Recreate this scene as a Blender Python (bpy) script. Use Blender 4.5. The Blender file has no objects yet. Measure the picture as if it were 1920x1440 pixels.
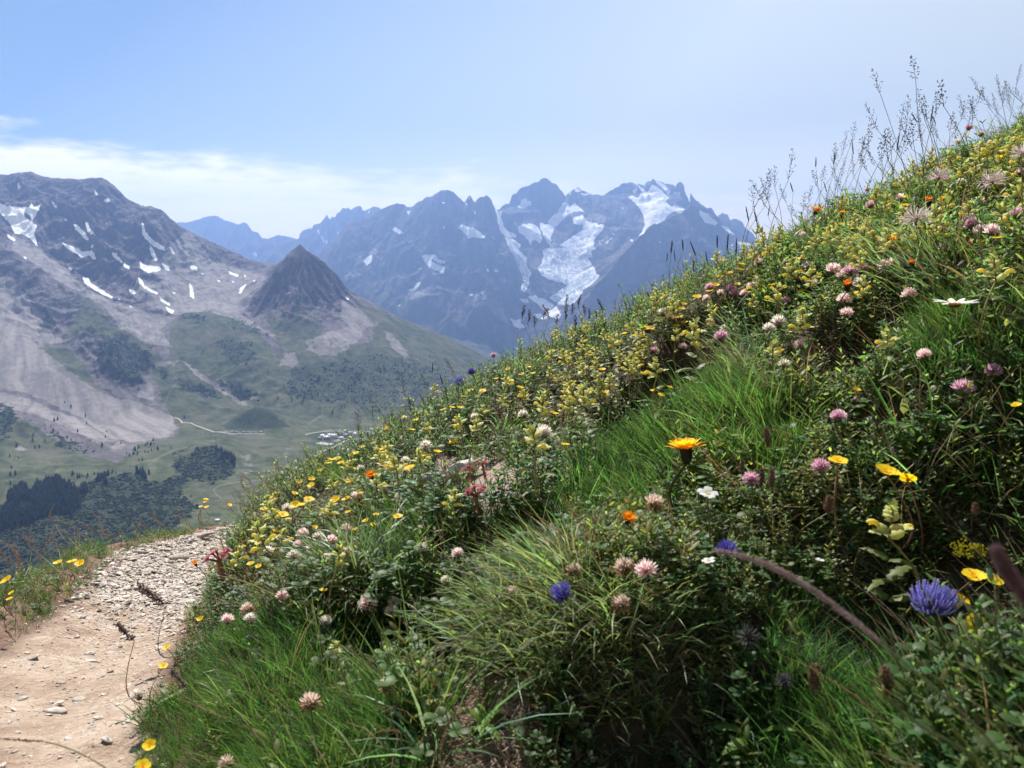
import bpy, math, random
import numpy as np
from mathutils import Vector, Matrix
from mathutils.geometry import delaunay_2d_cdt

# ---------------------------------------------------------------- camera, world, sun, exposure
SC = bpy.context.scene
COL = SC.collection
R = math.radians
PITCH = R(8.3)
FPX = 1440.0
cam = bpy.data.cameras.new('camera')
cam.lens = 27.0
cam.sensor_width = 36.0
cam.clip_start = 0.02
cam.clip_end = 80000
cam.dof.use_dof = True
cam.dof.focus_distance = 2.2
cam.dof.aperture_fstop = 13.0
cam_o = bpy.data.objects.new('camera', cam)
COL.objects.link(cam_o)
cam_o.location = (0, 0, 0)
cam_o.rotation_euler = (R(90) - PITCH, 0, 0)
SC.camera = cam_o

SUN_EL, SUN_AZ = R(50), R(-20)          # azimuth from the view axis, negative = left
world = bpy.data.worlds.new('World')
SC.world = world
world.use_nodes = True
nt = world.node_tree
nt.nodes.clear()
def N(tree, kind, **kw):
    n = tree.nodes.new(kind)
    for k, v in kw.items():
        if k == 'inp':
            for i, val in v.items():
                n.inputs[i].default_value = val
        else:
            setattr(n, k, v)
    return n
def L(tree, a, b):
    tree.links.new(a, b)
def mth(tree, op, a, b=None, c=None, clamp=False):
    n = tree.nodes.new('ShaderNodeMath'); n.operation = op; n.use_clamp = clamp
    for i, v in enumerate((a, b, c)):
        if v is None: continue
        if isinstance(v, (int, float)): n.inputs[i].default_value = v
        else: tree.links.new(v, n.inputs[i])
    return n.outputs[0]
def maprange(tree, v, a, b, c=0.0, d=1.0, smooth=True):
    n = tree.nodes.new('ShaderNodeMapRange')
    n.interpolation_type = 'SMOOTHSTEP' if smooth else 'LINEAR'
    n.clamp = True
    for i, x in zip((1, 2, 3, 4), (a, b, c, d)): n.inputs[i].default_value = x
    tree.links.new(v, n.inputs[0])
    return n.outputs[0]
def mixc(tree, f, a, b, blend='MIX'):
    n = tree.nodes.new('ShaderNodeMix'); n.data_type = 'RGBA'; n.blend_type = blend
    for s, v in ((n.inputs[0], f), (n.inputs[6], a), (n.inputs[7], b)):
        if isinstance(v, (int, float)): s.default_value = v
        elif isinstance(v, (tuple, list)): s.default_value = (*v[:3], 1)
        else: tree.links.new(v, s)
    return n.outputs[2]
sky = N(nt, 'ShaderNodeTexSky', sky_type='NISHITA', sun_disc=False)
sky.sun_elevation = SUN_EL
sky.sun_rotation = SUN_AZ
sky.altitude = 2500
sky.air_density = 1.0
sky.dust_density = 0.25
sky.ozone_density = 3.0
tc = N(nt, 'ShaderNodeTexCoord')
sep = N(nt, 'ShaderNodeSeparateXYZ'); L(nt, tc.outputs['Generated'], sep.inputs[0])
X, Y, Z = sep.outputs
az = mth(nt, 'ARCTAN2', X, Y)
hyp = mth(nt, 'SQRT', mth(nt, 'ADD', mth(nt, 'MULTIPLY', X, X), mth(nt, 'MULTIPLY', Y, Y)))
el = mth(nt, 'ARCTAN2', Z, hyp)
comb = N(nt, 'ShaderNodeCombineXYZ')
L(nt, mth(nt, 'MULTIPLY', az, 3.2), comb.inputs[0]); L(nt, mth(nt, 'MULTIPLY', el, 14.0), comb.inputs[1])
comb.inputs[2].default_value = 3.7
ns = N(nt, 'ShaderNodeTexNoise', inp={'Scale': 1.6, 'Detail': 7, 'Roughness': 0.52, 'Distortion': 0.35}); L(nt, comb.outputs[0], ns.inputs['Vector'])
ns2 = N(nt, 'ShaderNodeTexNoise', inp={'Scale': 5.5, 'Detail': 5, 'Roughness': 0.6}); L(nt, comb.outputs[0], ns2.inputs['Vector'])
# upper edge of the cirrus bank falls from 10 deg at the left of the frame towards the right
edge = mth(nt, 'MULTIPLY_ADD', az, R(-2.2) / R(30), R(6.2))
edge = mth(nt, 'ADD', edge, mth(nt, 'MULTIPLY', mth(nt, 'SUBTRACT', ns.outputs[0], 0.5), R(5.0)))
edge = mth(nt, 'ADD', edge, mth(nt, 'MULTIPLY', mth(nt, 'SUBTRACT', ns2.outputs[0], 0.5), R(3.4)))
cm = maprange(nt, mth(nt, 'SUBTRACT', edge, el), R(-0.6), R(1.8))
strg = maprange(nt, az, R(-34), R(26), 1.0, 0.85)
cm = mth(nt, 'MULTIPLY', cm, strg)
cm = mth(nt, 'MULTIPLY', cm, maprange(nt, ns2.outputs[0], 0.25, 0.55, 0.66, 1.0))
CLOUDV = 10.5
hazy = mth(nt, 'ADD', mth(nt, 'MULTIPLY_ADD', el, -0.03 / R(1), 1.10), mth(nt, 'MULTIPLY', az, 0.025 / R(1)), clamp=True)
hazy = mth(nt, 'MULTIPLY', hazy, maprange(nt, el, R(60), R(22), 0.0, 1.0))
hcol = mixc(nt, maprange(nt, el, R(11), R(4)), (4.5, 4.9, 4.8), (8.8, 8.3, 6.2))
skyc = mixc(nt, hazy, mixc(nt, 1.0, sky.outputs[0], (0.40, 0.41, 0.36), 'MULTIPLY'), hcol)
cc = mixc(nt, cm, skyc, (CLOUDV * 1.08, CLOUDV * 0.92, CLOUDV * 0.62))
bg = N(nt, 'ShaderNodeBackground', inp={'Strength': 0.088})
L(nt, cc, bg.inputs['Color'])
wo = N(nt, 'ShaderNodeOutputWorld'); L(nt, bg.outputs[0], wo.inputs['Surface'])

sun = bpy.data.lights.new('sun', 'SUN')
sun.energy = 5.0
sun.angle = R(0.53)
sun.color = (1.0, 0.95, 0.87)
sun_o = bpy.data.objects.new('sun', sun); COL.objects.link(sun_o)
sd = Vector((math.sin(SUN_AZ) * math.cos(SUN_EL), math.cos(SUN_AZ) * math.cos(SUN_EL), math.sin(SUN_EL)))
sun_o.rotation_euler = sd.to_track_quat('Z', 'Y').to_euler()
sun_o.location = (0, 0, 50)

SC.view_settings.view_transform = 'Standard'
SC.view_settings.look = 'None'
SC.view_settings.exposure = 0.96
SC.view_settings.gamma = 1.0
SC.render.engine = 'CYCLES'
SC.cycles.use_denoising = True
SC.cycles.max_bounces = 6
SC.cycles.diffuse_bounces = 3
SC.cycles.glossy_bounces = 2
SC.cycles.transmission_bounces = 4
SC.cycles.transparent_max_bounces = 6
SC.cycles.volume_bounces = 0
SC.cycles.use_adaptive_sampling = True
SC.cycles.adaptive_threshold = 0.02
SC.cycles.caustics_reflective = False
SC.cycles.caustics_refractive = False

# ---------------------------------------------------------------- helpers
cp_, sp_ = math.cos(PITCH), math.sin(PITCH)
def ray(px, py):
    """direction through a photo pixel, scaled so that y == 1"""
    a = (np.asarray(px, float) - 960.0) / FPX
    b = (720.0 - np.asarray(py, float)) / FPX
    y = cp_ + b * sp_
    z = -sp_ + b * cp_
    return a / y, z / y                     # tan azimuth, z per unit y
def project(x, y, z):
    yc = y * cp_ - z * sp_
    zc = y * sp_ + z * cp_
    return 960 + FPX * x / yc, 720 - FPX * zc / yc

_rng = np.random.RandomState(7)
_perm = np.concatenate([_rng.permutation(256)] * 3)
_ga = _rng.rand(256) * 2 * np.pi
_gx, _gy = np.cos(_ga), np.sin(_ga)
def perlin(x, y):
    xi = np.floor(x).astype(np.int64); yi = np.floor(y).astype(np.int64)
    fx = x - xi; fy = y - yi
    xi &= 255; yi &= 255
    u = fx * fx * fx * (fx * (fx * 6 - 15) + 10); v = fy * fy * fy * (fy * (fy * 6 - 15) + 10)
    def g(ix, iy, dx, dy):
        h = _perm[_perm[ix & 255] + (iy & 255)]
        return _gx[h] * dx + _gy[h] * dy
    a = g(xi, yi, fx, fy); b = g(xi + 1, yi, fx - 1, fy)
    c = g(xi, yi + 1, fx, fy - 1); d = g(xi + 1, yi + 1, fx - 1, fy - 1)
    return (a * (1 - u) + b * u) * (1 - v) + (c * (1 - u) + d * u) * v
def fbm(x, y, oct=5, gain=0.5, lac=2.03, seed=0.0):
    s = np.zeros(np.broadcast(x, y).shape); a = 1.0; f = 1.0
    for i in range(oct):
        s += a * perlin(x * f + seed + 17.3 * i, y * f - seed * 1.7 + 9.1 * i); a *= gain; f *= lac
    return s
def ridged(x, y, oct=5, gain=0.5, lac=2.07, seed=0.0):
    s = np.zeros(np.broadcast(x, y).shape); a = 1.0; f = 1.0; w = 1.0
    for i in range(oct):
        n = 1 - np.abs(perlin(x * f + seed + 31.7 * i, y * f + seed * 0.6 + 5.3 * i)) * 2.0
        n = n * n * w; w = np.clip(n * 1.6, 0, 1)
        s += a * n; a *= gain; f *= lac
    return s - 0.9

def mesh_np(name, verts, faces, mat=None, parent=None, smooth=False, link=True, mats=None, matidx=None):
    """verts (n,3); faces (m,k) array with constant k, or a list of such arrays"""
    me = bpy.data.meshes.new(name)
    if not isinstance(faces, (list, tuple)): faces = [faces]
    faces = [f for f in faces if len(f)]
    me.vertices.add(len(verts))
    me.vertices.foreach_set('co', np.ascontiguousarray(verts, np.float32).ravel())
    nl = sum(f.size for f in faces); nf = sum(len(f) for f in faces)
    me.loops.add(nl)
    me.loops.foreach_set('vertex_index', np.concatenate([f.ravel() for f in faces]).astype(np.int32))
    me.polygons.add(nf)
    tot = np.concatenate([np.full(len(f), f.shape[1]) for f in faces])
    me.polygons.foreach_set('loop_start', np.concatenate([[0], np.cumsum(tot)[:-1]]).astype(np.int32))
    me.polygons.foreach_set('loop_total', tot.astype(np.int32))
    if smooth: me.polygons.foreach_set('use_smooth', np.ones(nf, bool))
    if matidx is not None: me.polygons.foreach_set('material_index', np.asarray(matidx, np.int32))
    me.update(calc_edges=True)
    for m in (mats or ([mat] if mat else [])): me.materials.append(m)
    ob = bpy.data.objects.new(name, me)
    if link: COL.objects.link(ob)
    if parent: ob.parent = parent
    return ob
def vattr(ob, name, arr, kind='FLOAT_COLOR'):
    at = ob.data.attributes.new(name, kind, 'POINT')
    if kind == 'FLOAT_COLOR': at.data.foreach_set('color', np.ascontiguousarray(arr, np.float32).ravel())
    else: at.data.foreach_set('value', np.ascontiguousarray(arr, np.float32).ravel())
def tag(o, label=None, cat=None, group=None, kind=None):
    if label: o['label'] = label
    if cat: o['category'] = cat
    if group: o['group'] = group
    if kind: o['kind'] = kind
    return o
def new_mat(name):
    m = bpy.data.materials.new(name); m.use_nodes = True
    m.node_tree.nodes.clear()
    return m, m.node_tree
def attr(t, name, out='Color'):
    n = t.nodes.new('ShaderNodeAttribute'); n.attribute_name = name
    return n.outputs[out]
def noise(t, scale, detail=4, rough=0.55, vec=None, dist=0.0):
    n = N(t, 'ShaderNodeTexNoise', inp={'Scale': scale, 'Detail': detail, 'Roughness': rough, 'Distortion': dist})
    if vec is None:
        g = t.nodes.new('ShaderNodeNewGeometry'); vec = g.outputs['Position']
    L(t, vec, n.inputs['Vector'])
    return n.outputs[0]

def poly_mask(px, py, poly, soft=2.0):
    """1 inside, 0 outside, soft edge (pixels); px, py may be warped"""
    P = np.asarray(poly, float)
    out = np.zeros(px.shape)
    x0, y0 = P.min(0) - soft * 2; x1, y1 = P.max(0) + soft * 2
    sel = np.nonzero((px > x0) & (px < x1) & (py > y0) & (py < y1))
    if len(sel[0]) == 0: return out
    x = px[sel]; y = py[sel]
    ins = np.zeros(x.shape, bool); d2 = np.full(x.shape, 1e9)
    for i in range(len(P)):
        ax, ay = P[i]; bx, by = P[(i + 1) % len(P)]
        if ay != by:
            c = ((ay > y) != (by > y)) & (x < (bx - ax) * (y - ay) / (by - ay) + ax)
            ins ^= c
        ex, ey = bx - ax, by - ay; l2 = ex * ex + ey * ey + 1e-9
        tt = np.clip(((x - ax) * ex + (y - ay) * ey) / l2, 0, 1)
        d2 = np.minimum(d2, (x - ax - tt * ex) ** 2 + (y - ay - tt * ey) ** 2)
    sd_ = np.sqrt(d2) * np.where(ins, 1, -1)
    v = np.clip(0.5 + sd_ / (2 * soft), 0, 1)
    out[sel] = v * v * (3 - 2 * v)
    return out
def C1(pts): return [(x / 2.6667, 280 + y / 2.6667) for x, y in pts]       # crop of the left mountain
def C3(pts): return [(560 + x / 4.8, 320 + y / 4.8) for x, y in pts]       # crop of the middle massif
def C4(pts): return [(900 + x / 4.8, 320 + y / 4.8) for x, y in pts]       # crop of the glacier
def C2(pts): return [(x / 4.8, 700 + y / 4.8) for x, y in pts]             # crop of the valley floor
def CR(pts): return [(1200 + x / 2.6667, 100 + y / 2.6667) for x, y in pts]

def tin_grid(ctrl, tg, dg, lines=()):
    """ctrl: (t, D, z, amp). Linear interpolation over a Delaunay net in (t, D) space, sampled on the grid tg x dg"""
    P = np.array(ctrl, float); S = 5.0                 # scale so that triangles are well shaped (km vs tan)
    pts = [Vector((p[0] * S, p[1])) for p in P]
    v, e, f, ov, oe, of = delaunay_2d_cdt(pts, list(lines), [], 0, 1e-6)
    vals = []
    for i, o in enumerate(ov):
        if o: vals.append(P[o[0], 2:])
        else:
            q = np.array([v[i].x / S, v[i].y]); w = 1 / (((P[:, :2] - q) ** 2).sum(1) + 1e-6); w[w < w.max() * 0.2] = 0
            vals.append((P[:, 2:] * w[:, None]).sum(0) / w.sum())
    vals = np.array(vals)
    out = np.zeros((len(dg), len(tg), P.shape[1] - 2)); cov = np.zeros((len(dg), len(tg)), bool)
    for tri in f:
        for k in range(1, len(tri) - 1):
            ii = (tri[0], tri[k], tri[k + 1])
            a, b, c = [np.array((v[i].x / S, v[i].y)) for i in ii]
            c0 = np.searchsorted(tg, min(a[0], b[0], c[0])); c1 = np.searchsorted(tg, max(a[0], b[0], c[0]), 'right')
            r0 = np.searchsorted(dg, min(a[1], b[1], c[1])); r1 = np.searchsorted(dg, max(a[1], b[1], c[1]), 'right')
            if c0 >= c1 or r0 >= r1: continue
            T, D = np.meshgrid(tg[c0:c1], dg[r0:r1])
            den = (b[1] - c[1]) * (a[0] - c[0]) + (c[0] - b[0]) * (a[1] - c[1])
            if abs(den) < 1e-12: continue
            w0 = ((b[1] - c[1]) * (T - c[0]) + (c[0] - b[0]) * (D - c[1])) / den
            w1 = ((c[1] - a[1]) * (T - c[0]) + (a[0] - c[0]) * (D - c[1])) / den
            w2 = 1 - w0 - w1
            m = (w0 >= -1e-6) & (w1 >= -1e-6) & (w2 >= -1e-6)
            val = w0[..., None] * vals[ii[0]] + w1[..., None] * vals[ii[1]] + w2[..., None] * vals[ii[2]]
            out[r0:r1, c0:c1][m] = val[m]; cov[r0:r1, c0:c1] |= m
    return out, cov
def blur(a, n):
    for _ in range(n):
        b = np.pad(a, 1, mode='edge')
        a = (b[1:-1, 1:-1] * 4 + (b[:-2, 1:-1] + b[2:, 1:-1] + b[1:-1, :-2] + b[1:-1, 2:]) * 2 + b[:-2, :-2] + b[:-2, 2:] + b[2:, :-2] + b[2:, 2:]) / 16
    return a
def bilin(a, rows, cols):
    r0 = np.clip(rows.astype(int), 0, a.shape[0] - 2); c0 = np.clip(cols.astype(int), 0, a.shape[1] - 2)
    fr = (rows - r0)[:, None]; fc = (cols - c0)[None, :]
    A = a[r0][:, c0]; B = a[r0][:, c0 + 1]; Cc = a[r0 + 1][:, c0]; Dd = a[r0 + 1][:, c0 + 1]
    return (A * (1 - fc) + B * fc) * (1 - fr) + (Cc * (1 - fc) + Dd * fc) * fr
def grid_faces(nr, nc):
    i = np.arange(nr * nc).reshape(nr, nc)
    return np.stack([i[:-1, :-1], i[:-1, 1:], i[1:, 1:], i[1:, :-1]], -1).reshape(-1, 4)
def P_(px, py, D, amp=10.0):
    t, s = ray(px, py); return (float(t), D, float(s) * D * 1000, amp)
def Q_(px, D, z, amp=10.0):
    t, _ = ray(px, 510); return (float(t), D, z, amp)
# ---------------------------------------------------------------- far terrain: valley with the left mountain, the cone, the hills
ctrl = []; lines = []
def line(pts, closed=False):
    i0 = len(ctrl); ctrl.extend(pts)
    lines.extend((i0 + k, i0 + k + 1) for k in range(len(pts) - 1))
line([P_(*p) for p in [(-170, 335, 4.5, 22), (-60, 322, 4.5, 22), (0, 326, 4.5, 20), (40, 321, 4.5, 18), (60, 318, 4.5, 16), (72, 325, 4.5, 14), (100, 332, 4.5, 14), (140, 334, 4.5, 14), (170, 331, 4.48, 12), (194, 330, 4.47, 12), (215, 345, 4.48, 16), (240, 371, 4.5, 18), (262, 380, 4.5, 18), (285, 382, 4.5, 18), (310, 398, 4.5, 18), (330, 415, 4.5, 16), (350, 430, 4.52, 16), (400, 453, 4.55, 14), (440, 472, 4.57, 14), (480, 489, 4.6, 12), (514, 493, 4.62, 10)]])
line([P_(*p) for p in [(514, 493, 4.62, 8), (525, 500, 4.3, 8), (540, 478, 4.02, 8), (562, 457, 3.97, 6)]])
line([P_(*p) for p in [(562, 457, 3.97, 6), (585, 472, 3.97, 10), (605, 488, 3.97, 14), (630, 513, 3.97, 14), (652, 542, 3.98, 8), (690, 562, 4.0, 5), (730, 583, 4.03, 5), (780, 606, 4.06, 5), (840, 632, 4.1, 5), (900, 662, 4.15, 5), (1000, 712, 4.2, 5), (1250, 800, 4.2, 5)]])
line([P_(*p) for p in [(562, 457, 3.97, 6), (562, 490, 3.88, 24), (566, 540, 3.74, 28), (572, 590, 3.58, 14), (580, 640, 3.38, 8)]])
line([P_(*p) for p in [(540, 475, 3.95, 12), (520, 502, 3.9, 14), (500, 530, 3.84, 14), (482, 562, 3.77, 12), (470, 588, 3.7, 8)]])
line([P_(*p) for p in [(-170, 440, 3.8, 10), (0, 466, 3.72, 12), (40, 488, 3.66, 12), (90, 523, 3.56, 12), (130, 556, 3.47, 12), (170, 584, 3.4, 12), (213, 606, 3.33, 12), (250, 636, 3.25, 12), (290, 664, 3.15, 8), (318, 700, 3.02, 6)]])
for p in [(-170, 420, 4.15, 30), (0, 405, 4.15, 30), (60, 392, 4.2, 30), (130, 400, 4.2, 34), (200, 400, 4.22, 36), (250, 420, 4.2, 34), (310, 450, 4.2, 30), (345, 480, 4.25, 26), (400, 490, 4.35, 14), (440, 500, 4.4, 14), (480, 508, 4.42, 14),
          (70, 460, 3.93, 14), (120, 455, 4.0, 30), (170, 470, 3.98, 30), (215, 500, 3.9, 30), (260, 480, 4.05, 30), (290, 505, 3.97, 12), (345, 510, 4.12, 14),
          (150, 515, 3.86, 26), (200, 520, 3.82, 30), (250, 528, 3.78, 30), (300, 540, 3.76, 24), (170, 552, 3.6, 18), (215, 562, 3.57, 20), (270, 556, 3.62, 18), (305, 562, 3.7, 8),
          (380, 520, 4.08, 6), (450, 520, 4.22, 8), (485, 530, 4.22, 8), (330, 580, 3.66, 5), (400, 562, 3.82, 5), (440, 570, 3.78, 5), (352, 545, 3.92, 5),
          (-170, 470, 3.9, 8), (40, 463, 3.87, 5), (100, 508, 3.72, 4), (180, 558, 3.53, 3), (250, 598, 3.42, 3), (310, 632, 3.32, 3), (325, 655, 3.22, 3), (330, 605, 3.5, 4),
          (-170, 560, 3.4, 16), (0, 530, 3.5, 32), (60, 575, 3.38, 32), (90, 600, 3.3, 28), (130, 620, 3.22, 24), (200, 672, 3.03, 26), (240, 705, 2.93, 22), (275, 742, 2.85, 10), (150, 660, 3.05, 12),
          (-170, 600, 3.2, 3), (0, 600, 3.18, 4), (0, 690, 2.8, 3), (60, 645, 3.05, 3), (100, 695, 2.87, 3), (150, 728, 2.8, 3), (250, 768, 2.76, 3), (330, 792, 2.68, 2), (325, 810, 2.58, 2), (200, 800, 2.6, 3), (100, 770, 2.63, 4), (0, 742, 2.62, 5), (-170, 720, 2.65, 5),
          (0, 786, 2.42, 12), (-170, 780, 2.42, 12), (40, 800, 2.36, 14), (60, 834, 2.24, 8), (120, 852, 2.18, 6), (205, 846, 2.24, 5), (262, 822, 2.42, 3), (150, 815, 2.4, 10), (90, 800, 2.45, 10),
          (0, 872, 2.0, 3), (-170, 880, 2.0, 3), (150, 882, 2.0, 2), (300, 858, 2.12, 2), (330, 822, 2.42, 2), (250, 852, 2.18, 2),
          (0, 915, 1.85, 3), (-170, 920, 1.85, 3), (100, 905, 1.88, 3), (200, 900, 1.9, 3), (270, 890, 1.94, 3),
          (0, 1000, 1.6, 5), (-170, 1000, 1.6, 5), (100, 1000, 1.56, 5), (200, 980, 1.62, 5), (300, 945, 1.74, 5), (300, 1000, 1.5, 5), (400, 1000, 1.45, 4), (0, 1120, 1.33, 4), (400, 1090, 1.2, 4), (-170, 1120, 1.33, 4),
          (450, 900, 1.93, 3), (560, 880, 2.06, 3), (420, 950, 1.7, 3), (560, 940, 1.76, 3), (640, 880, 2.1, 3), (700, 845, 2.3, 2), (1250, 900, 2.1, 3), (1250, 1000, 1.5, 3), (700, 1000, 1.5, 3),
          (345, 795, 2.64, 1), (400, 812, 2.5, 1), (500, 815, 2.48, 1), (590, 820, 2.45, 1), (680, 822, 2.43, 1), (650, 836, 2.36, 1), (580, 850, 2.26, 2), (480, 850, 2.24, 2),
          (478, 762, 2.63, 2), (462, 768, 2.62, 2), (500, 766, 2.62, 2), (432, 792, 2.59, 2), (530, 788, 2.6, 2), (405, 806, 2.53, 1), (478, 806, 2.52, 1), (560, 802, 2.58, 1), (400, 793, 2.66, 1),
          (352, 842, 2.18, 2), (375, 831, 2.2, 2), (405, 836, 2.18, 2), (330, 852, 2.13, 2), (438, 868, 2.1, 2), (322, 878, 2.03, 2), (360, 903, 1.92, 2), (410, 905, 1.92, 2),
          (450, 752, 2.93, 4), (360, 780, 2.72, 2), (560, 775, 2.8, 3), (650, 788, 2.72, 3), (750, 785, 2.75, 3), (850, 780, 2.78, 3), (1250, 850, 2.6, 3),
          (340, 740, 2.9, 8), (400, 722, 3.0, 10), (300, 705, 3.04, 5), (420, 692, 3.1, 10), (480, 712, 3.05, 10), (530, 722, 3.0, 8), (560, 742, 2.93, 6), (460, 735, 2.97, 6),
          (355, 600, 3.46, 5), (390, 588, 3.52, 5), (370, 640, 3.3, 6), (430, 640, 3.3, 8), (480, 680, 3.16, 8), (330, 668, 3.17, 5), (520, 662, 3.27, 6), (430, 605, 3.46, 5),
          (470, 622, 3.47, 4), (500, 650, 3.32, 4), (445, 585, 3.66, 4), (520, 610, 3.52, 14), (540, 560, 3.68, 28), (520, 560, 3.74, 24), (600, 560, 3.72, 28), (590, 520, 3.84, 26), (625, 570, 3.75, 22), (610, 610, 3.52, 8),
          (620, 625, 3.44, 4), (660, 600, 3.66, 4), (700, 640, 3.52, 5), (620, 682, 3.2, 6), (700, 702, 3.17, 6), (780, 702, 3.27, 6), (800, 742, 3.03, 5), (900, 742, 3.12, 5), (650, 732, 3.0, 6), (960, 745, 3.2, 5), (1100, 800, 3.1, 5), (700, 750, 2.92, 5), (760, 650, 3.62, 5), (860, 690, 3.6, 5)]:
    ctrl.append(P_(*p))
for q in [(400, 2.4, -526), (375, 2.36, -524), (478, 2.86, -503), (440, 2.8, -506), (520, 2.8, -505), (562, 4.35, -60, 8), (620, 4.3, -130, 8), (700, 4.6, -480, 8), (850, 4.7, -650, 8), (1000, 4.8, -700), (1250, 4.8, -900),
          (-170, 5.5, 200, 20), (0, 5.5, 230, 20), (200, 5.5, 250, 20), (350, 5.5, -50, 10), (450, 5.5, -200), (562, 5.5, -600), (800, 5.5, -800), (1250, 5.5, -950),
          (-170, 0.85, -545, 4), (200, 0.85, -545, 4), (500, 0.85, -560, 4), (800, 0.85, -560, 4), (1250, 0.85, -560, 4), (0, 5.0, 380, 20), (200, 5.0, 360, 20), (60, 4.75, 500, 20), (340, 4.9, 60, 10), (-170, 4.8, 450, 20)]:
    ctrl.append(Q_(*q))
# the land goes on beyond both edges of the view
_te = [float(ray(1250, 510)[0]), float(ray(-170, 510)[0])]
for c in list(ctrl):
    if abs(c[0] - _te[0]) < .012: ctrl.append((.68, c[1], c[2], c[3]))
    if abs(c[0] - _te[1]) < .03: ctrl.append((-1.2, c[1], c[2], c[3]))
T0, T1 = -1.12, 0.62
cg = np.linspace(T0, T1, 560); rg = np.linspace(0.9, 5.45, 380)
base, cov = tin_grid(ctrl, cg, rg, lines)
zb = blur(base[..., 0], 1); am = blur(base[..., 1], 5)
NC, NR = 1400, 640
tg = np.linspace(T0, T1, NC); dg = 0.9 + (5.45 - 0.9) * np.linspace(0, 1, NR)
rr = np.linspace(0, 379, NR); ccx = np.linspace(0, 559, NC)
Zm = blur(bilin(zb, rr, ccx), 3); Am = bilin(am, rr, ccx)
crest_t = np.array([c[0] for c in ctrl[:21]]); crest_d = np.array([c[1] for c in ctrl[:21]])
TT, DD = np.meshgrid(tg, dg)
XX = TT * DD * 1000; YY = DD * 1000
# ribs that run down the faces, gullies, small roughness
wx = fbm(XX / 260, YY / 260, 3, seed=3) * 60; wy = fbm(XX / 260, YY / 260, 3, seed=8) * 60
ca, sa = math.cos(R(-52)), math.sin(R(-52))
u1 = (XX + wx) * ca + (YY + wy) * sa; u2 = -(XX + wx) * sa + (YY + wy) * ca
ribs = ridged(u1 / 520, u2 / 150, 5, 0.55, seed=2.0)
iso = ridged((XX + wx) / 190, (YY + wy) / 190, 5, 0.52, seed=5.5)
# the cone: ribs radiate from its summit
ct, cs_ = ray(562, 457); cx0, cy0 = float(ct) * 3970, 3970.0
ang = np.arctan2(XX - cx0, -(YY - cy0)); rad = np.hypot(XX - cx0, YY - cy0)
cone_r = ridged(ang * 3.2 + fbm(XX / 120, YY / 120, 2) * 0.5, rad / 420, 4, 0.55, seed=11)
wc = np.clip(1.25 - rad / 560, 0, 1)
rel = np.where(Am > 7, ribs * 0.75 + iso * 0.55, iso * 0.5 + ribs * 0.3)
rel = rel * (1 - wc) + (cone_r * 0.8 + iso * 0.35) * wc
taper = np.clip(rad / 70, 0.25, 1)
ctp = np.clip(np.abs(DD - np.interp(TT, crest_t, crest_d)) * 1000 / 110, .35, 1); ctp = np.where(TT < crest_t[-1], ctp, 1.0)
Zm = Zm + rel * Am * 1.35 * taper * ctp + fbm(XX / 26, YY / 26, 4, 0.6, seed=1.1) * np.clip(Am * 0.32, 0.4, 8)
# keep the two summit lines where the photograph shows them
_, cs0 = ray(562, 457); zs = float(cs0) * 3970; Zm = np.where(rad < 75, np.maximum(Zm, zs - 1.0 * rad), Zm)
PX, PY = project(XX, YY, Zm)
verts = np.stack([XX, YY, Zm], -1).reshape(-1, 3)
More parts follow.
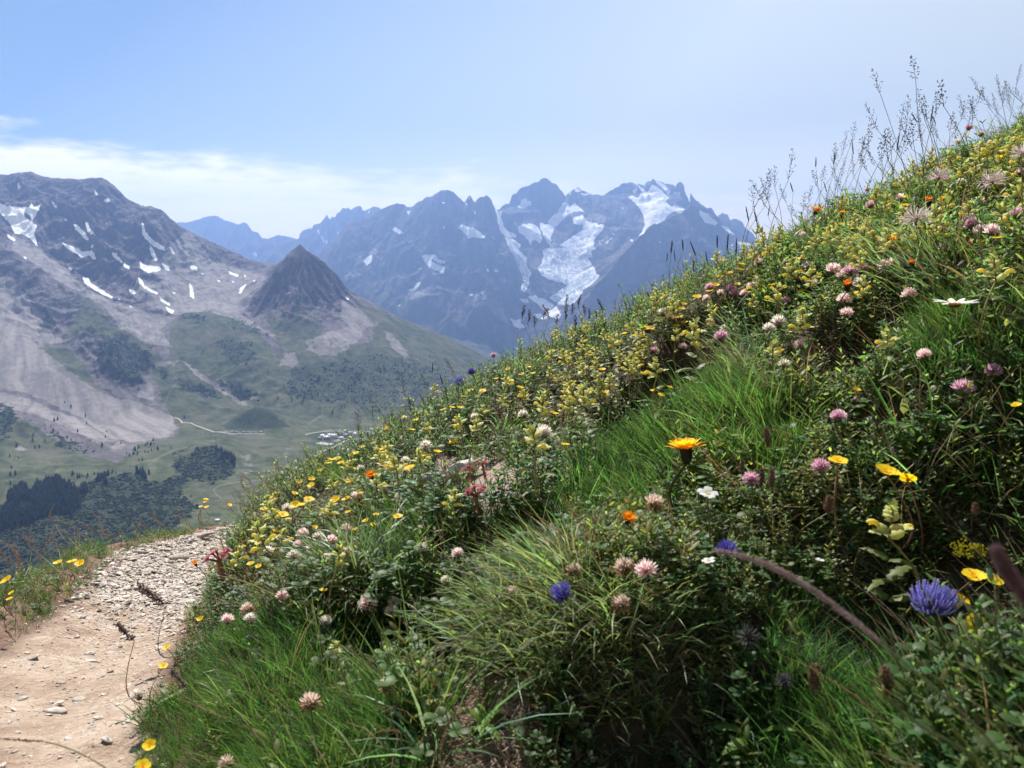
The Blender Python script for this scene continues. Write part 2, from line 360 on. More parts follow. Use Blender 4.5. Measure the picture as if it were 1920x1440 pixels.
# ---- ground cover, painted on the land as masks (snow, scree, turf, dark scrub)
wpx = PX + fbm(XX / 60, YY / 60, 4, 0.6, seed=21) * 5.5; wpy = PY + fbm(XX / 60, YY / 60, 4, 0.6, seed=27) * 4.5
spx = PX + fbm(XX / 22, YY / 22, 3, 0.6, seed=31) * 1.2; spy = PY + fbm(XX / 22, YY / 22, 3, 0.6, seed=37) * 1.0
snow = np.zeros(PX.shape); scree = snow.copy(); turf = snow.copy(); scrub = snow.copy(); track = snow.copy()
for poly in [[(-200, 260), (0, 275), (60, 285), (110, 292), (150, 285), (158, 268), (170, 290), (205, 275), (180, 330), (160, 355), (150, 330), (120, 310), (120, 340), (145, 355), (185, 380), (170, 420), (190, 492), (150, 445), (110, 420), (75, 422), (50, 370), (0, 318), (-200, 300)],
             [(85, 168), (97, 170), (103, 190), (92, 200)], [(518, 252), (545, 243), (549, 260), (530, 268)], [(470, 203), (485, 212), (491, 230), (475, 222)], [(255, 258), (267, 264), (288, 294), (275, 291)],
             [(318, 344), (336, 349), (336, 361), (324, 359)], [(368, 373), (387, 378), (430, 423), (448, 457), (425, 442), (380, 402)], [(424, 363), (438, 368), (447, 393), (478, 432), (460, 427), (438, 407)],
             [(308, 466), (380, 493), (410, 513), (440, 508), (470, 518), (480, 552), (460, 547), (450, 527), (410, 542), (390, 527), (340, 497)], [(708, 368), (720, 373), (724, 408), (760, 453), (822, 488), (824, 507), (770, 487), (730, 447), (711, 420)],
             [(748, 478), (767, 498), (787, 555), (775, 560), (754, 522)], [(698, 556), (720, 578), (802, 588), (802, 607), (740, 617), (704, 597)], [(808, 568), (847, 588), (847, 607), (825, 600)], [(943, 578), (987, 588), (987, 606), (960, 600)],
             [(845, 488), (856, 492), (874, 522), (864, 524)], [(558, 506), (582, 523), (614, 563), (600, 562), (564, 532)], [(618, 568), (650, 587), (647, 598), (621, 590)], [(413, 638), (442, 643), (452, 668), (502, 698), (567, 740), (555, 744), (480, 708), (424, 672)],
             [(643, 698), (677, 710), (674, 724), (649, 717)], [(688, 638), (714, 658), (722, 683), (790, 716), (785, 726), (730, 702), (699, 672)], [(798, 738), (850, 773), (847, 784), (803, 757)], [(828, 785), (870, 808), (862, 824), (839, 812)],
             [(1143, 610), (1192, 628), (1187, 638), (1149, 624)], [(948, 668), (963, 688), (972, 747), (951, 737), (949, 700)], [(1193, 698), (1232, 673), (1224, 692), (1204, 722)], [(35, 423), (77, 448), (72, 460), (41, 442)], [(338, 590), (364, 598), (357, 610)],
             [(113, 533), (132, 538), (130, 554)], [(455, 478), (467, 478), (465, 496), (456, 494)], [(1084, 652), (1102, 660), (1096, 666)], [(1155, 652), (1172, 664), (1166, 668)], [(1264, 655), (1277, 652), (1272, 662)], [(862, 714), (877, 716), (872, 725)], [(1218, 628), (1232, 632), (1228, 640)],
             [(1188, 712), (1206, 712), (1200, 722)], [(995, 490), (1008, 494), (1004, 499)], [(640, 780), (660, 786), (655, 790)], [(590, 745), (606, 752), (600, 756)], [(1728, 738), (1745, 750), (1738, 752)], [(1000, 617), (1022, 622), (1016, 626)]]:
    snow = np.maximum(snow, poly_mask(spx, spy, C1(poly), 0.9))
for poly, w in [(C1([(60, 420), (200, 500), (330, 600), (430, 700), (560, 750), (700, 800), (870, 840), (800, 900), (860, 990), (740, 970), (600, 900), (570, 840), (500, 770), (330, 680), (180, 570), (60, 500)]), 1),
                (C1([(820, 500), (950, 400), (1060, 560), (1200, 600), (1300, 620), (1340, 640), (1290, 700), (1250, 780), (1200, 820), (1290, 890), (1380, 930), (1350, 940), (1200, 860), (1050, 810), (870, 830), (700, 760), (650, 720), (700, 640), (830, 700), (790, 630), (730, 610), (720, 540), (790, 560), (850, 510)]), 1),
                ([(-300, 560), (0, 540), (30, 595), (68, 645), (125, 692), (188, 738), (262, 755), (322, 778), (333, 806), (312, 820), (250, 830), (220, 825), (190, 812), (165, 790), (130, 772), (90, 752), (40, 735), (0, 728), (-300, 700)], 1),
                ([(-300, 735), (0, 735), (60, 748), (120, 775), (170, 800), (215, 828), (180, 830), (120, 800), (60, 775), (0, 762), (-300, 760)], 0.75),
                (C1([(1540, 950), (1700, 900), (1850, 850), (1790, 960), (1700, 1030), (1600, 1030), (1530, 1000)]), 0.9), (C1([(1480, 1020), (1500, 1080), (1390, 1090), (1420, 1020)]), 0.8), (C1([(1700, 740), (1800, 800), (1900, 880), (1800, 910), (1700, 850)]), 0.75),
                (C1([(1560, 1170), (1610, 1210), (1600, 1225), (1540, 1190)]), 0.6), ([(718, 620), (735, 625), (768, 662), (760, 672), (735, 655)], 0.9),
                (C1([(700, 1180), (760, 1170), (775, 1260), (690, 1240)]), 0.85), (C1([(60, 640), (190, 800), (240, 830), (200, 900), (300, 930), (320, 970), (200, 980), (60, 850), (0, 790), (0, 640)]), 0.8),
                (C1([(900, 1040), (1000, 1110), (1100, 1180), (1200, 1240), (1250, 1280), (1220, 1285), (1100, 1215), (950, 1110)]), 0.85), (C1([(980, 1090), (1200, 1190), (1300, 1200), (1290, 1270), (1200, 1230)]), 0.5),
                (C1([(760, 1070), (900, 1050), (880, 1085), (780, 1100)]), 0.7), (C2([(130, 660), (180, 640), (290, 690), (180, 710)]), 0.8), (C2([(1060, 600), (1150, 660), (1060, 690), (980, 710), (600, 700), (560, 680), (800, 712), (960, 690)]), 0.55),
                ([(450, 855), (470, 850), (478, 880), (465, 900), (455, 890)], 0.5), ([(525, 845), (548, 832), (552, 838), (535, 852)], 0.55), (C1([(1380, 640), (1400, 600), (1300, 740), (1260, 800), (1240, 780)]), 0.5)]:
    scree = np.maximum(scree, poly_mask(wpx, wpy, poly, 4.0) * w)
for poly, w in [([(-300, 768), (0, 775), (50, 790), (110, 830), (150, 850), (220, 868), (255, 840), (262, 832), (312, 824), (334, 812), (338, 795), (335, 770), (370, 755), (420, 765), (560, 770), (1300, 760), (1300, 1300), (-300, 1300)], 1),
                ([(318, 615), (330, 598), (345, 588), (400, 580), (440, 590), (465, 610), (500, 640), (515, 668), (540, 648), (575, 650), (600, 640), (620, 655), (700, 640), (700, 610), (660, 560), (760, 600), (860, 640), (960, 690), (1300, 790), (1300, 800), (330, 800), (300, 740), (280, 690), (318, 672)], 1),
                (C1([(1330, 850), (1400, 830), (1440, 860), (1480, 800), (1530, 850), (1600, 900), (1620, 950), (1530, 1000), (1400, 1010), (1370, 930)]), 0.95),
                (C1([(190, 860), (250, 820), (280, 830), (230, 900)]), 0.8), (C1([(400, 790), (470, 800), (560, 870), (640, 910), (750, 990), (830, 1050), (780, 1080), (700, 1040), (560, 960), (430, 900), (330, 960), (340, 900)]), 0.95),
                (C1([(200, 990), (330, 990), (420, 1070), (500, 1220), (420, 1190), (260, 1090)]), 1), (C1([(270, 640), (330, 700), (450, 740), (560, 830), (575, 870), (480, 800), (400, 770), (300, 720)]), 0.6),
                (C1([(1440, 700), (1500, 720), (1640, 900), (1560, 900)]), 0.5)]:
    turf = np.maximum(turf, poly_mask(wpx, wpy, poly, 5.0) * w)
rgx = fbm(XX / 45, YY / 45, 3, 0.6, seed=131) * 16; rgy = fbm(XX / 45, YY / 60, 3, 0.6, seed=137) * 11
for poly, w in [([(325, 862), (345, 848), (372, 838), (400, 838), (425, 848), (442, 870), (440, 890), (420, 898), (395, 908), (375, 900), (345, 900), (330, 885)], 1),
                ([(-300, 955), (0, 950), (40, 930), (80, 905), (110, 900), (150, 910), (200, 893), (240, 885), (262, 895), (300, 905), (330, 895), (355, 905), (330, 925), (370, 945), (365, 960), (330, 985), (330, 1010), (300, 1030), (200, 1050), (-300, 1200)], 1),
                (C1([(470, 960), (600, 930), (760, 1020), (760, 1080), (700, 1120), (700, 1180), (600, 1160), (520, 1080), (480, 1040)]), 0.8), (C1([(900, 820), (980, 822), (1030, 835), (1020, 855), (940, 858), (905, 845)]), 0.7),
                (C1([(1100, 810), (1200, 840), (1380, 940), (1370, 970), (1250, 930), (1150, 880)]), 0.45), (C1([(1060, 960), (1250, 950), (1300, 1060), (1200, 1090), (1100, 1020)]), 0.55), (C1([(780, 1100), (830, 1110), (870, 1150), (800, 1140)]), 0.8),
                (C1([(890, 1175), (1000, 1170), (1110, 1210), (1100, 1250), (960, 1220)]), 0.85), (C1([(1080, 1155), (1200, 1160), (1290, 1230), (1260, 1260), (1160, 1230)]), 0.8), (C1([(1480, 1080), (1700, 1050), (1900, 1100), (1930, 1250), (1700, 1260), (1500, 1250), (1400, 1200)]), 0.5),
                ([(600, 690), (700, 660), (960, 720), (960, 780), (700, 770), (560, 750)], 0.45), (C2([(0, 260), (100, 300), (150, 380), (150, 470), (60, 560), (0, 600)]), 0.8), (C2([(380, 420), (480, 520), (640, 600), (800, 660), (860, 710), (700, 710), (560, 670), (450, 590)]), 0.6),
                ([(690, 720), (720, 715), (960, 760), (960, 800), (740, 780)], 0.35), (C2([(1280, 930), (1400, 1000), (1480, 1110), (1420, 1130), (1340, 1010)]), 1)]:
    scrub = np.maximum(scrub, poly_mask(wpx + rgx, wpy + rgy, poly, 5.0) * w)
def stroke(pts, w, val=1.0):
    w *= .7; val *= .6
    global track
    for (ax, ay), (bx, by) in zip(pts[:-1], pts[1:]):
        dx, dy = bx - ax, by - ay; l = math.hypot(dx, dy); nx, ny = -dy / l * w, dx / l * w
        track = np.maximum(track, val * poly_mask(PX, PY, [(ax + nx, ay + ny), (bx + nx, by + ny), (bx - nx, by - ny), (ax - nx, ay - ny)], 0.8))
stroke(C2([(1780, 380), (1900, 385)]), 0.8, 0.4)
stroke([(277, 872), (300, 856), (330, 842), (352, 838)], 1.0, 0.6)
stroke([(415, 790 + 145), (404, 925), (400, 918), (412, 910), (440, 905), (520, 897), (640, 880)], 0.9, 0.8)
stroke(C1([(820, 1280), (850, 1210), (890, 1160), (860, 1110)]), 1.1, 0.55)
stroke(C1([(910, 1058), (960, 1100), (985, 1130), (1060, 1175), (1130, 1230)]), 1.0, 0.9)
stroke([(577, 796), (592, 786), (606, 778)], 0.8, 0.7)
stroke(C2([(0, 975), (150, 950), (330, 930)]), 0.8, 0.4)
stroke(C1([(1030, 900), (1060, 940)]), 1.2, 0.4)
knoll = poly_mask(wpx, wpy, [(415, 803), (435, 785), (462, 768), (480, 760), (505, 766), (535, 788), (545, 800), (510, 806), (450, 808)], 3) * .62
m1 = np.stack([snow, scree, turf, np.ones_like(snow)], -1).reshape(-1, 4)
su = u2 / 22 + fbm(XX / 160, YY / 160, 2, seed=71) * 0.9
streak = 0.5 + 0.34 * fbm(u1 / 260, su * 1.7, 4, 0.62, seed=73) + 0.3 * fbm(XX / 34, YY / 34, 3, 0.6, seed=79)
ax_, ay_ = -2350.0, 3700.0; fa = np.arctan2(XX - ax_, ay_ - YY); fr_ = np.hypot(XX - ax_, YY - ay_)
fan = 0.5 + 0.42 * fbm(fa * 34 + fbm(XX / 300, YY / 300, 2) * 1.2, fr_ / 420, 5, 0.65, seed=83) + 0.18 * fbm(XX / 16, YY / 30, 2, seed=85)
wf = poly_mask(PX, PY, [(-300, 560), (0, 560), (120, 680), (345, 780), (345, 850), (200, 860), (-300, 760)], 25)
streak = streak * (1 - wf) + fan * wf
m2 = np.stack([np.maximum(scrub, knoll), track, np.clip(streak, 0, 1), np.ones_like(snow)], -1).reshape(-1, 4)

def land_material(name, far=False):
    m, t = new_mat(name)
    s1 = N(t, 'ShaderNodeSeparateColor'); L(t, attr(t, 'cover'), s1.inputs[0])
    s2 = N(t, 'ShaderNodeSeparateColor'); L(t, attr(t, 'cover2'), s2.inputs[0])
    k = 0.45 if far else 1.0
    n1 = noise(t, 0.018 * k, 6, 0.65); n2 = noise(t, 0.09 * k, 4, 0.6); n3 = noise(t, 0.004 * k, 4, 0.6)
    geo = t.nodes.new('ShaderNodeNewGeometry'); sx = N(t, 'ShaderNodeSeparateXYZ'); L(t, geo.outputs['True Normal'], sx.inputs[0])
    up = sx.outputs[2]
    if far:
        rock = mixc(t, maprange(t, n1, 0.35, 0.65), (0.045, 0.042, 0.046), (0.13, 0.12, 0.12))
    else:
        rock = mixc(t, maprange(t, n1, 0.35, 0.65), (0.030, 0.024, 0.027), (0.10, 0.080, 0.083))
    rock = mixc(t, maprange(t, n2, 0.45, 0.75, 0, 0.45), rock, (0.17, 0.14, 0.14))
    # ledges of the cliffs gather rubble and thin turf
    flat = maprange(t, mth(t, 'ADD', up, mth(t, 'MULTIPLY', n1, 0.35)), 0.86, 1.06)
    rock = mixc(t, mth(t, 'MULTIPLY', flat, 0.75), rock, (0.205, 0.178, 0.178))
    stk = s2.outputs[2]
    rock = mixc(t, maprange(t, stk, 0.25, 0.75), mixc(t, 0.6, rock, (0.035, 0.032, 0.036)), rock)
    scr = mixc(t, maprange(t, stk, 0.2, 0.8), (0.165, 0.150, 0.145), (0.30, 0.272, 0.255)); scr = mixc(t, maprange(t, n2, 0.5, 0.8, 0, 0.5), scr, (0.15, 0.14, 0.13))
    tur = mixc(t, maprange(t, n1, 0.35, 0.65), (0.036, 0.052, 0.022), (0.088, 0.098, 0.046))
    tur = mixc(t, maprange(t, stk, 0.42, 0.85, 0, 0.55), tur, (0.14, 0.132, 0.08))
    tur = mixc(t, maprange(t, stk, 0.45, 0.15, 0, 0.6), tur, (0.026, 0.036, 0.017))
    tur = mixc(t, maprange(t, n3, 0.5, 0.68, 0, 0.6), tur, (0.125, 0.115, 0.078))
    tur = mixc(t, maprange(t, n2, 0.6, 0.78, 0, 0.65), tur, (0.022, 0.034, 0.016))
    tur = mixc(t, maprange(t, mth(t, 'ADD', n1, mth(t, 'MULTIPLY', n2, .4)), 0.80, 0.92, 0, .8), tur, rock)
    shr = mixc(t, maprange(t, n2, 0.35, 0.65), (0.016, 0.026, 0.014), (0.042, 0.056, 0.026))
    wob = mth(t, 'MULTIPLY_ADD', mth(t, 'ADD', n1, mth(t, 'MULTIPLY', n2, 0.6)), 1.5, -1.2)
    c = mixc(t, maprange(t, mth(t, 'ADD', s1.outputs[1], wob), 0.3, 0.7), rock, scr)
    c = mixc(t, maprange(t, mth(t, 'ADD', s1.outputs[2], wob), 0.35, 0.65), c, tur)
    # rubble and turf share the fans: pale streaks stay where both masks are set
    c = mixc(t, maprange(t, mth(t, 'ADD', mth(t, 'MULTIPLY', s1.outputs[1], s1.outputs[2]), wob), 0.35, 0.75, 0, 0.8), c, scr)
    c = mixc(t, maprange(t, mth(t, 'ADD', s2.outputs[0], wob), 0.35, 0.62), c, shr)
    if not far: c = mixc(t, s2.outputs[1], c, (0.34, 0.31, 0.26))
    snowm = maprange(t, mth(t, 'ADD', s1.outputs[0], mth(t, 'MULTIPLY', mth(t, 'SUBTRACT', n2, 0.5), 0.5)), 0.34, 0.48)
    if far:
        ice = mixc(t, maprange(t, n1, 0.46, 0.62, 0.0, 0.25), (0.93, 0.93, 0.94), (0.5, 0.58, 0.66)); icy = s2.outputs[1]
        ice = mixc(t, mth(t, 'MULTIPLY', icy, maprange(t, mth(t, 'ADD', n2, mth(t, 'MULTIPLY', stk, .25)), 0.56, 0.70, 0, .85)), ice, (0.30, 0.38, 0.46))
    else:
        ice = mixc(t, 0.0, (0.88, 0.88, 0.9), (0.88, 0.88, 0.9))
    c = mixc(t, snowm, c, ice)
    b = N(t, 'ShaderNodeBsdfPrincipled', inp={'Roughness': 0.95}); b.inputs['Specular IOR Level'].default_value = 0.1
    L(t, c, b.inputs['Base Color'])
    bm = N(t, 'ShaderNodeBump', inp={'Strength': 0.9, 'Distance': 14.0 if far else 5.0})
    L(t, mth(t, 'ADD', n1, mth(t, 'MULTIPLY', n2, 0.35)), bm.inputs['Height']); L(t, bm.outputs[0], b.inputs['Normal'])
    o = N(t, 'ShaderNodeOutputMaterial'); L(t, b.outputs[0], o.inputs['Surface'])
    m.cycles.use_transparent_shadow = False
    return m
M_land = land_material('mountain_land'); M_far = land_material('far_mountain_land', True)
ob = mesh_np('valley', verts, grid_faces(NR, NC), M_land, smooth=True)
vattr(ob, 'cover', m1); vattr(ob, 'cover2', m2); tag(ob, kind='structure')
VZ = Zm; DG_L1 = dg; SCRUB_L1 = scrub; verts_l1 = np.stack([XX, YY, Zm], -1)
def valley_z(x, y):
    t = x / y; d = y / 1000
    r = (d - 0.9) / (5.45 - 0.9) * (NR - 1); c = (t - T0) / (T1 - T0) * (NC - 1)
    r0 = int(min(max(r, 0), NR - 2)); c0 = int(min(max(c, 0), NC - 2)); fr = r - r0; fc = c - c0
    return (VZ[r0, c0] * (1 - fc) + VZ[r0, c0 + 1] * fc) * (1 - fr) + (VZ[r0 + 1, c0] * (1 - fc) + VZ[r0 + 1, c0 + 1] * fc) * fr
def valley_hit(px, py, d0=1.2):
    """first point of the valley seen through a photo pixel"""
    t, s = ray(px, py); t = float(t); s = float(s)
    d = d0 * 1000
    while d < 5400:
        if valley_z(t * d, d) >= s * d: return Vector((t * d, d, s * d))
        d += 8
    return None

# ---------------------------------------------------------------- the glaciated massif behind
ctrl = []; lines = []
D_l = []
left_crest = C3([(100, 900), (190, 760), (280, 670), (330, 610), (370, 590), (395, 530), (420, 490), (470, 460), (520, 440), (560, 442), (575, 425), (620, 418), (660, 395), (700, 380), (730, 350), (760, 335), (830, 305), (890, 288), (930, 298), (960, 310), (1010, 325), (1060, 292), (1110, 262), (1150, 238), (1190, 228), (1230, 205), (1262, 192), (1280, 173), (1340, 170), (1370, 182), (1400, 190), (1420, 210), (1440, 235), (1465, 262), (1490, 282), (1505, 262), (1520, 240), (1538, 212), (1556, 240), (1568, 268), (1590, 278), (1612, 248), (1640, 225), (1662, 236), (1685, 216), (1715, 244), (1735, 256), (1745, 290), (1756, 312), (1776, 350)])
dl = np.interp([p[0] for p in left_crest], [590, 700, 770, 830, 870, 920, 932], [9.9, 9.9, 9.8, 9.6, 9.75, 9.8, 10.3])
line([P_(x, y, d, 38) for (x, y), d in zip(left_crest, dl)])
mid_crest = C4([(150, 358), (175, 345), (200, 318), (235, 296), (262, 296), (275, 262), (290, 210), (330, 200), (345, 175), (380, 140), (420, 134), (450, 125), (480, 104), (500, 100), (525, 95), (550, 70), (600, 62), (625, 80), (640, 102), (680, 118), (700, 135), (715, 160), (745, 190), (755, 212), (770, 226), (800, 195), (825, 180), (840, 165), (865, 158), (880, 146), (905, 160), (912, 178), (960, 190), (1010, 215), (1060, 212), (1090, 226), (1120, 220), (1160, 185), (1200, 168), (1220, 150), (1250, 142), (1280, 112), (1310, 112), (1350, 104), (1410, 115), (1450, 125), (1480, 134), (1490, 110), (1520, 92), (1540, 90), (1552, 66), (1572, 84), (1600, 96), (1640, 100), (1665, 118), (1690, 113), (1715, 124), (1745, 122), (1757, 140), (1770, 118), (1800, 96), (1825, 112), (1836, 132), (1842, 180), (1865, 230), (1890, 290), (1900, 330)])
dm = np.interp([p[0] for p in mid_crest], [932, 960, 1020, 1060, 1090, 1140, 1200, 1250, 1290], [10.9, 11.0, 11.0, 11.2, 11.5, 11.6, 11.7, 11.6, 11.3])
line([P_(x, y, d, 30) for (x, y), d in zip(mid_crest, dm)])
fr = C4([(1900, 316), (1870, 330), (1840, 355), (1800, 380), (1740, 402), (1700, 420), (1665, 446), (1630, 460), (1590, 478), (1560, 480), (1520, 520), (1480, 560), (1440, 590), (1410, 620), (1380, 650), (1300, 740), (1200, 870), (1100, 980), (1000, 1050), (900, 1160), (850, 1230)])
df = np.linspace(9.6, 8.7, len(fr))
line([P_(x, y, d, 30) for (x, y), d in zip(fr, df)])
fr2 = CR([(250, 758), (275, 764), (290, 762), (320, 768), (345, 778), (375, 800), (400, 850), (440, 890), (500, 920), (560, 945), (640, 960), (800, 1000)])
line([P_(x, y, d, 26) for (x, y), d in zip(fr2, np.linspace(9.6, 9.9, len(fr2)))])
fl = C4([(130, 350), (160, 430), (200, 560), (260, 680), (320, 820), (370, 950), (395, 1090)])
line([P_(x, y, d, 30) for (x, y), d in zip(fl, np.linspace(9.9, 8.8, len(fl)))])
for p in [(640, 470, 9.45, 45), (700, 450, 9.5, 50), (760, 430, 9.45, 50), (830, 400, 9.35, 50), (880, 430, 9.25, 45), (915, 470, 9.1, 45), (700, 500, 9.05, 45), (780, 500, 9.0, 45), (860, 500, 8.85, 45), (930, 530, 8.75, 40), (960, 560, 8.75, 30), (650, 520, 9.0, 40),
          (700, 560, 8.65, 30), (800, 560, 8.5, 30), (900, 580, 8.4, 30), (980, 612, 8.5, 24), (760, 600, 8.3, 24), (850, 630, 8.1, 20), (940, 660, 8.1, 16), (1000, 680, 8.0, 14), (600, 560, 9.2, 30), (640, 600, 8.6, 24),
          (937, 399, 10.7, 8), (944, 428, 10.3, 8), (969, 464, 9.9, 8), (990, 499, 9.5, 10), (987, 540, 9.15, 10), (960, 420, 10.6, 30), (987, 466, 9.85, 26), (1004, 507, 9.45, 26), (1017, 539, 9.2, 24), (985, 380, 10.9, 30), (1020, 390, 10.8, 30), (1005, 400, 10.65, 12),
          (1000, 428, 10.4, 8), (1046, 414, 10.6, 10), (1070, 385, 11.0, 12), (1108, 424, 10.5, 8), (1067, 466, 10.05, 8), (1056, 497, 9.75, 10), (1067, 528, 9.4, 10), (1056, 560, 9.1, 10), (1033, 582, 8.9, 10), (1000, 600, 8.6, 12), (1056, 428, 10.45, 20), (1080, 412, 10.6, 12),
          (1129, 455, 10.25, 34), (1160, 424, 10.6, 36), (1181, 383, 11.15, 36), (1110, 385, 11.1, 30), (1223, 383, 11.0, 10), (1223, 410, 10.6, 10), (1206, 432, 10.35, 12), (1175, 460, 10.1, 24), (1120, 500, 9.75, 24), (1260, 385, 11.0, 12), (1270, 365, 11.35, 20), (1240, 360, 11.4, 12),
          (1290, 430, 9.25, 36), (1250, 470, 9.05, 36), (1200, 500, 8.95, 34), (1150, 540, 8.8, 30), (1300, 500, 8.85, 34), (1360, 470, 9.3, 30), (1400, 500, 9.1, 26), (1250, 560, 8.55, 26), (1180, 590, 8.4, 22), (1100, 612, 8.4, 18), (1350, 580, 8.45, 22), (1080, 660, 8.0, 14), (1250, 650, 8.0, 14), (1450, 560, 8.65, 20), (1600, 560, 9.0, 20), (1400, 650, 8.0, 12)]:
    ctrl.append(P_(*p))
for q in [(1290, 10.0, 560, 20), (1330, 10.2, 450, 20), (1230, 9.9, 330, 10), (1400, 10.4, 250, 20), (520, 9.9, -300, 20), (450, 9.0, -500, 20), (450, 12.0, -500, 20), (600, 12.2, 100, 20), (750, 11.5, 500, 20), (850, 11.3, 600, 20), (900, 11.3, 600, 20), (1000, 12.2, 800, 20), (1100, 12.2, 800, 20), (1300, 12.2, 800, 20), (1500, 12.2, 0, 20), (1700, 12.2, -300, 20), (1700, 9.9, -100, 20),
          (450, 7.3, -980, 8), (700, 7.3, -980, 8), (1000, 7.3, -980, 8), (1250, 7.3, -980, 8), (1700, 7.3, -980, 8), (1700, 8.2, -800, 8), (1520, 10.0, 100, 20)]:
    ctrl.append(Q_(*q))
_te = [float(ray(1700, 510)[0]), float(ray(450, 510)[0])]
for c in list(ctrl):
    if abs(c[0] - _te[0]) < .012: ctrl.append((1.0, c[1], c[2] * .8 - 60, c[3]))
    if abs(c[0] - _te[1]) < .012: ctrl.append((-.9, c[1], c[2], c[3]))
T0b, T1b = -0.62, 0.92
cg = np.linspace(T0b, T1b, 1500); rg = np.linspace(7.4, 12.2, 420)
base, cov = tin_grid(ctrl, cg, rg, lines)
zb = base[..., 0]; am = blur(base[..., 1], 6)
NC2, NR2 = 1500, 480
tg = np.linspace(T0b, T1b, NC2); dg = np.linspace(7.4, 12.2, NR2)
crest_t = np.concatenate([[float(ray(x, y)[0]) for x, y in left_crest], [float(ray(x, y)[0]) for x, y in mid_crest]]); crest_d = np.concatenate([dl, dm]); _o = np.argsort(crest_t, kind='stable'); crest_t, crest_d = crest_t[_o], crest_d[_o]
Zm = bilin(zb, np.linspace(0, 419, NR2), np.linspace(0, 1499, NC2)); Am = bilin(am, np.linspace(0, 419, NR2), np.linspace(0, 1499, NC2))
TT, DD = np.meshgrid(tg, dg); XX = TT * DD * 1000; YY = DD * 1000
wx = fbm(XX / 500, YY / 500, 3, seed=4) * 120; wy = fbm(XX / 500, YY / 500, 3, seed=9) * 120
iso = ridged((XX + wx) / 520, (YY + wy) / 640, 6, 0.55, seed=15.5)
rib = ridged((XX + wx) / 170, (YY + wy) / 620, 4, 0.5, seed=35.5)
allc = sorted([(float(ray(x, y)[0]), float(ray(x, y)[1])) for x, y in left_crest[:-2] + mid_crest]); c_s = np.interp(tg, [a[0] for a in allc], [a[1] for a in allc])
c_d = np.interp(tg, crest_t, crest_d); dist_c = np.abs(DD - c_d[None]) * 1000
infr = (tg < float(ray(1293, 380)[0]))
cap = (c_s * c_d * 1000)[None] - .55 * dist_c; Zm = np.where((dist_c < 600) & infr[None], np.minimum(Zm, np.maximum(cap, (c_s * c_d * 1000)[None] - 260)), Zm)
lift = (c_s * c_d * 1000)[None] - 1.6 * dist_c; Zm = np.where((dist_c < 90) & infr[None], np.maximum(Zm, lift), Zm)
ctp = np.clip(dist_c / 380, .05, 1)
f_t = np.array([float(ray(x, y)[0]) for x, y in fr][::-1] + [float(ray(x, y)[0]) for x, y in fr2][1:]); f_d = np.concatenate([df[::-1], np.linspace(9.6, 9.9, len(fr2))[1:]])
ctp = np.where(TT > f_t[0], np.minimum(ctp, np.clip(np.abs(DD - np.interp(TT, f_t, f_d)) * 1000 / 300, .1, 1)), ctp)
Zm = Zm + (iso * 1.1 + rib * 0.55) * Am * 1.35 * ctp + fbm(XX / 60, YY / 60, 4, 0.6, seed=41) * np.clip(Am * 0.35, 1.5, 12)
PX, PY = project(XX, YY, Zm)
verts = np.stack([XX, YY, Zm], -1).reshape(-1, 3)
spx = PX + fbm(XX / 110, YY / 110, 4, 0.6, seed=51) * 2.6; spy = PY + fbm(XX / 110, YY / 110, 4, 0.6, seed=57) * 2.6
wpx = PX + fbm(XX / 300, YY / 300, 4, 0.6, seed=61) * 9; wpy = PY + fbm(XX / 300, YY / 300, 4, 0.6, seed=67) * 9
snow = np.zeros(PX.shape); scree = snow.copy(); turf = snow.copy(); ice = snow.copy()
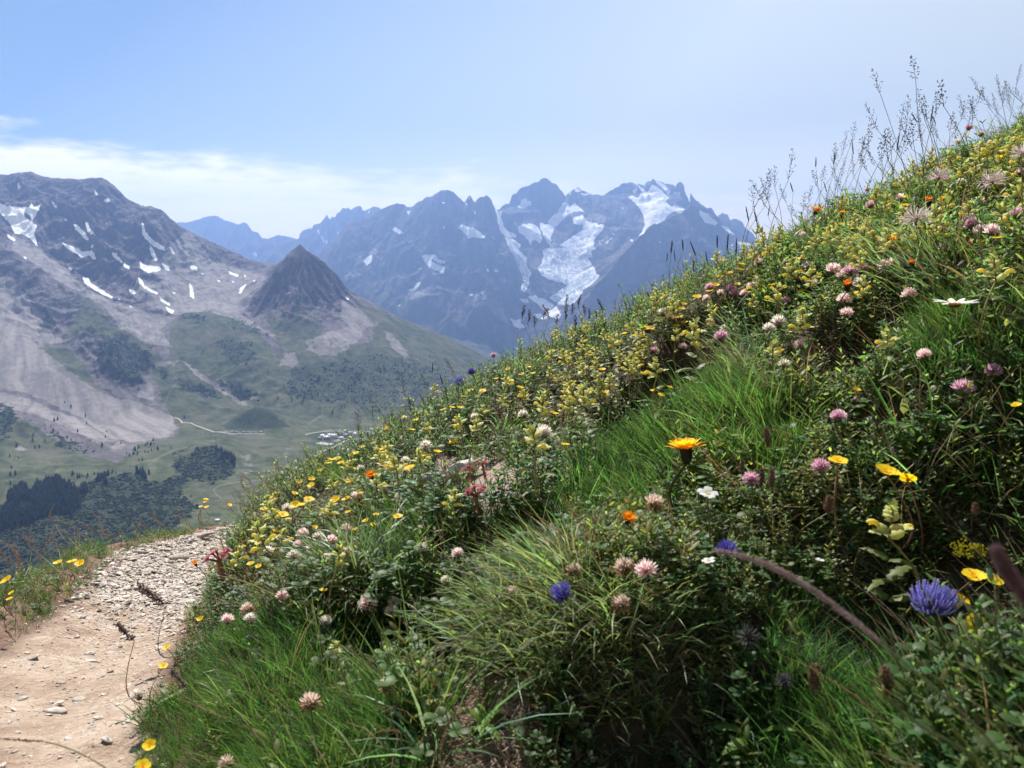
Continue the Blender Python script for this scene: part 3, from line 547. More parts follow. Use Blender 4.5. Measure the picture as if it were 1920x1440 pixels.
for poly in [[(155, 370), (200, 372), (195, 420), (205, 480), (215, 515), (180, 500), (160, 440)], [(175, 500), (215, 515), (260, 545), (328, 580), (325, 600), (265, 600), (230, 590), (195, 560)], [(230, 600), (290, 615), (360, 665), (358, 695), (310, 690), (260, 675)],
             [(260, 675), (340, 700), (415, 780), (420, 860), (460, 920), (455, 950), (410, 960), (375, 940), (340, 860), (300, 760)], [(375, 940), (440, 960), (445, 1010), (430, 1050), (400, 1095), (372, 1075), (372, 1030), (400, 1010)],
             [(345, 500), (390, 480), (500, 482), (540, 540), (560, 620), (540, 660), (500, 620), (470, 620), (460, 680), (520, 725), (480, 700), (440, 640), (400, 590), (350, 560)], [(540, 470), (590, 480), (660, 480), (665, 520), (640, 600), (635, 680), (590, 620), (560, 560)],
             [(615, 465), (650, 400), (700, 380), (720, 330), (760, 280), (820, 320), (850, 290), (900, 330), (935, 370), (850, 372), (790, 395), (740, 450), (690, 500), (650, 510)], [(335, 320), (400, 280), (460, 268), (465, 295), (410, 338), (350, 338)], [(300, 455), (340, 485), (345, 500), (310, 475)],
             [(830, 430), (920, 400), (960, 430), (970, 460), (1040, 475), (1120, 490), (1100, 540), (1060, 570), (1030, 630), (1020, 680), (1050, 700), (990, 720), (1020, 770), (975, 790), (1000, 830), (1030, 880), (1045, 930), (1080, 940), (1000, 1020), (930, 1070), (900, 1130), (850, 1190), (760, 1220), (700, 1190), (630, 1150), (700, 1090), (790, 1040), (740, 1000), (640, 990), (560, 950), (520, 880), (560, 830), (565, 760), (560, 720), (610, 700), (660, 650), (720, 665), (800, 620), (860, 570), (920, 540), (930, 490), (850, 480)],
             [(1335, 240), (1370, 225), (1420, 245), (1450, 200), (1520, 180), (1540, 125), (1600, 150), (1650, 200), (1700, 250), (1660, 270), (1720, 330), (1755, 300), (1850, 345), (1810, 385), (1760, 370), (1700, 385), (1660, 440), (1600, 475), (1550, 480), (1510, 510), (1470, 570), (1430, 580), (1480, 500), (1480, 440), (1440, 350), (1400, 290)],
             [(1370, 180), (1405, 150), (1410, 190), (1385, 205)], [(1420, 130), (1490, 180), (1460, 190)], [(1580, 95), (1650, 110), (1670, 150), (1720, 190), (1700, 215), (1640, 160)], [(1380, 108), (1420, 108), (1415, 135)], [(1740, 180), (1810, 220), (1800, 228), (1745, 210)], [(845, 165), (900, 160), (910, 185), (870, 190)], [(800, 205), (820, 205), (815, 218)], [(910, 200), (990, 210), (980, 218), (915, 212)],
             [(1065, 625), (1120, 625), (1080, 665), (1070, 650)], [(1130, 650), (1190, 595), (1190, 615), (1140, 655)], [(1180, 568), (1215, 565), (1200, 578)], [(1350, 625), (1375, 625), (1370, 645)], [(1590, 628), (1630, 655), (1620, 660)], [(1855, 925), (1920, 930), (1925, 960), (1880, 980)], [(1755, 1040), (1780, 995), (1860, 1065), (1840, 1072), (1790, 1050), (1790, 1080), (1755, 1080)],
             [(1720, 920), (1742, 922), (1738, 948), (1724, 944)], [(435, 1130), (500, 1120), (520, 1150), (600, 1160), (660, 1200), (700, 1240), (728, 1300), (710, 1340), (640, 1320), (590, 1280), (520, 1200), (470, 1170)], [(470, 1300), (520, 1285), (580, 1300), (600, 1330), (560, 1345)],
             [(265, 1330), (330, 1345), (410, 1330), (360, 1370), (410, 1410), (360, 1420), (310, 1400)], [(360, 1150), (420, 1155), (438, 1185), (400, 1188), (365, 1170)], [(0, 560), (50, 605), (0, 600)], [(125, 895), (160, 890), (160, 912), (130, 912)], [(60, 890), (92, 900), (70, 915)], [(1270, 330), (1290, 335), (1285, 345)],
             [(930, 1380), (940, 1405), (925, 1480), (915, 1480)]]:
    snow = np.maximum(snow, poly_mask(spx, spy, C4(poly), 1.6))
for poly in [[(835, 520), (880, 510), (900, 535), (945, 555), (945, 572), (900, 565), (850, 540)], [(1415, 482), (1440, 500), (1480, 485), (1560, 520), (1620, 545), (1685, 605), (1620, 600), (1560, 595), (1525, 610), (1490, 560)], [(1100, 770), (1180, 755), (1240, 765), (1245, 790), (1320, 815), (1320, 835), (1260, 830), (1200, 800), (1150, 810)],
             [(1120, 800), (1180, 810), (1250, 850), (1330, 875), (1310, 890), (1300, 925), (1270, 915), (1210, 885), (1150, 845)], [(585, 810), (640, 765), (662, 765), (655, 830), (620, 855), (600, 840)], [(980, 1075), (1040, 1055), (1060, 1005), (1095, 1005), (1085, 1040), (1040, 1078), (1000, 1080)], [(1530, 1120), (1560, 1105), (1572, 1115), (1550, 1128)],
             [(1632, 1100), (1680, 1085), (1660, 1110), (1665, 1135)], [(1755, 890), (1790, 885), (1798, 905), (1770, 915)], [(1665, 845), (1720, 895), (1690, 912), (1700, 890)], [(1560, 360), (1595, 375), (1598, 402)], [(1285, 500), (1320, 498), (1310, 530)], [(1290, 285), (1325, 290), (1315, 300)], [(970, 360), (1010, 355), (985, 390)], [(940, 305), (975, 315), (970, 325)],
             [(890, 1208), (910, 1208), (902, 1220)], [(1070, 875), (1135, 880), (1085, 886)], [(690, 812), (706, 815), (697, 824)], [(540, 765), (570, 762), (560, 772)], [(1530, 245), (1550, 250), (1540, 270)], [(1495, 290), (1520, 295), (1512, 305)], [(1725, 580), (1772, 628), (1750, 615)]]:
    snow = np.maximum(snow, poly_mask(spx, spy, C3(poly), 1.3))
for poly in [[(295, 785), (345, 805), (385, 850), (370, 862), (330, 850), (300, 810)], [(405, 860), (440, 870), (470, 905), (440, 900)], [(480, 940), (540, 950), (585, 985), (570, 1008), (520, 985)], [(462, 1010), (520, 1012), (515, 1033), (480, 1030)], [(440, 958), (465, 955), (460, 978), (445, 975)]]:
    snow = np.maximum(snow, poly_mask(spx, spy, CR(poly), 1.3))
for poly, w in [(C3([(390, 950), (470, 900), (590, 850), (680, 830), (600, 900), (500, 980), (430, 1000)]), 1), (C3([(980, 1080), (1100, 1030), (1140, 900), (1300, 930), (1200, 1040), (1170, 1130), (1000, 1160)]), 0.8), (C3([(420, 770), (560, 740), (770, 700), (740, 740), (600, 770), (440, 785)]), 1.0), (C3([(1200, 740), (1260, 725), (1390, 775), (1300, 800), (1230, 770)]), 1.0), (C3([(950, 630), (1050, 610), (1010, 655)]), 1.0), (C4([(940, 400), (1180, 400), (1160, 450), (1100, 480), (980, 440)]), 1.0), (C4([(1050, 600), (1250, 510), (1230, 560), (1080, 640)]), 1.0),
                (C4([(900, 1160), (1080, 960), (1200, 870), (1050, 1050), (900, 1200)]), 0.8), (C3([(1500, 1130), (1700, 1050), (1850, 1200), (1900, 1400), (1700, 1250), (1520, 1200)]), 0.6), (C4([(1400, 700), (1600, 700), (1700, 900), (1500, 850)]), 0.4)]:
    scree = np.maximum(scree, poly_mask(wpx, wpy, poly, 4.0) * w)
for poly, w in [([(560, 560), (640, 520), (700, 540), (760, 560), (820, 580), (870, 600), (950, 620), (1000, 640), (1100, 600), (1200, 590), (1300, 600), (1600, 600), (1600, 900), (500, 900)], 0.8)]:
    turf = np.maximum(turf, poly_mask(wpx, wpy, poly, 12.0) * w)
ob = mesh_np('mountain_massif', verts, grid_faces(NR2, NC2), M_far, smooth=True)
vattr(ob, 'cover', np.stack([snow, scree, turf, np.ones_like(snow)], -1).reshape(-1, 4))
vattr(ob, 'cover2', np.stack([snow * 0, poly_mask(wpx, wpy, C4([(565, 730), (660, 690), (800, 640), (900, 600), (1000, 700), (1040, 900), (1060, 960), (900, 1120), (760, 1220), (600, 1150), (700, 1080), (640, 990), (520, 880)]), 4) + poly_mask(wpx, wpy, C4([(230, 600), (290, 615), (415, 780), (460, 920), (440, 1000), (370, 940), (300, 760)]), 3), np.clip(0.5 + 0.5 * fbm(XX / 70, YY / 260, 4, 0.6, seed=91) + 0.4 * fbm(XX / 420, YY / 420, 4, 0.6, seed=93), 0, 1), np.ones_like(snow)], -1).reshape(-1, 4)); tag(ob, kind='structure')

# ---------------------------------------------------------------- the farthest ridges
def far_ridge(name, crest, D, px0, px1, zfoot, patches, seed):
    t_, s_ = ray([p[0] for p in crest], [p[1] for p in crest])
    t0, _ = ray(px0, 440); t1, _ = ray(px1, 440); nc = int(abs(px1 - px0) * 0.8); nr = 60
    tt = np.linspace(float(t0), float(t1), nc); zc = np.interp(tt, t_, s_ * D * 1000)
    k = np.linspace(-1, 1, nr)[:, None]
    dd = D + np.where(k < 0, k * 1.6, k * 1.2)
    zz = zc[None] - (zc[None] - zfoot) * np.abs(k) ** 0.85
    XX = tt[None] * dd * 1000; YY = dd * 1000 + 0 * XX
    zz = zz + ridged(XX / 260, YY / 420, 5, 0.55, seed=seed) * 75 * np.clip(np.abs(k) * 5, 0.12, 1) + fbm(XX / 60, YY / 60, 3, 0.6, seed=seed) * 14
    PX, PY = project(XX, YY, zz); sn = np.zeros(PX.shape)
    wx = PX + fbm(XX / 90, YY / 90, 3, seed=5) * 1.8; wy = PY + fbm(XX / 90, YY / 90, 3, seed=6) * 1.8
    for p in patches: sn = np.maximum(sn, poly_mask(wx, wy, p, 1.2))
    ob = mesh_np(name, np.stack([XX, YY, zz], -1).reshape(-1, 3), grid_faces(nr, nc), M_far, smooth=True)
    vattr(ob, 'cover', np.stack([sn, sn * 0, sn * 0, sn * 0 + 1], -1).reshape(-1, 4)); vattr(ob, 'cover2', np.stack([sn * 0, sn * 0, sn * 0, sn * 0 + 1], -1).reshape(-1, 4))
    return tag(ob, kind='structure')
c1 = C1([(600, 480), (750, 400), (880, 358), (930, 355), (990, 340), (1020, 328), (1060, 320), (1090, 325), (1120, 342), (1160, 352), (1190, 368), (1215, 355), (1235, 360), (1260, 400), (1290, 408), (1310, 435), (1350, 438), (1390, 420), (1420, 425), (1450, 433), (1490, 440), (1500, 420), (1510, 400), (1600, 360), (1700, 330)])
far_ridge('mountain_range', c1, 15.0, 150, 640, -300, [C1([(1265, 520), (1300, 505), (1305, 492), (1310, 515), (1280, 530)]), C1([(1330, 520), (1370, 505), (1400, 490), (1470, 468), (1460, 485), (1400, 505), (1360, 520)]), C1([(1300, 540), (1380, 525), (1440, 510), (1450, 530), (1380, 560), (1330, 560)]), C1([(1030, 365), (1042, 362), (1036, 372)])], 3.3)
c2 = C3([(-200, 640), (0, 600), (15, 545), (40, 535), (100, 495), (150, 465), (195, 455), (215, 425), (240, 400), (252, 375), (262, 395), (275, 420), (290, 415), (297, 388), (308, 402), (330, 395), (345, 360), (370, 345), (395, 315), (420, 320), (445, 312), (468, 325), (485, 318), (500, 302), (545, 290), (565, 305), (575, 335), (595, 340), (640, 315), (675, 295), (700, 312), (720, 308), (755, 330), (900, 420), (1200, 600)])
far_ridge('mountain_range', c2, 13.2, 480, 860, -300, [C3([(600, 365), (640, 345), (665, 345), (620, 385)]), C3([(165, 535), (175, 535), (215, 600), (265, 655), (255, 668), (225, 640), (200, 600)]), C3([(345, 540), (352, 540), (358, 580), (350, 580)]), C3([(430, 440), (440, 445), (438, 458)]), C3([(100, 500), (150, 490), (140, 505), (105, 515)])], 7.7)
c3 = CR([(200, 900), (385, 860), (390, 800), (410, 790), (440, 795), (450, 825), (470, 815), (510, 830), (530, 865), (560, 890), (580, 915), (620, 940), (800, 1100)])
far_ridge('mountain_range', c3, 13.8, 1270, 1560, -200, [], 13.7)

# ---------------------------------------------------------------- haze: the air between here and the peaks
def make_haze():
    x0, x1, y0, y1, z0, z1 = -14000, 11000, -900, 16500, -1250, 1650
    v = np.array([(x, y, z) for z in (z0, z1) for y in (y0, y1) for x in (x0, x1)], float)
    f = np.array([(0, 2, 3, 1), (4, 5, 7, 6), (0, 1, 5, 4), (2, 6, 7, 3), (0, 4, 6, 2), (1, 3, 7, 5)])
    m, t = new_mat('haze_air')
    vp = N(t, 'ShaderNodeVolumePrincipled', inp={'Density': 8.2e-5, 'Anisotropy': 0.5}); vp.inputs['Color'].default_value = (0.29, 0.47, 0.95, 1)
    o = N(t, 'ShaderNodeOutputMaterial'); L(t, vp.outputs[0], o.inputs['Volume'])
    ob = mesh_np('haze', v, f, m); tag(ob, kind='stuff')
make_haze()

# ---------------------------------------------------------------- the deep valley floor between the ranges
gx_ = np.linspace(-13500, 10500, 60); gy_ = np.linspace(-850, 16000, 60); FX, FY = np.meshgrid(gx_, gy_)
tag(mesh_np('terrain', np.stack([FX, FY, -1010 + 18 * fbm(FX / 2500, FY / 2500, 3, seed=77)], -1).reshape(-1, 3), grid_faces(60, 60), None, smooth=True), kind='structure')
# ---------------------------------------------------------------- valley: woods, single trees, village, road, parked cars
def flat_mat(name, col, rough=0.8, spec=0.3, var=0.0, scale=3.0):
    m, t = new_mat(name)
    b = N(t, 'ShaderNodeBsdfPrincipled', inp={'Roughness': rough}); b.inputs['Specular IOR Level'].default_value = spec
    if var:
        c = mixc(t, noise(t, scale, 4), tuple(max(0, x * (1 - var)) for x in col), tuple(min(1, x * (1 + var)) for x in col))
        L(t, c, b.inputs['Base Color'])
    else: b.inputs['Base Color'].default_value = (*col, 1)
    o = N(t, 'ShaderNodeOutputMaterial'); L(t, b.outputs[0], o.inputs['Surface'])
    return m
bpy.data.objects['terrain'].data.materials.append(flat_mat('valley_turf', (0.06, 0.075, 0.035), .95, .1, .4, .004))
M_conifer = flat_mat('conifer_needles', (0.014, 0.024, 0.018), 0.9, 0.1, 0.5, 0.15)
M_alder = flat_mat('alder_scrub', (0.018, 0.027, 0.016), 0.9, 0.1, 0.6, 0.05)
rs = np.random.RandomState(11)
def conifer_geo(h, r, seed):
    q = np.random.RandomState(seed); vs = []; fs = []
    def ring(z, rad, n=7):
        a = np.arange(n) / n * 2 * np.pi + q.rand() * 3; k = rad * (0.65 + 0.6 * q.rand(n))
        return np.stack([np.cos(a) * k, np.sin(a) * k, z + q.randn(n) * h * 0.015], 1)
    for i in range(5):
        z0 = h * (0.08 + 0.17 * i); z1 = min(h, z0 + h * 0.34); b = ring(z0, r * (1 - 0.17 * i)); n0 = len(vs)
        vs.extend(b.tolist()); vs.append([0, 0, z1]); fs.extend([(n0 + k, n0 + (k + 1) % 7, n0 + 7) for k in range(7)])
    n0 = len(vs); a = np.arange(4) * np.pi / 2
    vs.extend(np.stack([np.cos(a) * r * .1, np.sin(a) * r * .1, a * 0 - h * .05], 1).tolist()); vs.extend(np.stack([np.cos(a) * r * .08, np.sin(a) * r * .08, a * 0 + h * .3], 1).tolist())
    for k in range(4): fs.extend([(n0 + k, n0 + (k + 1) % 4, n0 + 4 + k), (n0 + (k + 1) % 4, n0 + 4 + (k + 1) % 4, n0 + 4 + k)])
    return np.array(vs), np.array(fs)
def lump_geo(seed):
    q = np.random.RandomState(seed)
    vs = [(0, 0, .8)]; n = 6
    for z, rr_ in ((.55, .6), (.1, 1.0), (-.3, .9)):
        for k in range(n):
            a = (k + q.rand() * .5) / n * 2 * math.pi; kk = rr_ * (0.75 + .5 * q.rand()); vs.append((math.cos(a) * kk, math.sin(a) * kk, z + q.randn() * .1))
    fs = [(0, 1 + k, 1 + (k + 1) % n) for k in range(n)]
    for l in range(2):
        for k in range(n):
            a, b = 1 + l * n + k, 1 + l * n + (k + 1) % n; fs += [(a, a + n, b), (b, a + n, b + n)]
    return np.array(vs), np.array(fs)
def replicate(protos, idx, pos, scl, rotz, tilt=None):
    """merge many transformed copies of triangle prototypes; returns verts, faces, copy index per vertex"""
    V = []; F = []; Ix = []; off = 0
    for p, (pv, pf) in enumerate(protos):
        w = np.nonzero(idx == p)[0]
        if len(w) == 0: continue
        c, s = np.cos(rotz[w])[:, None], np.sin(rotz[w])[:, None]
        sc = scl[w][:, None] if scl.ndim == 1 else scl[w][:, None, :]
        if scl.ndim == 1: v = pv[None] * sc[..., None]
        else: v = pv[None] * sc
        x = v[..., 0] * c - v[..., 1] * s; y = v[..., 0] * s + v[..., 1] * c; z = v[..., 2]
        if tilt is not None:
            x = x + z * tilt[w, 0][:, None]; y = y + z * tilt[w, 1][:, None]
        o = np.stack([x, y, z], -1) + pos[w][:, None, :]
        V.append(o.reshape(-1, 3)); F.append((pf[None] + (np.arange(len(w)) * len(pv))[:, None, None] + off).reshape(-1, pf.shape[1])); Ix.append(np.repeat(w, len(pv)))
        off += len(w) * len(pv)
    return np.concatenate(V), np.concatenate(F), np.concatenate(Ix)
VPX, VPY = project(verts_l1[..., 0], verts_l1[..., 1], verts_l1[..., 2])
def pick(weight, n, rs):
    w = (weight * CELL).ravel(); w = w / w.sum()
    k = rs.choice(w.size, n, p=w); p = verts_l1.reshape(-1, 3)[k].copy()
    p[:, 0] += rs.uniform(-2.5, 2.5, n); p[:, 1] += rs.uniform(-3.5, 3.5, n)
    return p
CELL = np.repeat((DG_L1 * 1.0)[:, None], VPX.shape[1], 1)
def pm(polys, soft=4):
    o = np.zeros(VPX.shape)
    for p, w in polys: o = np.maximum(o, w * poly_mask(VPX + fbm(verts_l1[..., 0] / 70, verts_l1[..., 1] / 70, 3, seed=88) * 8, VPY + fbm(verts_l1[..., 0] / 70, verts_l1[..., 1] / 70, 3, seed=99) * 6, p, soft))
    return o
protos = [conifer_geo(1, 0.2 + .03 * k, k) for k in range(5)]
dense = pm([(C2([(60, 1180), (100, 1080), (180, 1030), (290, 1080), (350, 990), (520, 965), (620, 1020), (700, 1080), (720, 1200), (640, 1290), (520, 1260), (300, 1330), (0, 1440), (0, 1250)]), 1), (C2([(700, 1040), (780, 1010), (780, 1080), (720, 1090)]), 1), (C2([(890, 960), (960, 930), (970, 1000), (910, 1010)]), 1),
            (C2([(1230, 880), (1330, 900), (1350, 990), (1290, 960)]), .4), ([(405, 838), (440, 855), (440, 880), (415, 862)], .4)], 2)
dense = dense * np.clip(fbm(verts_l1[..., 0] / 50, verts_l1[..., 1] / 50, 3, seed=333) * 2 + .7, 0, 1)
p1_ = pick(dense, 1500, rs)
sparse = pm([(C1([(1480, 1080), (1600, 1120), (1900, 1060), (1930, 1300), (1700, 1330), (1480, 1290), (1400, 1230)]), 1), ([(690, 690), (760, 700), (960, 760), (960, 800), (780, 790)], .7), (C1([(900, 1160), (1110, 1200), (1100, 1250), (900, 1210)]), .8), (C1([(1080, 1160), (1200, 1160), (1290, 1240), (1160, 1230)]), 1), (C2([(1080, 640), (1420, 620), (1420, 700), (1200, 760)]), .6),
             (C1([(540, 1050), (760, 1050), (700, 1230), (600, 1160)]), .6), (C2([(150, 1000), (1100, 880), (1050, 960), (150, 1060)]), .8), (C2([(1300, 960), (1750, 1150), (1750, 1250), (1350, 1150)]), .8), ([(600, 640), (900, 680), (900, 760), (600, 740)], .35)], 3)
clump = np.clip(fbm(verts_l1[..., 0] / 60, verts_l1[..., 1] / 90, 3, seed=301) * 2.2 + .25, 0, 1) ** 2
p2_ = pick(sparse * clump, 900, rs)
pos = np.concatenate([p1_, p2_]); n = len(pos)
hh = np.concatenate([rs.uniform(8, 22, 1500), rs.uniform(4, 13, n - 1500)])
V, F, _ = replicate(protos, rs.randint(0, 5, n), pos, hh, rs.rand(n) * 6.3)
tag(mesh_np('forest', V, F, M_conifer), 'dark conifer wood and scattered spruces on the valley slopes', 'forest', kind='stuff')
lumps = [lump_geo(k) for k in range(6)]
sw = np.clip(SCRUB_L1 - .25, 0, 1) ** 1.3 * (VPY < 1110) * (0.4 + np.clip(fbm(verts_l1[..., 0] / 40, verts_l1[..., 1] / 60, 3, seed=311) * 2 + .5, 0, 1))
n = 15000
pos = pick(sw, n, rs); sc = rs.uniform(1.6, 4.2, n) * np.where(rs.rand(n) < .08, 1.6, 1)
V, F, _ = replicate(lumps, rs.randint(0, 6, n), pos, np.stack([sc, sc, sc * rs.uniform(.7, 1.2, n)], 1), rs.rand(n) * 6.3)
tag(mesh_np('scrub', V, F, M_alder, smooth=False), 'dark green alder scrub filling the ravine and the wooded mound', 'scrub', kind='stuff')

cm_ = [mesh_np('conifer_tree', v * 1.0, f, M_conifer, link=False).data for v, f in protos]
tree_px = C2([(770, 390), (585, 270), (640, 310), (490, 430), (520, 425), (410, 510), (480, 520), (300, 560), (295, 620), (405, 620), (355, 672), (315, 680), (150, 665), (170, 770), (105, 860), (95, 1010), (225, 1010), (190, 1015), (535, 935), (655, 915), (720, 935), (745, 940), (780, 950), (790, 925), (850, 915), (1015, 895), (1045, 910), (1120, 930), (920, 650), (950, 580), (1090, 640), (915, 670), (700, 530), (605, 590), (640, 605), (1140, 730), (1165, 750), (1220, 700), (1235, 740), (1240, 725), (1310, 650), (1355, 655), (1365, 700), (1420, 690), (1380, 610), (1250, 790), (1280, 790), (1225, 860), (1285, 880), (1660, 405), (780, 460), (960, 530), (700, 945), (140, 920), (95, 930), (90, 760), (1540, 680)]) + \
    C1([(1500, 1245), (1515, 1260), (1560, 1240), (1600, 1300), (1660, 1330), (1420, 1185), (1455, 1205), (1390, 1250), (1640, 1260), (1730, 1210), (1760, 1150), (1800, 1130), (1830, 1240), (1880, 1220)])
CON = []
for i, (x, y) in enumerate(tree_px):
    p = valley_hit(x, y)
    if p is None: continue
    o = bpy.data.objects.new('conifer_tree', cm_[i % 5]); COL.objects.link(o)
    hgt = rs.uniform(8, 15); o.location = (p.x, p.y, valley_z(p.x, p.y) - .3); o.scale = (hgt, hgt, hgt); o.rotation_euler.z = rs.rand() * 6
    CON.append((o, x, y))

ORD = ['closest', 'second closest', 'third closest', 'fourth closest', 'fifth closest', 'sixth closest', 'seventh closest', 'eighth closest', 'ninth closest', 'tenth closest', 'eleventh closest', 'twelfth closest', 'thirteenth closest', 'fourteenth closest', 'fifteenth closest']
VLM = [(380, 870, 'the scrub covered mound'), (478, 785, 'the bare grassy knoll'), (630, 825, 'the village'), (110, 930, 'the dark spruce wood'), (190, 935, 'the alder slope'), (60, 800, 'the gullied bank'), (330, 800, 'the toe of the scree fan'), (565, 700, 'the slope under the cone'), (200, 790, 'the middle of the scree fan'), (20, 890, 'the frame edge meadow'), (240, 855, 'the stream at the scree foot'), (680, 740, 'the far wooded slope')]
cg_ = {}
for o, x, y in CON:
    k = min(VLM, key=lambda m: (m[0] - x) ** 2 + (m[1] - y) ** 2); w_ = 'above' if y < k[1] else 'below'; cg_.setdefault((w_, k), []).append((o, x, y))
for (w_, k), l_ in cg_.items():
    l_.sort(key=lambda q: (q[1] - k[0]) ** 2 + (q[2] - k[1]) ** 2)
    for i, (o, x, y) in enumerate(l_): tag(o, f'lone dark conifer {w_} {k[2]}' + (f', {ORD[i]} to it' if len(l_) > 1 else ''), 'tree', 'lone conifers dotted over the valley')
NTH = ['first', 'second', 'third', 'fourth', 'fifth', 'sixth', 'seventh', 'eighth', 'ninth', 'tenth', 'eleventh', 'twelfth', 'thirteenth', 'fourteenth', 'fifteenth', 'sixteenth', 'seventeenth', 'eighteenth', 'nineteenth', 'twentieth', 'twenty-first', 'twenty-second', 'twenty-third', 'twenty-fourth', 'twenty-fifth', 'last']
def drape(name, pts, width, mat, lift=0.6):
    P = []
    for x, y in pts:
        h = valley_hit(x, y)
        if h is not None: P.append(h)
    Q = []
    for a, b in zip(P[:-1], P[1:]):
        k = max(2, int((b - a).length / 8))
        Q += [a.lerp(b, i / k) for i in range(k)]
    Q.append(P[-1]); vs = []
    for i, q in enumerate(Q):
        d = (Q[min(i + 1, len(Q) - 1)] - Q[max(i - 1, 0)]); d.z = 0; d.normalize(); nrm = Vector((-d.y, d.x, 0))
        for s in (-1, 1):
            p = q + nrm * s * width / 2; vs.append((p.x, p.y, valley_z(p.x, p.y) + lift))
    f = [(2 * i, 2 * i + 1, 2 * i + 3, 2 * i + 2) for i in range(len(Q) - 1)]
    return tag(mesh_np(name, np.array(vs), np.array(f), mat), kind='structure')
M_road = flat_mat('pale_gravel_road', (0.42, 0.39, 0.36), .9, .1, .15, .1)
drape('road', C2([(1570, 400), (1600, 412), (1625, 425), (1640, 446), (1680, 450), (1725, 456), (1800, 486), (1870, 512), (1920, 528)]) + [(412, 811), (425, 814), (440, 815), (470, 814.5), (496, 814)], 5.0, M_road)
drape('road', [(573, 816), (580, 813.5), (596, 811), (620, 809.5), (650, 809.5), (700, 811)], 6.0, M_road)
drape('road', [(590, 850), (606, 846), (622, 841), (636, 834), (648, 827), (664, 824), (690, 824), (720, 826)], 7.0, M_road)
drape('car_park', [(596, 831), (606, 833), (622, 834)], 26.0, M_road, .7)
M_pave = flat_mat('village_paving', (0.33, 0.31, 0.30), .9, .1, .2, .08)
drape('car_park', [(628, 829), (642, 823), (660, 818), (680, 815)], 16.0, M_pave, .5)
M_wall_a = flat_mat('house_plaster', (0.62, 0.60, 0.56), .9, .1); M_wall_b = flat_mat('house_stone', (0.28, 0.25, 0.24), .9, .1, .2, .5)
M_roof_a = flat_mat('roof_metal', (0.62, 0.62, 0.66), .45, .5); M_roof_b = flat_mat('roof_slate', (0.13, 0.13, 0.16), .6, .4, .2, .5); M_win = flat_mat('window_dark', (0.03, 0.035, 0.05), .2, .6)
def box_geo(x0, x1, y0, y1, z0, z1):
    v = [(x, y, z) for z in (z0, z1) for y in (y0, y1) for x in (x0, x1)]
    return v, [(0, 2, 3, 1), (4, 5, 7, 6), (0, 1, 5, 4), (2, 6, 7, 3), (0, 4, 6, 2), (1, 3, 7, 5)]
def house(px, py, w, d, h, rot, wall, roof, label, flat=False):
    p = valley_hit(px, py)
    root = bpy.data.objects.new('mountain_house', None); COL.objects.link(root); root.location = (p.x, p.y, valley_z(p.x, p.y) - .5); root.rotation_euler.z = rot
    tag(root, label, 'house', 'houses of the mountain pass village')
    v, f = box_geo(-w / 2, w / 2, -d / 2, d / 2, -3, h)
    rh = 0.6 if flat else d * .34
    if not flat:
        v += [(-w / 2, 0, h + rh - .3), (w / 2, 0, h + rh - .3)]
        q = mesh_np('wall', np.array(v), [np.array(f), np.array([(4, 8, 6), (5, 7, 9)])], wall, root)
    else: q = mesh_np('wall', np.array(v), np.array(f), wall, root)
    if flat: rv, rf = box_geo(-w / 2 - .4, w / 2 + .4, -d / 2 - .4, d / 2 + .4, h + .01, h + .6)
    else:
        e = .9; z0 = h - e * rh / (d / 2); a, b = w / 2 + .7, d / 2 + e
        rv = [(-a, -b, z0), (a, -b, z0), (a, 0, h + rh), (-a, 0, h + rh), (-a, b, z0), (a, b, z0)] + [(-a, -b, z0 + .5), (a, -b, z0 + .5), (a, 0, h + rh + .5), (-a, 0, h + rh + .5), (-a, b, z0 + .5), (a, b, z0 + .5)]
        rf = [(6, 7, 8, 9), (9, 8, 11, 10), (0, 3, 2, 1), (3, 4, 5, 2), (0, 1, 7, 6), (4, 10, 11, 5), (0, 6, 9, 3), (3, 9, 10, 4), (1, 2, 8, 7), (2, 5, 11, 8)]
    mesh_np('roof', np.array(rv), np.array(rf), roof, root)
    for fl in range(max(1, int(h // 3))):
        k = max(2, int(w // 5))
        for i in range(k):
            x = -w / 2 + w * (i + .5) / k; z = 1.3 + fl * 3
            bv, bf = box_geo(x - .7, x + .7, -d / 2 - .12, -d / 2 - .02, z, z + 1.4)
            mesh_np('window', np.array(bv), np.array(bf), M_win, root)
    return root
for a in [(600, 825, 12, 10, 6, .2, M_wall_b, M_roof_b, 'dark walled house at the meadow end of the village'), (606, 820, 16, 11, 6, -.15, M_wall_a, M_roof_a, 'pale house with bright roof behind the dark walled one'),
          (613, 824, 20, 12, 8, .1, M_wall_b, M_roof_a, 'long grey house with pale roof beside the car park'), (618, 819, 14, 10, 6, .4, M_wall_a, M_roof_a, 'small pale roofed house behind the long grey house'),
          (627, 822, 18, 12, 9, -.1, M_wall_a, M_roof_a, 'tall white house in the middle of the village'), (634, 818, 12, 9, 6, .5, M_wall_b, M_roof_b, 'slate roofed house behind the tall white one'),
          (640, 824, 14, 10, 6, .15, M_wall_a, M_roof_a, 'white house at the bend of the village road'), (644, 816, 12, 9, 6, 0, M_wall_b, M_roof_b, 'small slate roofed house near the upper road'),
          (650, 820, 22, 13, 8, .05, M_wall_b, M_roof_b, 'wide dark hotel building with slate roof'), (658, 815, 16, 10, 6, -.2, M_wall_a, M_roof_a, 'white house beyond the dark hotel'), (668, 817, 18, 11, 6, .1, M_wall_a, M_roof_a, 'white house where the flowering slope hides the village'),
          (408, 978, 9, 7, 3, .3, M_wall_b, M_roof_a, 'tiny hut with white roof just beyond the path bend')]:
    if a[1] > 900:
        house(*a)
    else: house(*a)
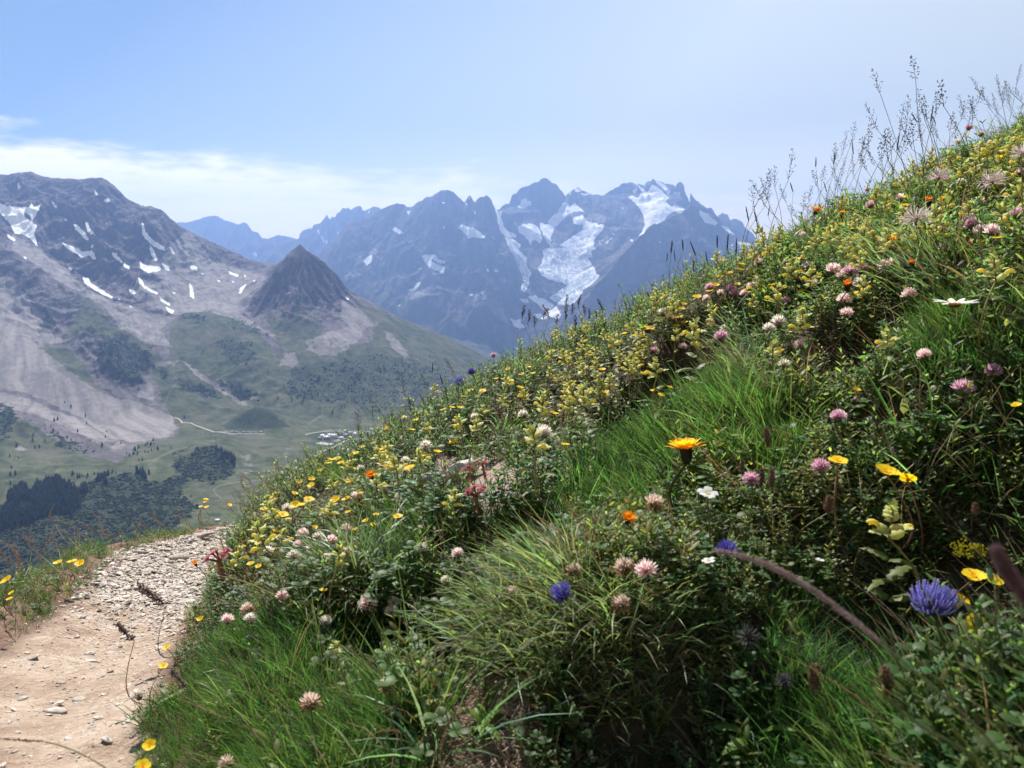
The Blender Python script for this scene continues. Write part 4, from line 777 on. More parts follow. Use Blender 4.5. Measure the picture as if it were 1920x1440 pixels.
M_car = [flat_mat('car_paint_white', (0.75, 0.75, 0.76), .3, .5), flat_mat('car_paint_silver', (0.5, 0.51, 0.54), .3, .6), flat_mat('car_paint_dark', (0.06, 0.07, 0.10), .3, .5)]
M_tyre = flat_mat('tyre_rubber', (0.02, 0.02, 0.02))
def vehicle(mat, van):
    h = 2.6 if van else 1.45; l = 6.0 if van else 4.4
    prof = [(-l / 2, .35), (-l / 2, h * .55 if not van else h), (-l * .3, h), (l * (.12 if not van else .25), h), (l * .27 if not van else l * .36, h * .62), (l / 2, h * .52), (l / 2, .35)]
    v = [(x, y, z) for y in (-.9, .9) for x, z in prof]; n = len(prof)
    f4 = [(i, (i + 1) % n, n + (i + 1) % n, n + i) for i in range(n)]
    root = bpy.data.objects.new('parked_van' if van else 'parked_car', None)
    parts = [mesh_np('body', np.array(v), [np.array(f4), np.array([tuple(range(n))[::-1], tuple(range(n, 2 * n))])], mat, link=False)]
    wv, wf = box_geo(-l * .25, l * .16, -.93, .93, h * .66, h * .9); parts.append(mesh_np('window', np.array(wv), np.array(wf), M_win, link=False))
    for sx in (-1, 1):
        a = np.arange(8) / 8 * 2 * math.pi
        for sy in (-1, 1):
            wv = [(sx * l * .31 + math.cos(t) * .34, sy * .8 + k, .34 + math.sin(t) * .34) for k in (-.12, .12) for t in a]
            parts.append(mesh_np('wheel', np.array(wv), [np.array([(i, (i + 1) % 8, 8 + (i + 1) % 8, 8 + i) for i in range(8)]), np.array([tuple(range(8)), tuple(range(8, 16))])], M_tyre, link=False))
    for p in parts: p.parent = root
    return root, parts
kinds = [vehicle(M_car[0], True), vehicle(M_car[0], False), vehicle(M_car[1], False), vehicle(M_car[2], False)]
def park(px, py, k, rot, label, group):
    p = valley_hit(px, py); root, parts = kinds[k]
    r = root.copy(); COL.objects.link(r); r.location = (p.x, p.y, valley_z(p.x, p.y) + .65); r.rotation_euler.z = rot
    for q in parts:
        c = q.copy(); COL.objects.link(c); c.parent = r
    tag(r, label, 'van' if k == 0 else 'car', group)
for i in range(26):
    k = [0, 1, 1, 2, 0, 1, 3, 0][i % 8]
    park(424 + i * 2.75 + rs.uniform(-.5, .5), 811.5 + rs.uniform(-.4, .4), k, 1.4 + rs.uniform(-.2, .2), ['white camper van', 'white car', 'silver car', 'dark car'][k] + f', {NTH[i]} vehicle in the row along the meadow road', ['white camper vans', 'white cars', 'silver cars', 'dark cars'][k] + ' in the row along the meadow road')
for i in range(18):
    k = [1, 2, 0, 1, 3, 1][i % 6]
    park(612 + i * 3.2, 807.6 + rs.uniform(-.4, .4), k, 1.5 + rs.uniform(-.2, .2), ['white camper van', 'white car', 'silver car', 'dark car'][k] + f', {NTH[i]} vehicle in the row above the village', ['white camper vans', 'white cars', 'silver cars', 'dark cars'][k] + ' parked above the village')
for r, ps in kinds: pass

# ---------------------------------------------------------------- the near slope and the trail
def smst(a, b, x):
    t = np.clip((x - a) / (b - a), 0, 1); return t * t * (3 - 2 * t)
def zpath(y):
    d = np.clip(y - 3.45, 0, None); return -0.432 - 0.215 * y - 0.55 * np.minimum(d, 1.5) ** 1.5 - 0.9 * np.clip(d - 1.5, 0, None)
def edge_tab(pix):
    t, s = ray([p[0] for p in pix], [p[1] for p in pix]); y = -0.432 / (s + 0.215)
    x = t * y; o = np.argsort(y); y = y[o]; x = x[o]
    y = np.concatenate([[y[0] - 1.5], y, [y[-1] + 1, y[-1] + 6]]); a = (x[1] - x[0]) / (y[2] - y[1])
    return y, np.concatenate([[x[0] - a * 1.0], x, [x[-1] + .25, x[-1] + 3.5]])
_ry, _rx = edge_tab([(268, 1440), (266, 1330), (305, 1250), (335, 1190), (385, 1120), (420, 1050), (445, 1000)])
_ly, _lx = edge_tab([(-330, 1440), (-140, 1330), (0, 1232), (95, 1172), (150, 1120), (212, 1068), (246, 1035), (320, 1016), (400, 996)])
HOLES = []      # (x, y, radius, depth), filled below
def H0(x, y):
    yq = np.clip(y, -20, 13)
    h = -0.5 + 0.47 * x + 0.11 * yq - 0.031 * yq * yq * np.where(yq < 0, 0.2, 1) - 0.7 * np.clip(y - 13, 0, None)
    h = h - 0.10 * np.clip(x - 4, 0, None)
    near = smst(9, 5, y) 
    h = h + near * (0.072 * fbm(x / 0.42, y / 0.42, 3, 0.5, seed=101) + 0.018 * fbm(x / 0.11, y / 0.11, 2, 0.5, seed=107)) + 0.05 * fbm(x / 1.4, y / 1.4, 2, seed=111)
    for hx, hy, r, d in HOLES:
        h = h - d * np.exp(-((x - hx) ** 2 + (y - hy) ** 2) / (r * r))
    return h
def H(x, y, detail=True):
    x = np.asarray(x, float); y = np.asarray(y, float)
    xr = np.interp(y, _ry, _rx) + 0.035 * fbm(y / 0.16, y * 0 + 3.3, 3, seed=121); xl = np.interp(y, _ly, _lx) + 0.04 * fbm(y / 0.2, y * 0 + 7.7, 3, seed=131)
    zp = zpath(y)
    h = H0(x, y)
    k = smst(0.0, 0.09, x - xr)
    up = np.maximum(h, zp + 0.015)
    dx = xl - x
    rim = zp + 0.034 * smst(0, 0.12, dx) * smst(3.3, 2.0, y) + 0.015 * fbm(x / 0.2, y / 0.2, 2, seed=141) * smst(0, .1, dx) - 0.16 * smst(0.12, .4, dx) - 0.95 * np.clip(dx - 0.22, 0, None) 
    u = np.clip((x - xl) / np.maximum(xr - xl, .05), 0, 1)
    pz = zp - 0.022 * np.sin(u * np.pi)
    if detail:
        pz = pz + 0.015 * fbm(x / 0.12, y / 0.16, 4, 0.55, seed=151) + 0.006 * ridged(x / 0.07, y / 0.03, 3, seed=155) * smst(1.2, 2.0, y)
    out = np.where(x > xr, pz * (1 - k) + up * k, np.where(x < xl, np.where(dx > 0, rim, pz), pz))
    return np.where((x > xr) | (x < xl), out, pz)
def on_path(x, y, m=0.0):
    xr = np.interp(y, _ry, _rx) + 0.035 * fbm(y / 0.16, y * 0 + 3.3, 3, seed=121); xl = np.interp(y, _ly, _lx) + 0.04 * fbm(y / 0.2, y * 0 + 7.7, 3, seed=131)
    return (x < xr + m) & (x > xl - m)
_ys = np.geomspace(0.16, 9.0, 420)
def near_hit(px, py, h=0.0):
    t, s = ray(px, py); t = float(t); s = float(s)
    gap = s * _ys - H(t * _ys, _ys)
    w = np.nonzero(gap <= h)[0]
    if len(w) and w[0] > 0:
        i = w[0]; a, b = gap[i - 1] - h, gap[i] - h; y = _ys[i - 1] + (_ys[i] - _ys[i - 1]) * a / (a - b + 1e-9)
    elif len(w): y = _ys[0]
    else:
        v = (_ys > 2.4) & (_ys < 5); y = _ys[v][np.argmin(gap[v] / 1.0)]
    return Vector((t * y, y, s * y))
for px, py, r, d in [(1235, 690, .28, .17), (1345, 735, .16, .10), (1800, 905, .20, .17), (1880, 960, .14, .12), (1330, 1340, .15, .14), (1230, 1400, .10, .08), (985, 770, .24, .10), (760, 1275, .08, .05), (480, 1000, .20, .06), (1060, 745, .16, .09), (1560, 640, .12, .09), (1700, 690, .13, .10), (1480, 620, .10, .07), (1560, 500, .10, .08), (1760, 420, .12, .09), (720, 1245, .08, .06), (1330, 625, .14, .09), (640, 960, .10, .05), (1640, 650, .14, .10), (1870, 800, .12, .06)]:
    p = near_hit(px, py); HOLES.append((p.x, p.y, r, d))
for px, py, r, d in [(1260, 625, .3, -.06), (1440, 760, .2, -.05), (1150, 1190, .13, -.05), (1020, 700, .3, -.05), (1780, 700, .2, -.05), (480, 1240, .25, -.02)]:
    p = near_hit(px, py); HOLES.append((p.x, p.y, r, d))

HOLES.append((-.86, 3.9, .6, .069)); HOLES.append((-1.2, 3.6, .4, .04))
# one sheet: fine near the camera, coarse outwards
def spaced(a, b, fine0, fine1, step, grow):
    v = list(np.arange(fine0, fine1, step)); s = step
    while v[-1] < b: s *= grow; v.append(v[-1] + s)
    s = step; w = [v[0]]
    while w[-1] > a: s *= grow; w.append(w[-1] - s)
    return np.array(w[::-1] + v[1:])
gx = spaced(-900, 900, -2.3, 3.2, 0.0125, 1.06); gy = spaced(-3, 960, 0.3, 5.6, 0.0125, 1.06)
GX, GY = np.meshgrid(gx, gy)
GZ = H(GX, GY)
GZ = np.maximum(GZ, -1100)
M_soil, t = new_mat('soil_and_trail')
cov_ = N(t, 'ShaderNodeSeparateColor'); L(t, attr(t, 'cover'), cov_.inputs[0])
n1 = noise(t, 9, 8, 0.65); n2 = noise(t, 70, 6, 0.7); n3 = noise(t, 2.2, 4, 0.6)
g = t.nodes.new('ShaderNodeNewGeometry'); mp = N(t, 'ShaderNodeMapping'); mp.inputs['Scale'].default_value = (34, 72, 40); mp.inputs['Rotation'].default_value = (0, 0, .5)
L(t, g.outputs['Position'], mp.inputs['Vector'])
vo = N(t, 'ShaderNodeTexVoronoi', inp={'Scale': 1.0, 'Randomness': 1.0}); vo.feature = 'F1'; L(t, mp.outputs[0], vo.inputs['Vector'])
vd = N(t, 'ShaderNodeTexVoronoi', inp={'Scale': 1.0, 'Randomness': 1.0}); vd.feature = 'DISTANCE_TO_EDGE'; L(t, mp.outputs[0], vd.inputs['Vector'])
vs_ = N(t, 'ShaderNodeSeparateColor'); L(t, vo.outputs['Color'], vs_.inputs[0])
dirt = mixc(t, maprange(t, n1, 0.3, 0.7), (0.31, 0.215, 0.155), (0.50, 0.40, 0.315)); dirt = mixc(t, maprange(t, n2, 0.5, 0.75, 0, 0.6), dirt, (0.62, 0.55, 0.47)); dirt = mixc(t, maprange(t, n2, 0.42, 0.25, 0, 0.6), dirt, (0.16, 0.10, 0.07))
schist = mixc(t, vs_.outputs[0], (0.36, 0.31, 0.27), (0.62, 0.56, 0.51)); schist = mixc(t, maprange(t, vd.outputs['Distance'], 0.09, 0.0), schist, (0.13, 0.10, 0.085)); schist = mixc(t, maprange(t, n2, 0.45, 0.7, 0, 0.5), schist, (0.48, 0.38, 0.29))
bank = mixc(t, maprange(t, n1, 0.3, 0.7), (0.13, 0.075, 0.055), (0.27, 0.165, 0.12)); bank = mixc(t, maprange(t, n2, 0.5, 0.8, 0, 0.6), bank, (0.34, 0.24, 0.18))
humus = mixc(t, maprange(t, n1, 0.35, 0.65), (0.030, 0.024, 0.018), (0.085, 0.062, 0.042)); humus = mixc(t, maprange(t, n2, 0.5, 0.75, 0, .7), humus, (0.03, 0.05, 0.02))
litter = mixc(t, maprange(t, n2, 0.35, 0.65), (0.20, 0.14, 0.115), (0.52, 0.40, 0.33))
c = mixc(t, cov_.outputs[0], humus, mixc(t, maprange(t, mth(t, 'ADD', cov_.outputs[1], mth(t, 'MULTIPLY', mth(t, 'SUBTRACT', n1, 0.5), 1.2)), 0.3, 0.7), dirt, schist))
c = mixc(t, cov_.outputs[2], c, bank)
c = mixc(t, attr(t, 'bare', 'Fac'), c, litter)
b = N(t, 'ShaderNodeBsdfPrincipled', inp={'Roughness': 0.9}); b.inputs['Specular IOR Level'].default_value = 0.15
L(t, c, b.inputs['Base Color'])
bm = N(t, 'ShaderNodeBump', inp={'Strength': 1.0, 'Distance': 0.016})
hgt = mth(t, 'ADD', mth(t, 'MULTIPLY', n2, 0.5), mth(t, 'MULTIPLY', n1, 0.8))
hgt = mth(t, 'ADD', hgt, mth(t, 'MULTIPLY', mth(t, 'MULTIPLY', vs_.outputs[1], maprange(t, vd.outputs['Distance'], 0.0, 0.08)), mth(t, 'MULTIPLY', cov_.outputs[1], 0.9)))
L(t, hgt, bm.inputs['Height']); L(t, bm.outputs[0], b.inputs['Normal'])
o = N(t, 'ShaderNodeOutputMaterial'); L(t, b.outputs[0], o.inputs['Surface'])
ground = mesh_np('ground', np.stack([GX, GY, GZ], -1).reshape(-1, 3), grid_faces(len(gy), len(gx)), M_soil, smooth=True)
tag(ground, kind='structure')
XR = np.interp(GY, _ry, _rx); XL = np.interp(GY, _ly, _lx)
pth = smst(0.05, -0.01, GX - XR) * smst(-0.06, 0.02, GX - XL)
sch = pth * np.clip(smst(0.9, 2.4, GY + .35 * (GX - XL) / .4 - .3) , 0.06, 1)
bnk = np.clip(smst(-0.30, -.12, GX - XL) * smst(0.03, -0.05, GX - XL) + smst(-.02, .02, GX - XR) * smst(0.10, 0.02, GX - XR), 0, 1)
GPX, GPY = project(GX, np.maximum(GY, .2), GZ)
BARE_POLYS = [([(760, 1900), (775, 1440), (800, 1370), (815, 1290), (820, 1235), (880, 1215), (950, 1240), (1000, 1290), (1030, 1350), (1010, 1440), (1030, 1900)], 1), ([(765, 930), (800, 885), (850, 862), (960, 862), (985, 900), (960, 950), (880, 965), (800, 965)], .9), ([(1030, 850), (1070, 845), (1090, 862), (1050, 870)], .8)]
bare = np.zeros(GX.shape)
for p, w in BARE_POLYS: bare = np.maximum(bare, w * poly_mask(GPX + fbm(GX * 9, GY * 9, 3) * 30, GPY + fbm(GX * 9, GY * 9, 3, seed=4) * 30, p, 10) * (GY > .2))
vattr(ground, 'cover', np.stack([pth, sch, bnk, pth * 0 + 1], -1).reshape(-1, 4)); vattr(ground, 'bare', bare.ravel(), 'FLOAT')

# ---------------------------------------------------------------- plant material and mesh builder
def plant_mat(name, trans, rough, spec, tscale=(1.5, 1.55, 0.9), sheen=0.0, nvar=0.25):
    m, t = new_mat(name)
    c = attr(t, 'Col')
    if nvar:
        c = mixc(t, mth(t, 'MULTIPLY', maprange(t, noise(t, 160, 3), .35, .65), nvar), c, (0.02, 0.03, 0.01))
    b = N(t, 'ShaderNodeBsdfPrincipled', inp={'Roughness': rough}); b.inputs['Specular IOR Level'].default_value = spec
    L(t, c, b.inputs['Base Color'])
    tr = t.nodes.new('ShaderNodeBsdfTranslucent'); L(t, mixc(t, 1.0, c, tscale, 'MULTIPLY'), tr.inputs['Color'])
    mx = N(t, 'ShaderNodeMixShader', inp={0: trans}); L(t, b.outputs[0], mx.inputs[1]); L(t, tr.outputs[0], mx.inputs[2])
    o = N(t, 'ShaderNodeOutputMaterial'); L(t, mx.outputs[0], o.inputs['Surface'])
    return m
M_leaf = plant_mat('leaf_green', 0.52, 0.5, 0.32, (1.7, 1.95, 1.05))
M_grass = plant_mat('grass_blade', 0.5, 0.45, 0.4, (1.45, 1.75, 0.95))
M_dry = plant_mat('dry_stalk', 0.25, 0.6, 0.3, (1.2, 1.1, 1.0))
M_petal = plant_mat('flower_petal', 0.48, 0.55, 0.25, (1.15, 1.1, 1.05), nvar=0)
M_stem = plant_mat('plant_stem', 0.15, 0.5, 0.4)
M_fluff = plant_mat('seed_fluff', 0.5, 0.5, 0.5, (1.1, 1.05, 1.05), nvar=0)

def nrm(v):
    v = np.asarray(v, float); return v / (np.linalg.norm(v) + 1e-9)
def curve(p, d, length, n, g=(0, 0, -1), bend=0.0):
    p = np.array(p, float); d = nrm(d); g = np.asarray(g, float); P = [p]; step = length / (n - 1)
    for i in range(n - 1):
        p = p + d * step; P.append(p); d = nrm(d + g * bend)
    return np.array(P)
class MB:
    def __init__(s): s.v = []; s.t = []; s.c = []; s.n = 0
    def add(s, v, f, c):
        v = np.asarray(v, float); c = np.asarray(c, float)
        if c.ndim == 1: c = np.repeat(c[None], len(v), 0)
        s.v.append(v); s.c.append(c); s.t.extend([tuple(i + s.n for i in q) for q in f]); s.n += len(v)
    def ribbon(s, P, side, w, c0, c1=None, fold=0.0, up=None):
        P = np.asarray(P, float); n = len(P); c1 = c0 if c1 is None else c1
        side = np.asarray(side, float)
        if side.ndim == 1: side = np.repeat(side[None], n, 0)
        tg = np.gradient(P, axis=0); tg /= np.linalg.norm(tg, axis=1)[:, None] + 1e-9
        side = side - tg * (side * tg).sum(1)[:, None]; side /= np.linalg.norm(side, axis=1)[:, None] + 1e-9
        w = np.asarray(w, float)[:, None] / 2; k = np.linspace(0, 1, n)[:, None]
        col = np.asarray(c0) * (1 - k) + np.asarray(c1) * k
        if fold:
            nn = np.cross(tg, side); V = np.concatenate([P - side * w, P - nn * w * fold, P + side * w]); C = np.concatenate([col, col * 1.12, col])
            f = []
            for i in range(n - 1): f += [(i, i + 1, n + i + 1, n + i), (n + i, n + i + 1, 2 * n + i + 1, 2 * n + i)]
        else:
            V = np.concatenate([P - side * w, P + side * w]); C = np.concatenate([col, col]); f = [(i, i + 1, n + i + 1, n + i) for i in range(n - 1)]
        s.add(V, f, C)
    def tube(s, P, r, c0, c1=None, n=5):
        P = np.asarray(P, float); m = len(P); r = np.full(m, r, float) if np.isscalar(r) else np.asarray(r, float); c1 = c0 if c1 is None else c1
        tg = np.gradient(P, axis=0); tg /= np.linalg.norm(tg, axis=1)[:, None] + 1e-9
        a = np.cross(tg, (0.31, 0.95, 0.07)); a /= np.linalg.norm(a, axis=1)[:, None] + 1e-9; b = np.cross(tg, a)
        th = np.arange(n) / n * 2 * np.pi
        V = (P[:, None] + r[:, None, None] * (a[:, None] * np.cos(th)[None, :, None] + b[:, None] * np.sin(th)[None, :, None])).reshape(-1, 3)
        f = [(i * n + j, i * n + (j + 1) % n, (i + 1) * n + (j + 1) % n, (i + 1) * n + j) for i in range(m - 1) for j in range(n)]
        k = np.repeat(np.linspace(0, 1, m), n)[:, None]
        s.add(V, f, np.asarray(c0) * (1 - k) + np.asarray(c1) * k)
    def blob(s, c, r, sc, col, col2=None, nu=7, nv=5, jit=0.0, q=None, axis=None):
        vs = []; q = q or np.random.RandomState(1)
        for i in range(nv):
            ph = math.pi * (i + .0) / (nv - 1)
            for j in range(nu):
                a = j / nu * 2 * math.pi; k = r * (1 + jit * q.randn())
                vs.append((math.cos(a) * math.sin(ph) * sc[0] * k, math.sin(a) * math.sin(ph) * sc[1] * k, math.cos(ph) * sc[2] * r))
        vs = np.array(vs)
        if axis is not None:
            m = np.array(Vector(axis).to_track_quat('Z', 'Y').to_matrix()); vs = vs @ m.T
        k = ((np.repeat(np.arange(nv), nu) / (nv - 1)))[:, None]; col2 = col if col2 is None else col2
        f = [(i * nu + j, (i + 1) * nu + j, (i + 1) * nu + (j + 1) % nu, i * nu + (j + 1) % nu) for i in range(nv - 1) for j in range(nu)]
        s.add(vs + np.asarray(c), f, np.asarray(col) * (1 - k) + np.asarray(col2) * k)
    def leaf(s, p, d, up, length, width, col, col2=None, fold=0.35, bend=0.15, n=5, shape=0.5, tooth=0.0):
        d = nrm(d); up = nrm(up); P = curve(p, d, length, n, (0, 0, -1), bend); x = np.linspace(0, 1, n)
        w = np.sin(np.pi * np.clip(x, 0.0, 1) ** (0.5 + shape * .6)) ** (0.75) * width; w[0] = width * .12; w[-1] = 0.0
        if tooth: w = w * (1 + tooth * (np.arange(n) % 2 - .5) * 2)
        s.ribbon(P, np.cross(d, up), w, col, col2, fold)
    def arrays(s):
        q = [f for f in s.t if len(f) == 4]; t3 = [f for f in s.t if len(f) == 3]
        fs = []
        if q: fs.append(np.array(q))
        if t3: fs.append(np.array(t3))
        return np.concatenate(s.v), fs, np.concatenate(s.c)
    def build(s, name, mat, parent=None, link=True, smooth=True):
        v, f, c = s.arrays(); ob = mesh_np(name, v, f, mat, parent, smooth, link)
        vattr(ob, 'Col', np.concatenate([c, np.ones((len(c), 1))], 1)); return ob

# ---------------------------------------------------------------- the turf: blades and small leaves nobody could count
rg_ = np.random.RandomState(5)
def jit_col(c, q, s=0.15): return np.clip(np.array(c) * (1 + s * q.randn(3) * .5 + s * q.randn()), 0.005, 1)
def tuft(q, n, l0, l1, w, col, spread, bend, tip=None, base=0.012):
    m = MB()
    for i in range(n):
        a = q.rand() * 6.28; r = base * math.sqrt(q.rand()); tilt = spread * q.rand() ** .8
        d = (math.cos(a) * tilt, math.sin(a) * tilt, 1); ln = q.uniform(l0, l1)
        P = curve((math.cos(a) * r, math.sin(a) * r, -.01), d, ln, 5, (math.cos(a) * .5, math.sin(a) * .5, -1), bend * q.uniform(.3, 1.3))
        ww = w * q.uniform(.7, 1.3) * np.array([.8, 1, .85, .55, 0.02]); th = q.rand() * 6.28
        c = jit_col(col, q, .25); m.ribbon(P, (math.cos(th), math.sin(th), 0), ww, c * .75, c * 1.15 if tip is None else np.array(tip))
    return m
def shoot(q, n, h, ll, lw, col, up=0.7, opp=True, bend=.12, fold=.3, shape=.3, stemc=(.10, .10, .04)):
    m = MB(); a0 = q.rand() * 6.28; lean = q.uniform(0, .45)
    P = curve((0, 0, -.01), (math.cos(a0) * lean, math.sin(a0) * lean, 1), h, 6, (0, 0, 1), .08); m.tube(P, np.linspace(.0008, .0004, 6), stemc, stemc, 3)
    for i in range(n):
        k = (i + 1) / n; f = k * 5; i0 = min(int(f), 4); p = P[i0] * (1 - (f - i0)) + P[i0 + 1] * (f - i0)
        for s in ((0, math.pi) if opp else (0,)):
            a = i * 2.2 + s + q.uniform(-.4, .4); e = up * (0.3 + k) + q.uniform(-.25, .25); sz = (0.6 + .55 * math.sin(math.pi * min(1, k + .1))) * q.uniform(.8, 1.2)
            d = nrm((math.cos(a), math.sin(a), e)); c = jit_col(col, q, .22)
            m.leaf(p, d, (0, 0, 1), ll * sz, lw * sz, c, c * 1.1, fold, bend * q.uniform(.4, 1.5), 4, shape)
    return m
def clover_leaf(m, q, p, d, h, sz, col):
    P = curve(p, d, h, 4, (0, 0, 1), .1); m.tube(P, .0006, (.09, .12, .04), None, 3); c = P[-1]; a0 = q.rand() * 6.28
    for k in range(3):
        a = a0 + k * 2.094; cc = jit_col(col, q, .15)
        m.leaf(c, (math.cos(a), math.sin(a), .35 + q.uniform(-.2, .3)), (0, 0, 1), sz, sz * .75, cc, cc, .2, .08, 5, .75)
def clover_mat(q):
    m = MB()
    for i in range(5):
        a = q.rand() * 6.28; t_ = q.rand() * .7; clover_leaf(m, q, (0, 0, -.005), (math.cos(a) * t_, math.sin(a) * t_, 1), q.uniform(.03, .065), q.uniform(.009, .014), (.075, .14, .045))
    return m
def rosette(q, n, l, w, col):
    m = MB()
    for i in range(n):
        a = i / n * 6.28 + q.uniform(-.3, .3); e = q.uniform(.25, 1.1); c = jit_col(col, q, .2)
        m.leaf((0, 0, -.003), (math.cos(a), math.sin(a), e), (0, 0, 1), l * q.uniform(.6, 1.1), w * q.uniform(.7, 1.1), c, c * 1.15, .3, .22, 6, .6)
    return m
G1, G2, GR, G3, G4, BR = (.065, .125, .036), (.09, .145, .05), (.19, .225, .12), (.10, .155, .055), (.17, .205, .07), (.26, .18, .11)
PROTO = {
 'fine': [tuft(np.random.RandomState(20 + i), 26, .025, .075, .0014, G1 if i % 2 else G2, .75, .22) for i in range(5)],
 'tall': [tuft(np.random.RandomState(30 + i), 14, .06, .12, .0018, G2 if i % 2 else G1, .55, .20, base=.02) for i in range(4)],
 'sedge': [tuft(np.random.RandomState(40 + i), 16, .07, .13, .0024, GR, .9, .34, base=.02) for i in range(3)],
 'oval': [shoot(np.random.RandomState(50 + i), 7, .06, .013, .0072, (G3, G4, GR)[i % 3], .6) for i in range(6)],
 'lance': [shoot(np.random.RandomState(60 + i), 9, .075, .017, .0040, (G4, G3, GR)[i % 3], .9) for i in range(6)],
 'tiny': [shoot(np.random.RandomState(70 + i), 10, .055, .0085, .0030, (G3, GR, G1)[i % 3], .8) for i in range(4)],
 'clover': [clover_mat(np.random.RandomState(80 + i)) for i in range(4)],
 'herb': [shoot(np.random.RandomState(170 + i), 5, .085, .024, .0065, ((.14, .17, .05), (.09, .14, .04), (.17, .19, .06))[i % 3], .8, bend=.2, fold=.3, shape=.15, stemc=(.2, .17, .07)) for i in range(6)],
 'rosette': [rosette(np.random.RandomState(90 + i), 6, .045, .012, G4 if i % 2 else G3) for i in range(3)],
 'dry': [tuft(np.random.RandomState(95 + i), 6, .06, .15, .0012, BR, .9, .2, (.40, .29, .18)) for i in range(4)],
 'bracts': [shoot(np.random.RandomState(98 + i), 5, .055, .008, .0036, (.20, .11, .08), .9, stemc=(.2, .1, .06)) for i in range(3)],
}
def to_tri(m):
    v, fs, c = m.arrays(); t_ = []
    for f in fs:
        if f.shape[1] == 3: t_.append(f)
        else: t_ += [f[:, (0, 1, 2)], f[:, (0, 2, 3)]]
    return v, np.concatenate(t_), c
FINE_P = [[(430, 1180), (560, 1150), (700, 1200), (760, 1300), (790, 1440), (800, 1750), (240, 1750), (250, 1440), (270, 1360)], [(640, 1020), (760, 980), (820, 1010), (800, 1090), (700, 1110)], [(1090, 870), (1160, 800), (1250, 830), (1330, 790), (1470, 740), (1530, 830), (1440, 900), (1280, 900), (1230, 980), (1100, 990), (1010, 960)], [(1690, 620), (1800, 590), (1940, 600), (1940, 700), (1740, 720)],
          [(1400, 1130), (1560, 1110), (1700, 1180), (1740, 1330), (1700, 1440), (1700, 1700), (1460, 1700), (1420, 1380)], [(930, 1010), (1070, 960), (1100, 1060), (980, 1080)], [(1180, 790), (1330, 690), (1400, 690), (1440, 760), (1300, 830)], [(600, 900), (640, 880), (700, 900), (640, 930)], [(820, 1150), (940, 1120), (960, 1180), (860, 1210)]]
SEDGE_P = [[(930, 1130), (1060, 1100), (1230, 1150), (1300, 1220), (1240, 1330), (1100, 1330), (960, 1260)], [(1290, 660), (1400, 620), (1440, 690), (1330, 720)], [(1640, 480), (1760, 500), (1800, 560), (1640, 560)], [(640, 1110), (730, 1050), (760, 1100), (690, 1150)]]
TINY_P = [[(440, 1010), (440, 930), (560, 880), (700, 820), (850, 770), (980, 680), (1060, 660), (1230, 560), (1420, 440), (1500, 480), (1300, 640), (1100, 800), (900, 830), (700, 900), (520, 1010)], [(1180, 620), (1330, 560), (1380, 620), (1240, 680)]]
OVAL_P = [[(1450, 620), (1560, 560), (1700, 600), (1680, 720), (1500, 740), (1340, 700), (1400, 640)], [(1220, 960), (1350, 900), (1560, 860), (1700, 900), (1800, 1000), (1600, 1100), (1400, 1090), (1240, 1050)], [(1220, 1060), (1400, 1130), (1380, 1290), (1280, 1240)], [(700, 1200), (840, 1180), (900, 1260), (800, 1330), (700, 1300)], [(860, 930), (1060, 890), (1090, 970), (900, 1010)]]
BROWN_P = [[(450, 1180), (430, 1060), (520, 990), (700, 960), (720, 1010), (600, 1110), (500, 1170)]]
def scatter(n, t0, t1, y0, y1, power):
    u = rg_.rand(n); k = 1 - power + 1           # density per unit y ~ y**(1-power)
    if abs(k) < 1e-6: y = y0 * (y1 / y0) ** u
    else: y = (y0 ** k + u * (y1 ** k - y0 ** k)) ** (1 / k)
    return rg_.uniform(t0, t1, n) * y, y
NS = 33000
sx_, sy_ = scatter(NS, -0.86, 0.84, 0.42, 5.2, 1.95)
# a thinner scatter outside the frame, so that the meadow goes on to the sides and behind
ox, oy = rg_.uniform(-3.2, 4.2, 2500), rg_.uniform(-1.2, 7.0, 2500)
o_out = (np.abs(ox / np.maximum(oy, .05)) > .8) | (oy < .42) | (oy > 5); ox, oy = ox[o_out], oy[o_out]
sx_ = np.concatenate([sx_, ox]); sy_ = np.concatenate([sy_, oy])
pathm = on_path(sx_, sy_, 0.015); dl_ = np.interp(sy_, _ly, _lx) - sx_
dr_ = sx_ - np.interp(sy_, _ry, _rx)
soft = (dl_ > 0) & (dl_ < .005 + .03 * rg_.rand(len(sx_))) & (fbm(sx_ / .25, sy_ / .25, 2, seed=5) < .1)
far_out = dl_ > 0.9
keep = ~pathm & ~soft & ~far_out & (np.hypot(sx_, sy_ - 0) > .25)
# nothing grows into the lens
sz_ = H(sx_, sy_)
spx_, spy_ = project(sx_, np.maximum(sy_, .2), sz_)
wpx_ = spx_ + fbm(sx_ * 7, sy_ * 7, 3) * 50; wpy_ = spy_ + fbm(sx_ * 7, sy_ * 7, 3, seed=3) * 40
def inp(polys, soft_=14):
    o = np.zeros(len(sx_))
    for p in polys: o = np.maximum(o, poly_mask(wpx_, wpy_, p, soft_))
    return o
bare_w = inp([p for p, w in BARE_POLYS], 8)
hole_w = np.zeros(len(sx_))
for hx, hy, r, d in HOLES:
    if d > .07: hole_w = np.maximum(hole_w, np.exp(-((sx_ - hx) ** 2 + (sy_ - hy) ** 2) / (r * r * .35)))
keep &= rg_.rand(len(sx_)) > bare_w * .96
keep &= rg_.rand(len(sx_)) > hole_w * .95
_pt = fbm(sx_ / .28, sy_ / .28, 2, seed=231); keep &= rg_.rand(len(sx_)) > .75 * smst(-.12, -.34, _pt) * (sy_ > 1.3)
F_, S_, T_, O_, B_ = inp(FINE_P), inp(SEDGE_P), inp(TINY_P), inp(OVAL_P), inp(BROWN_P)
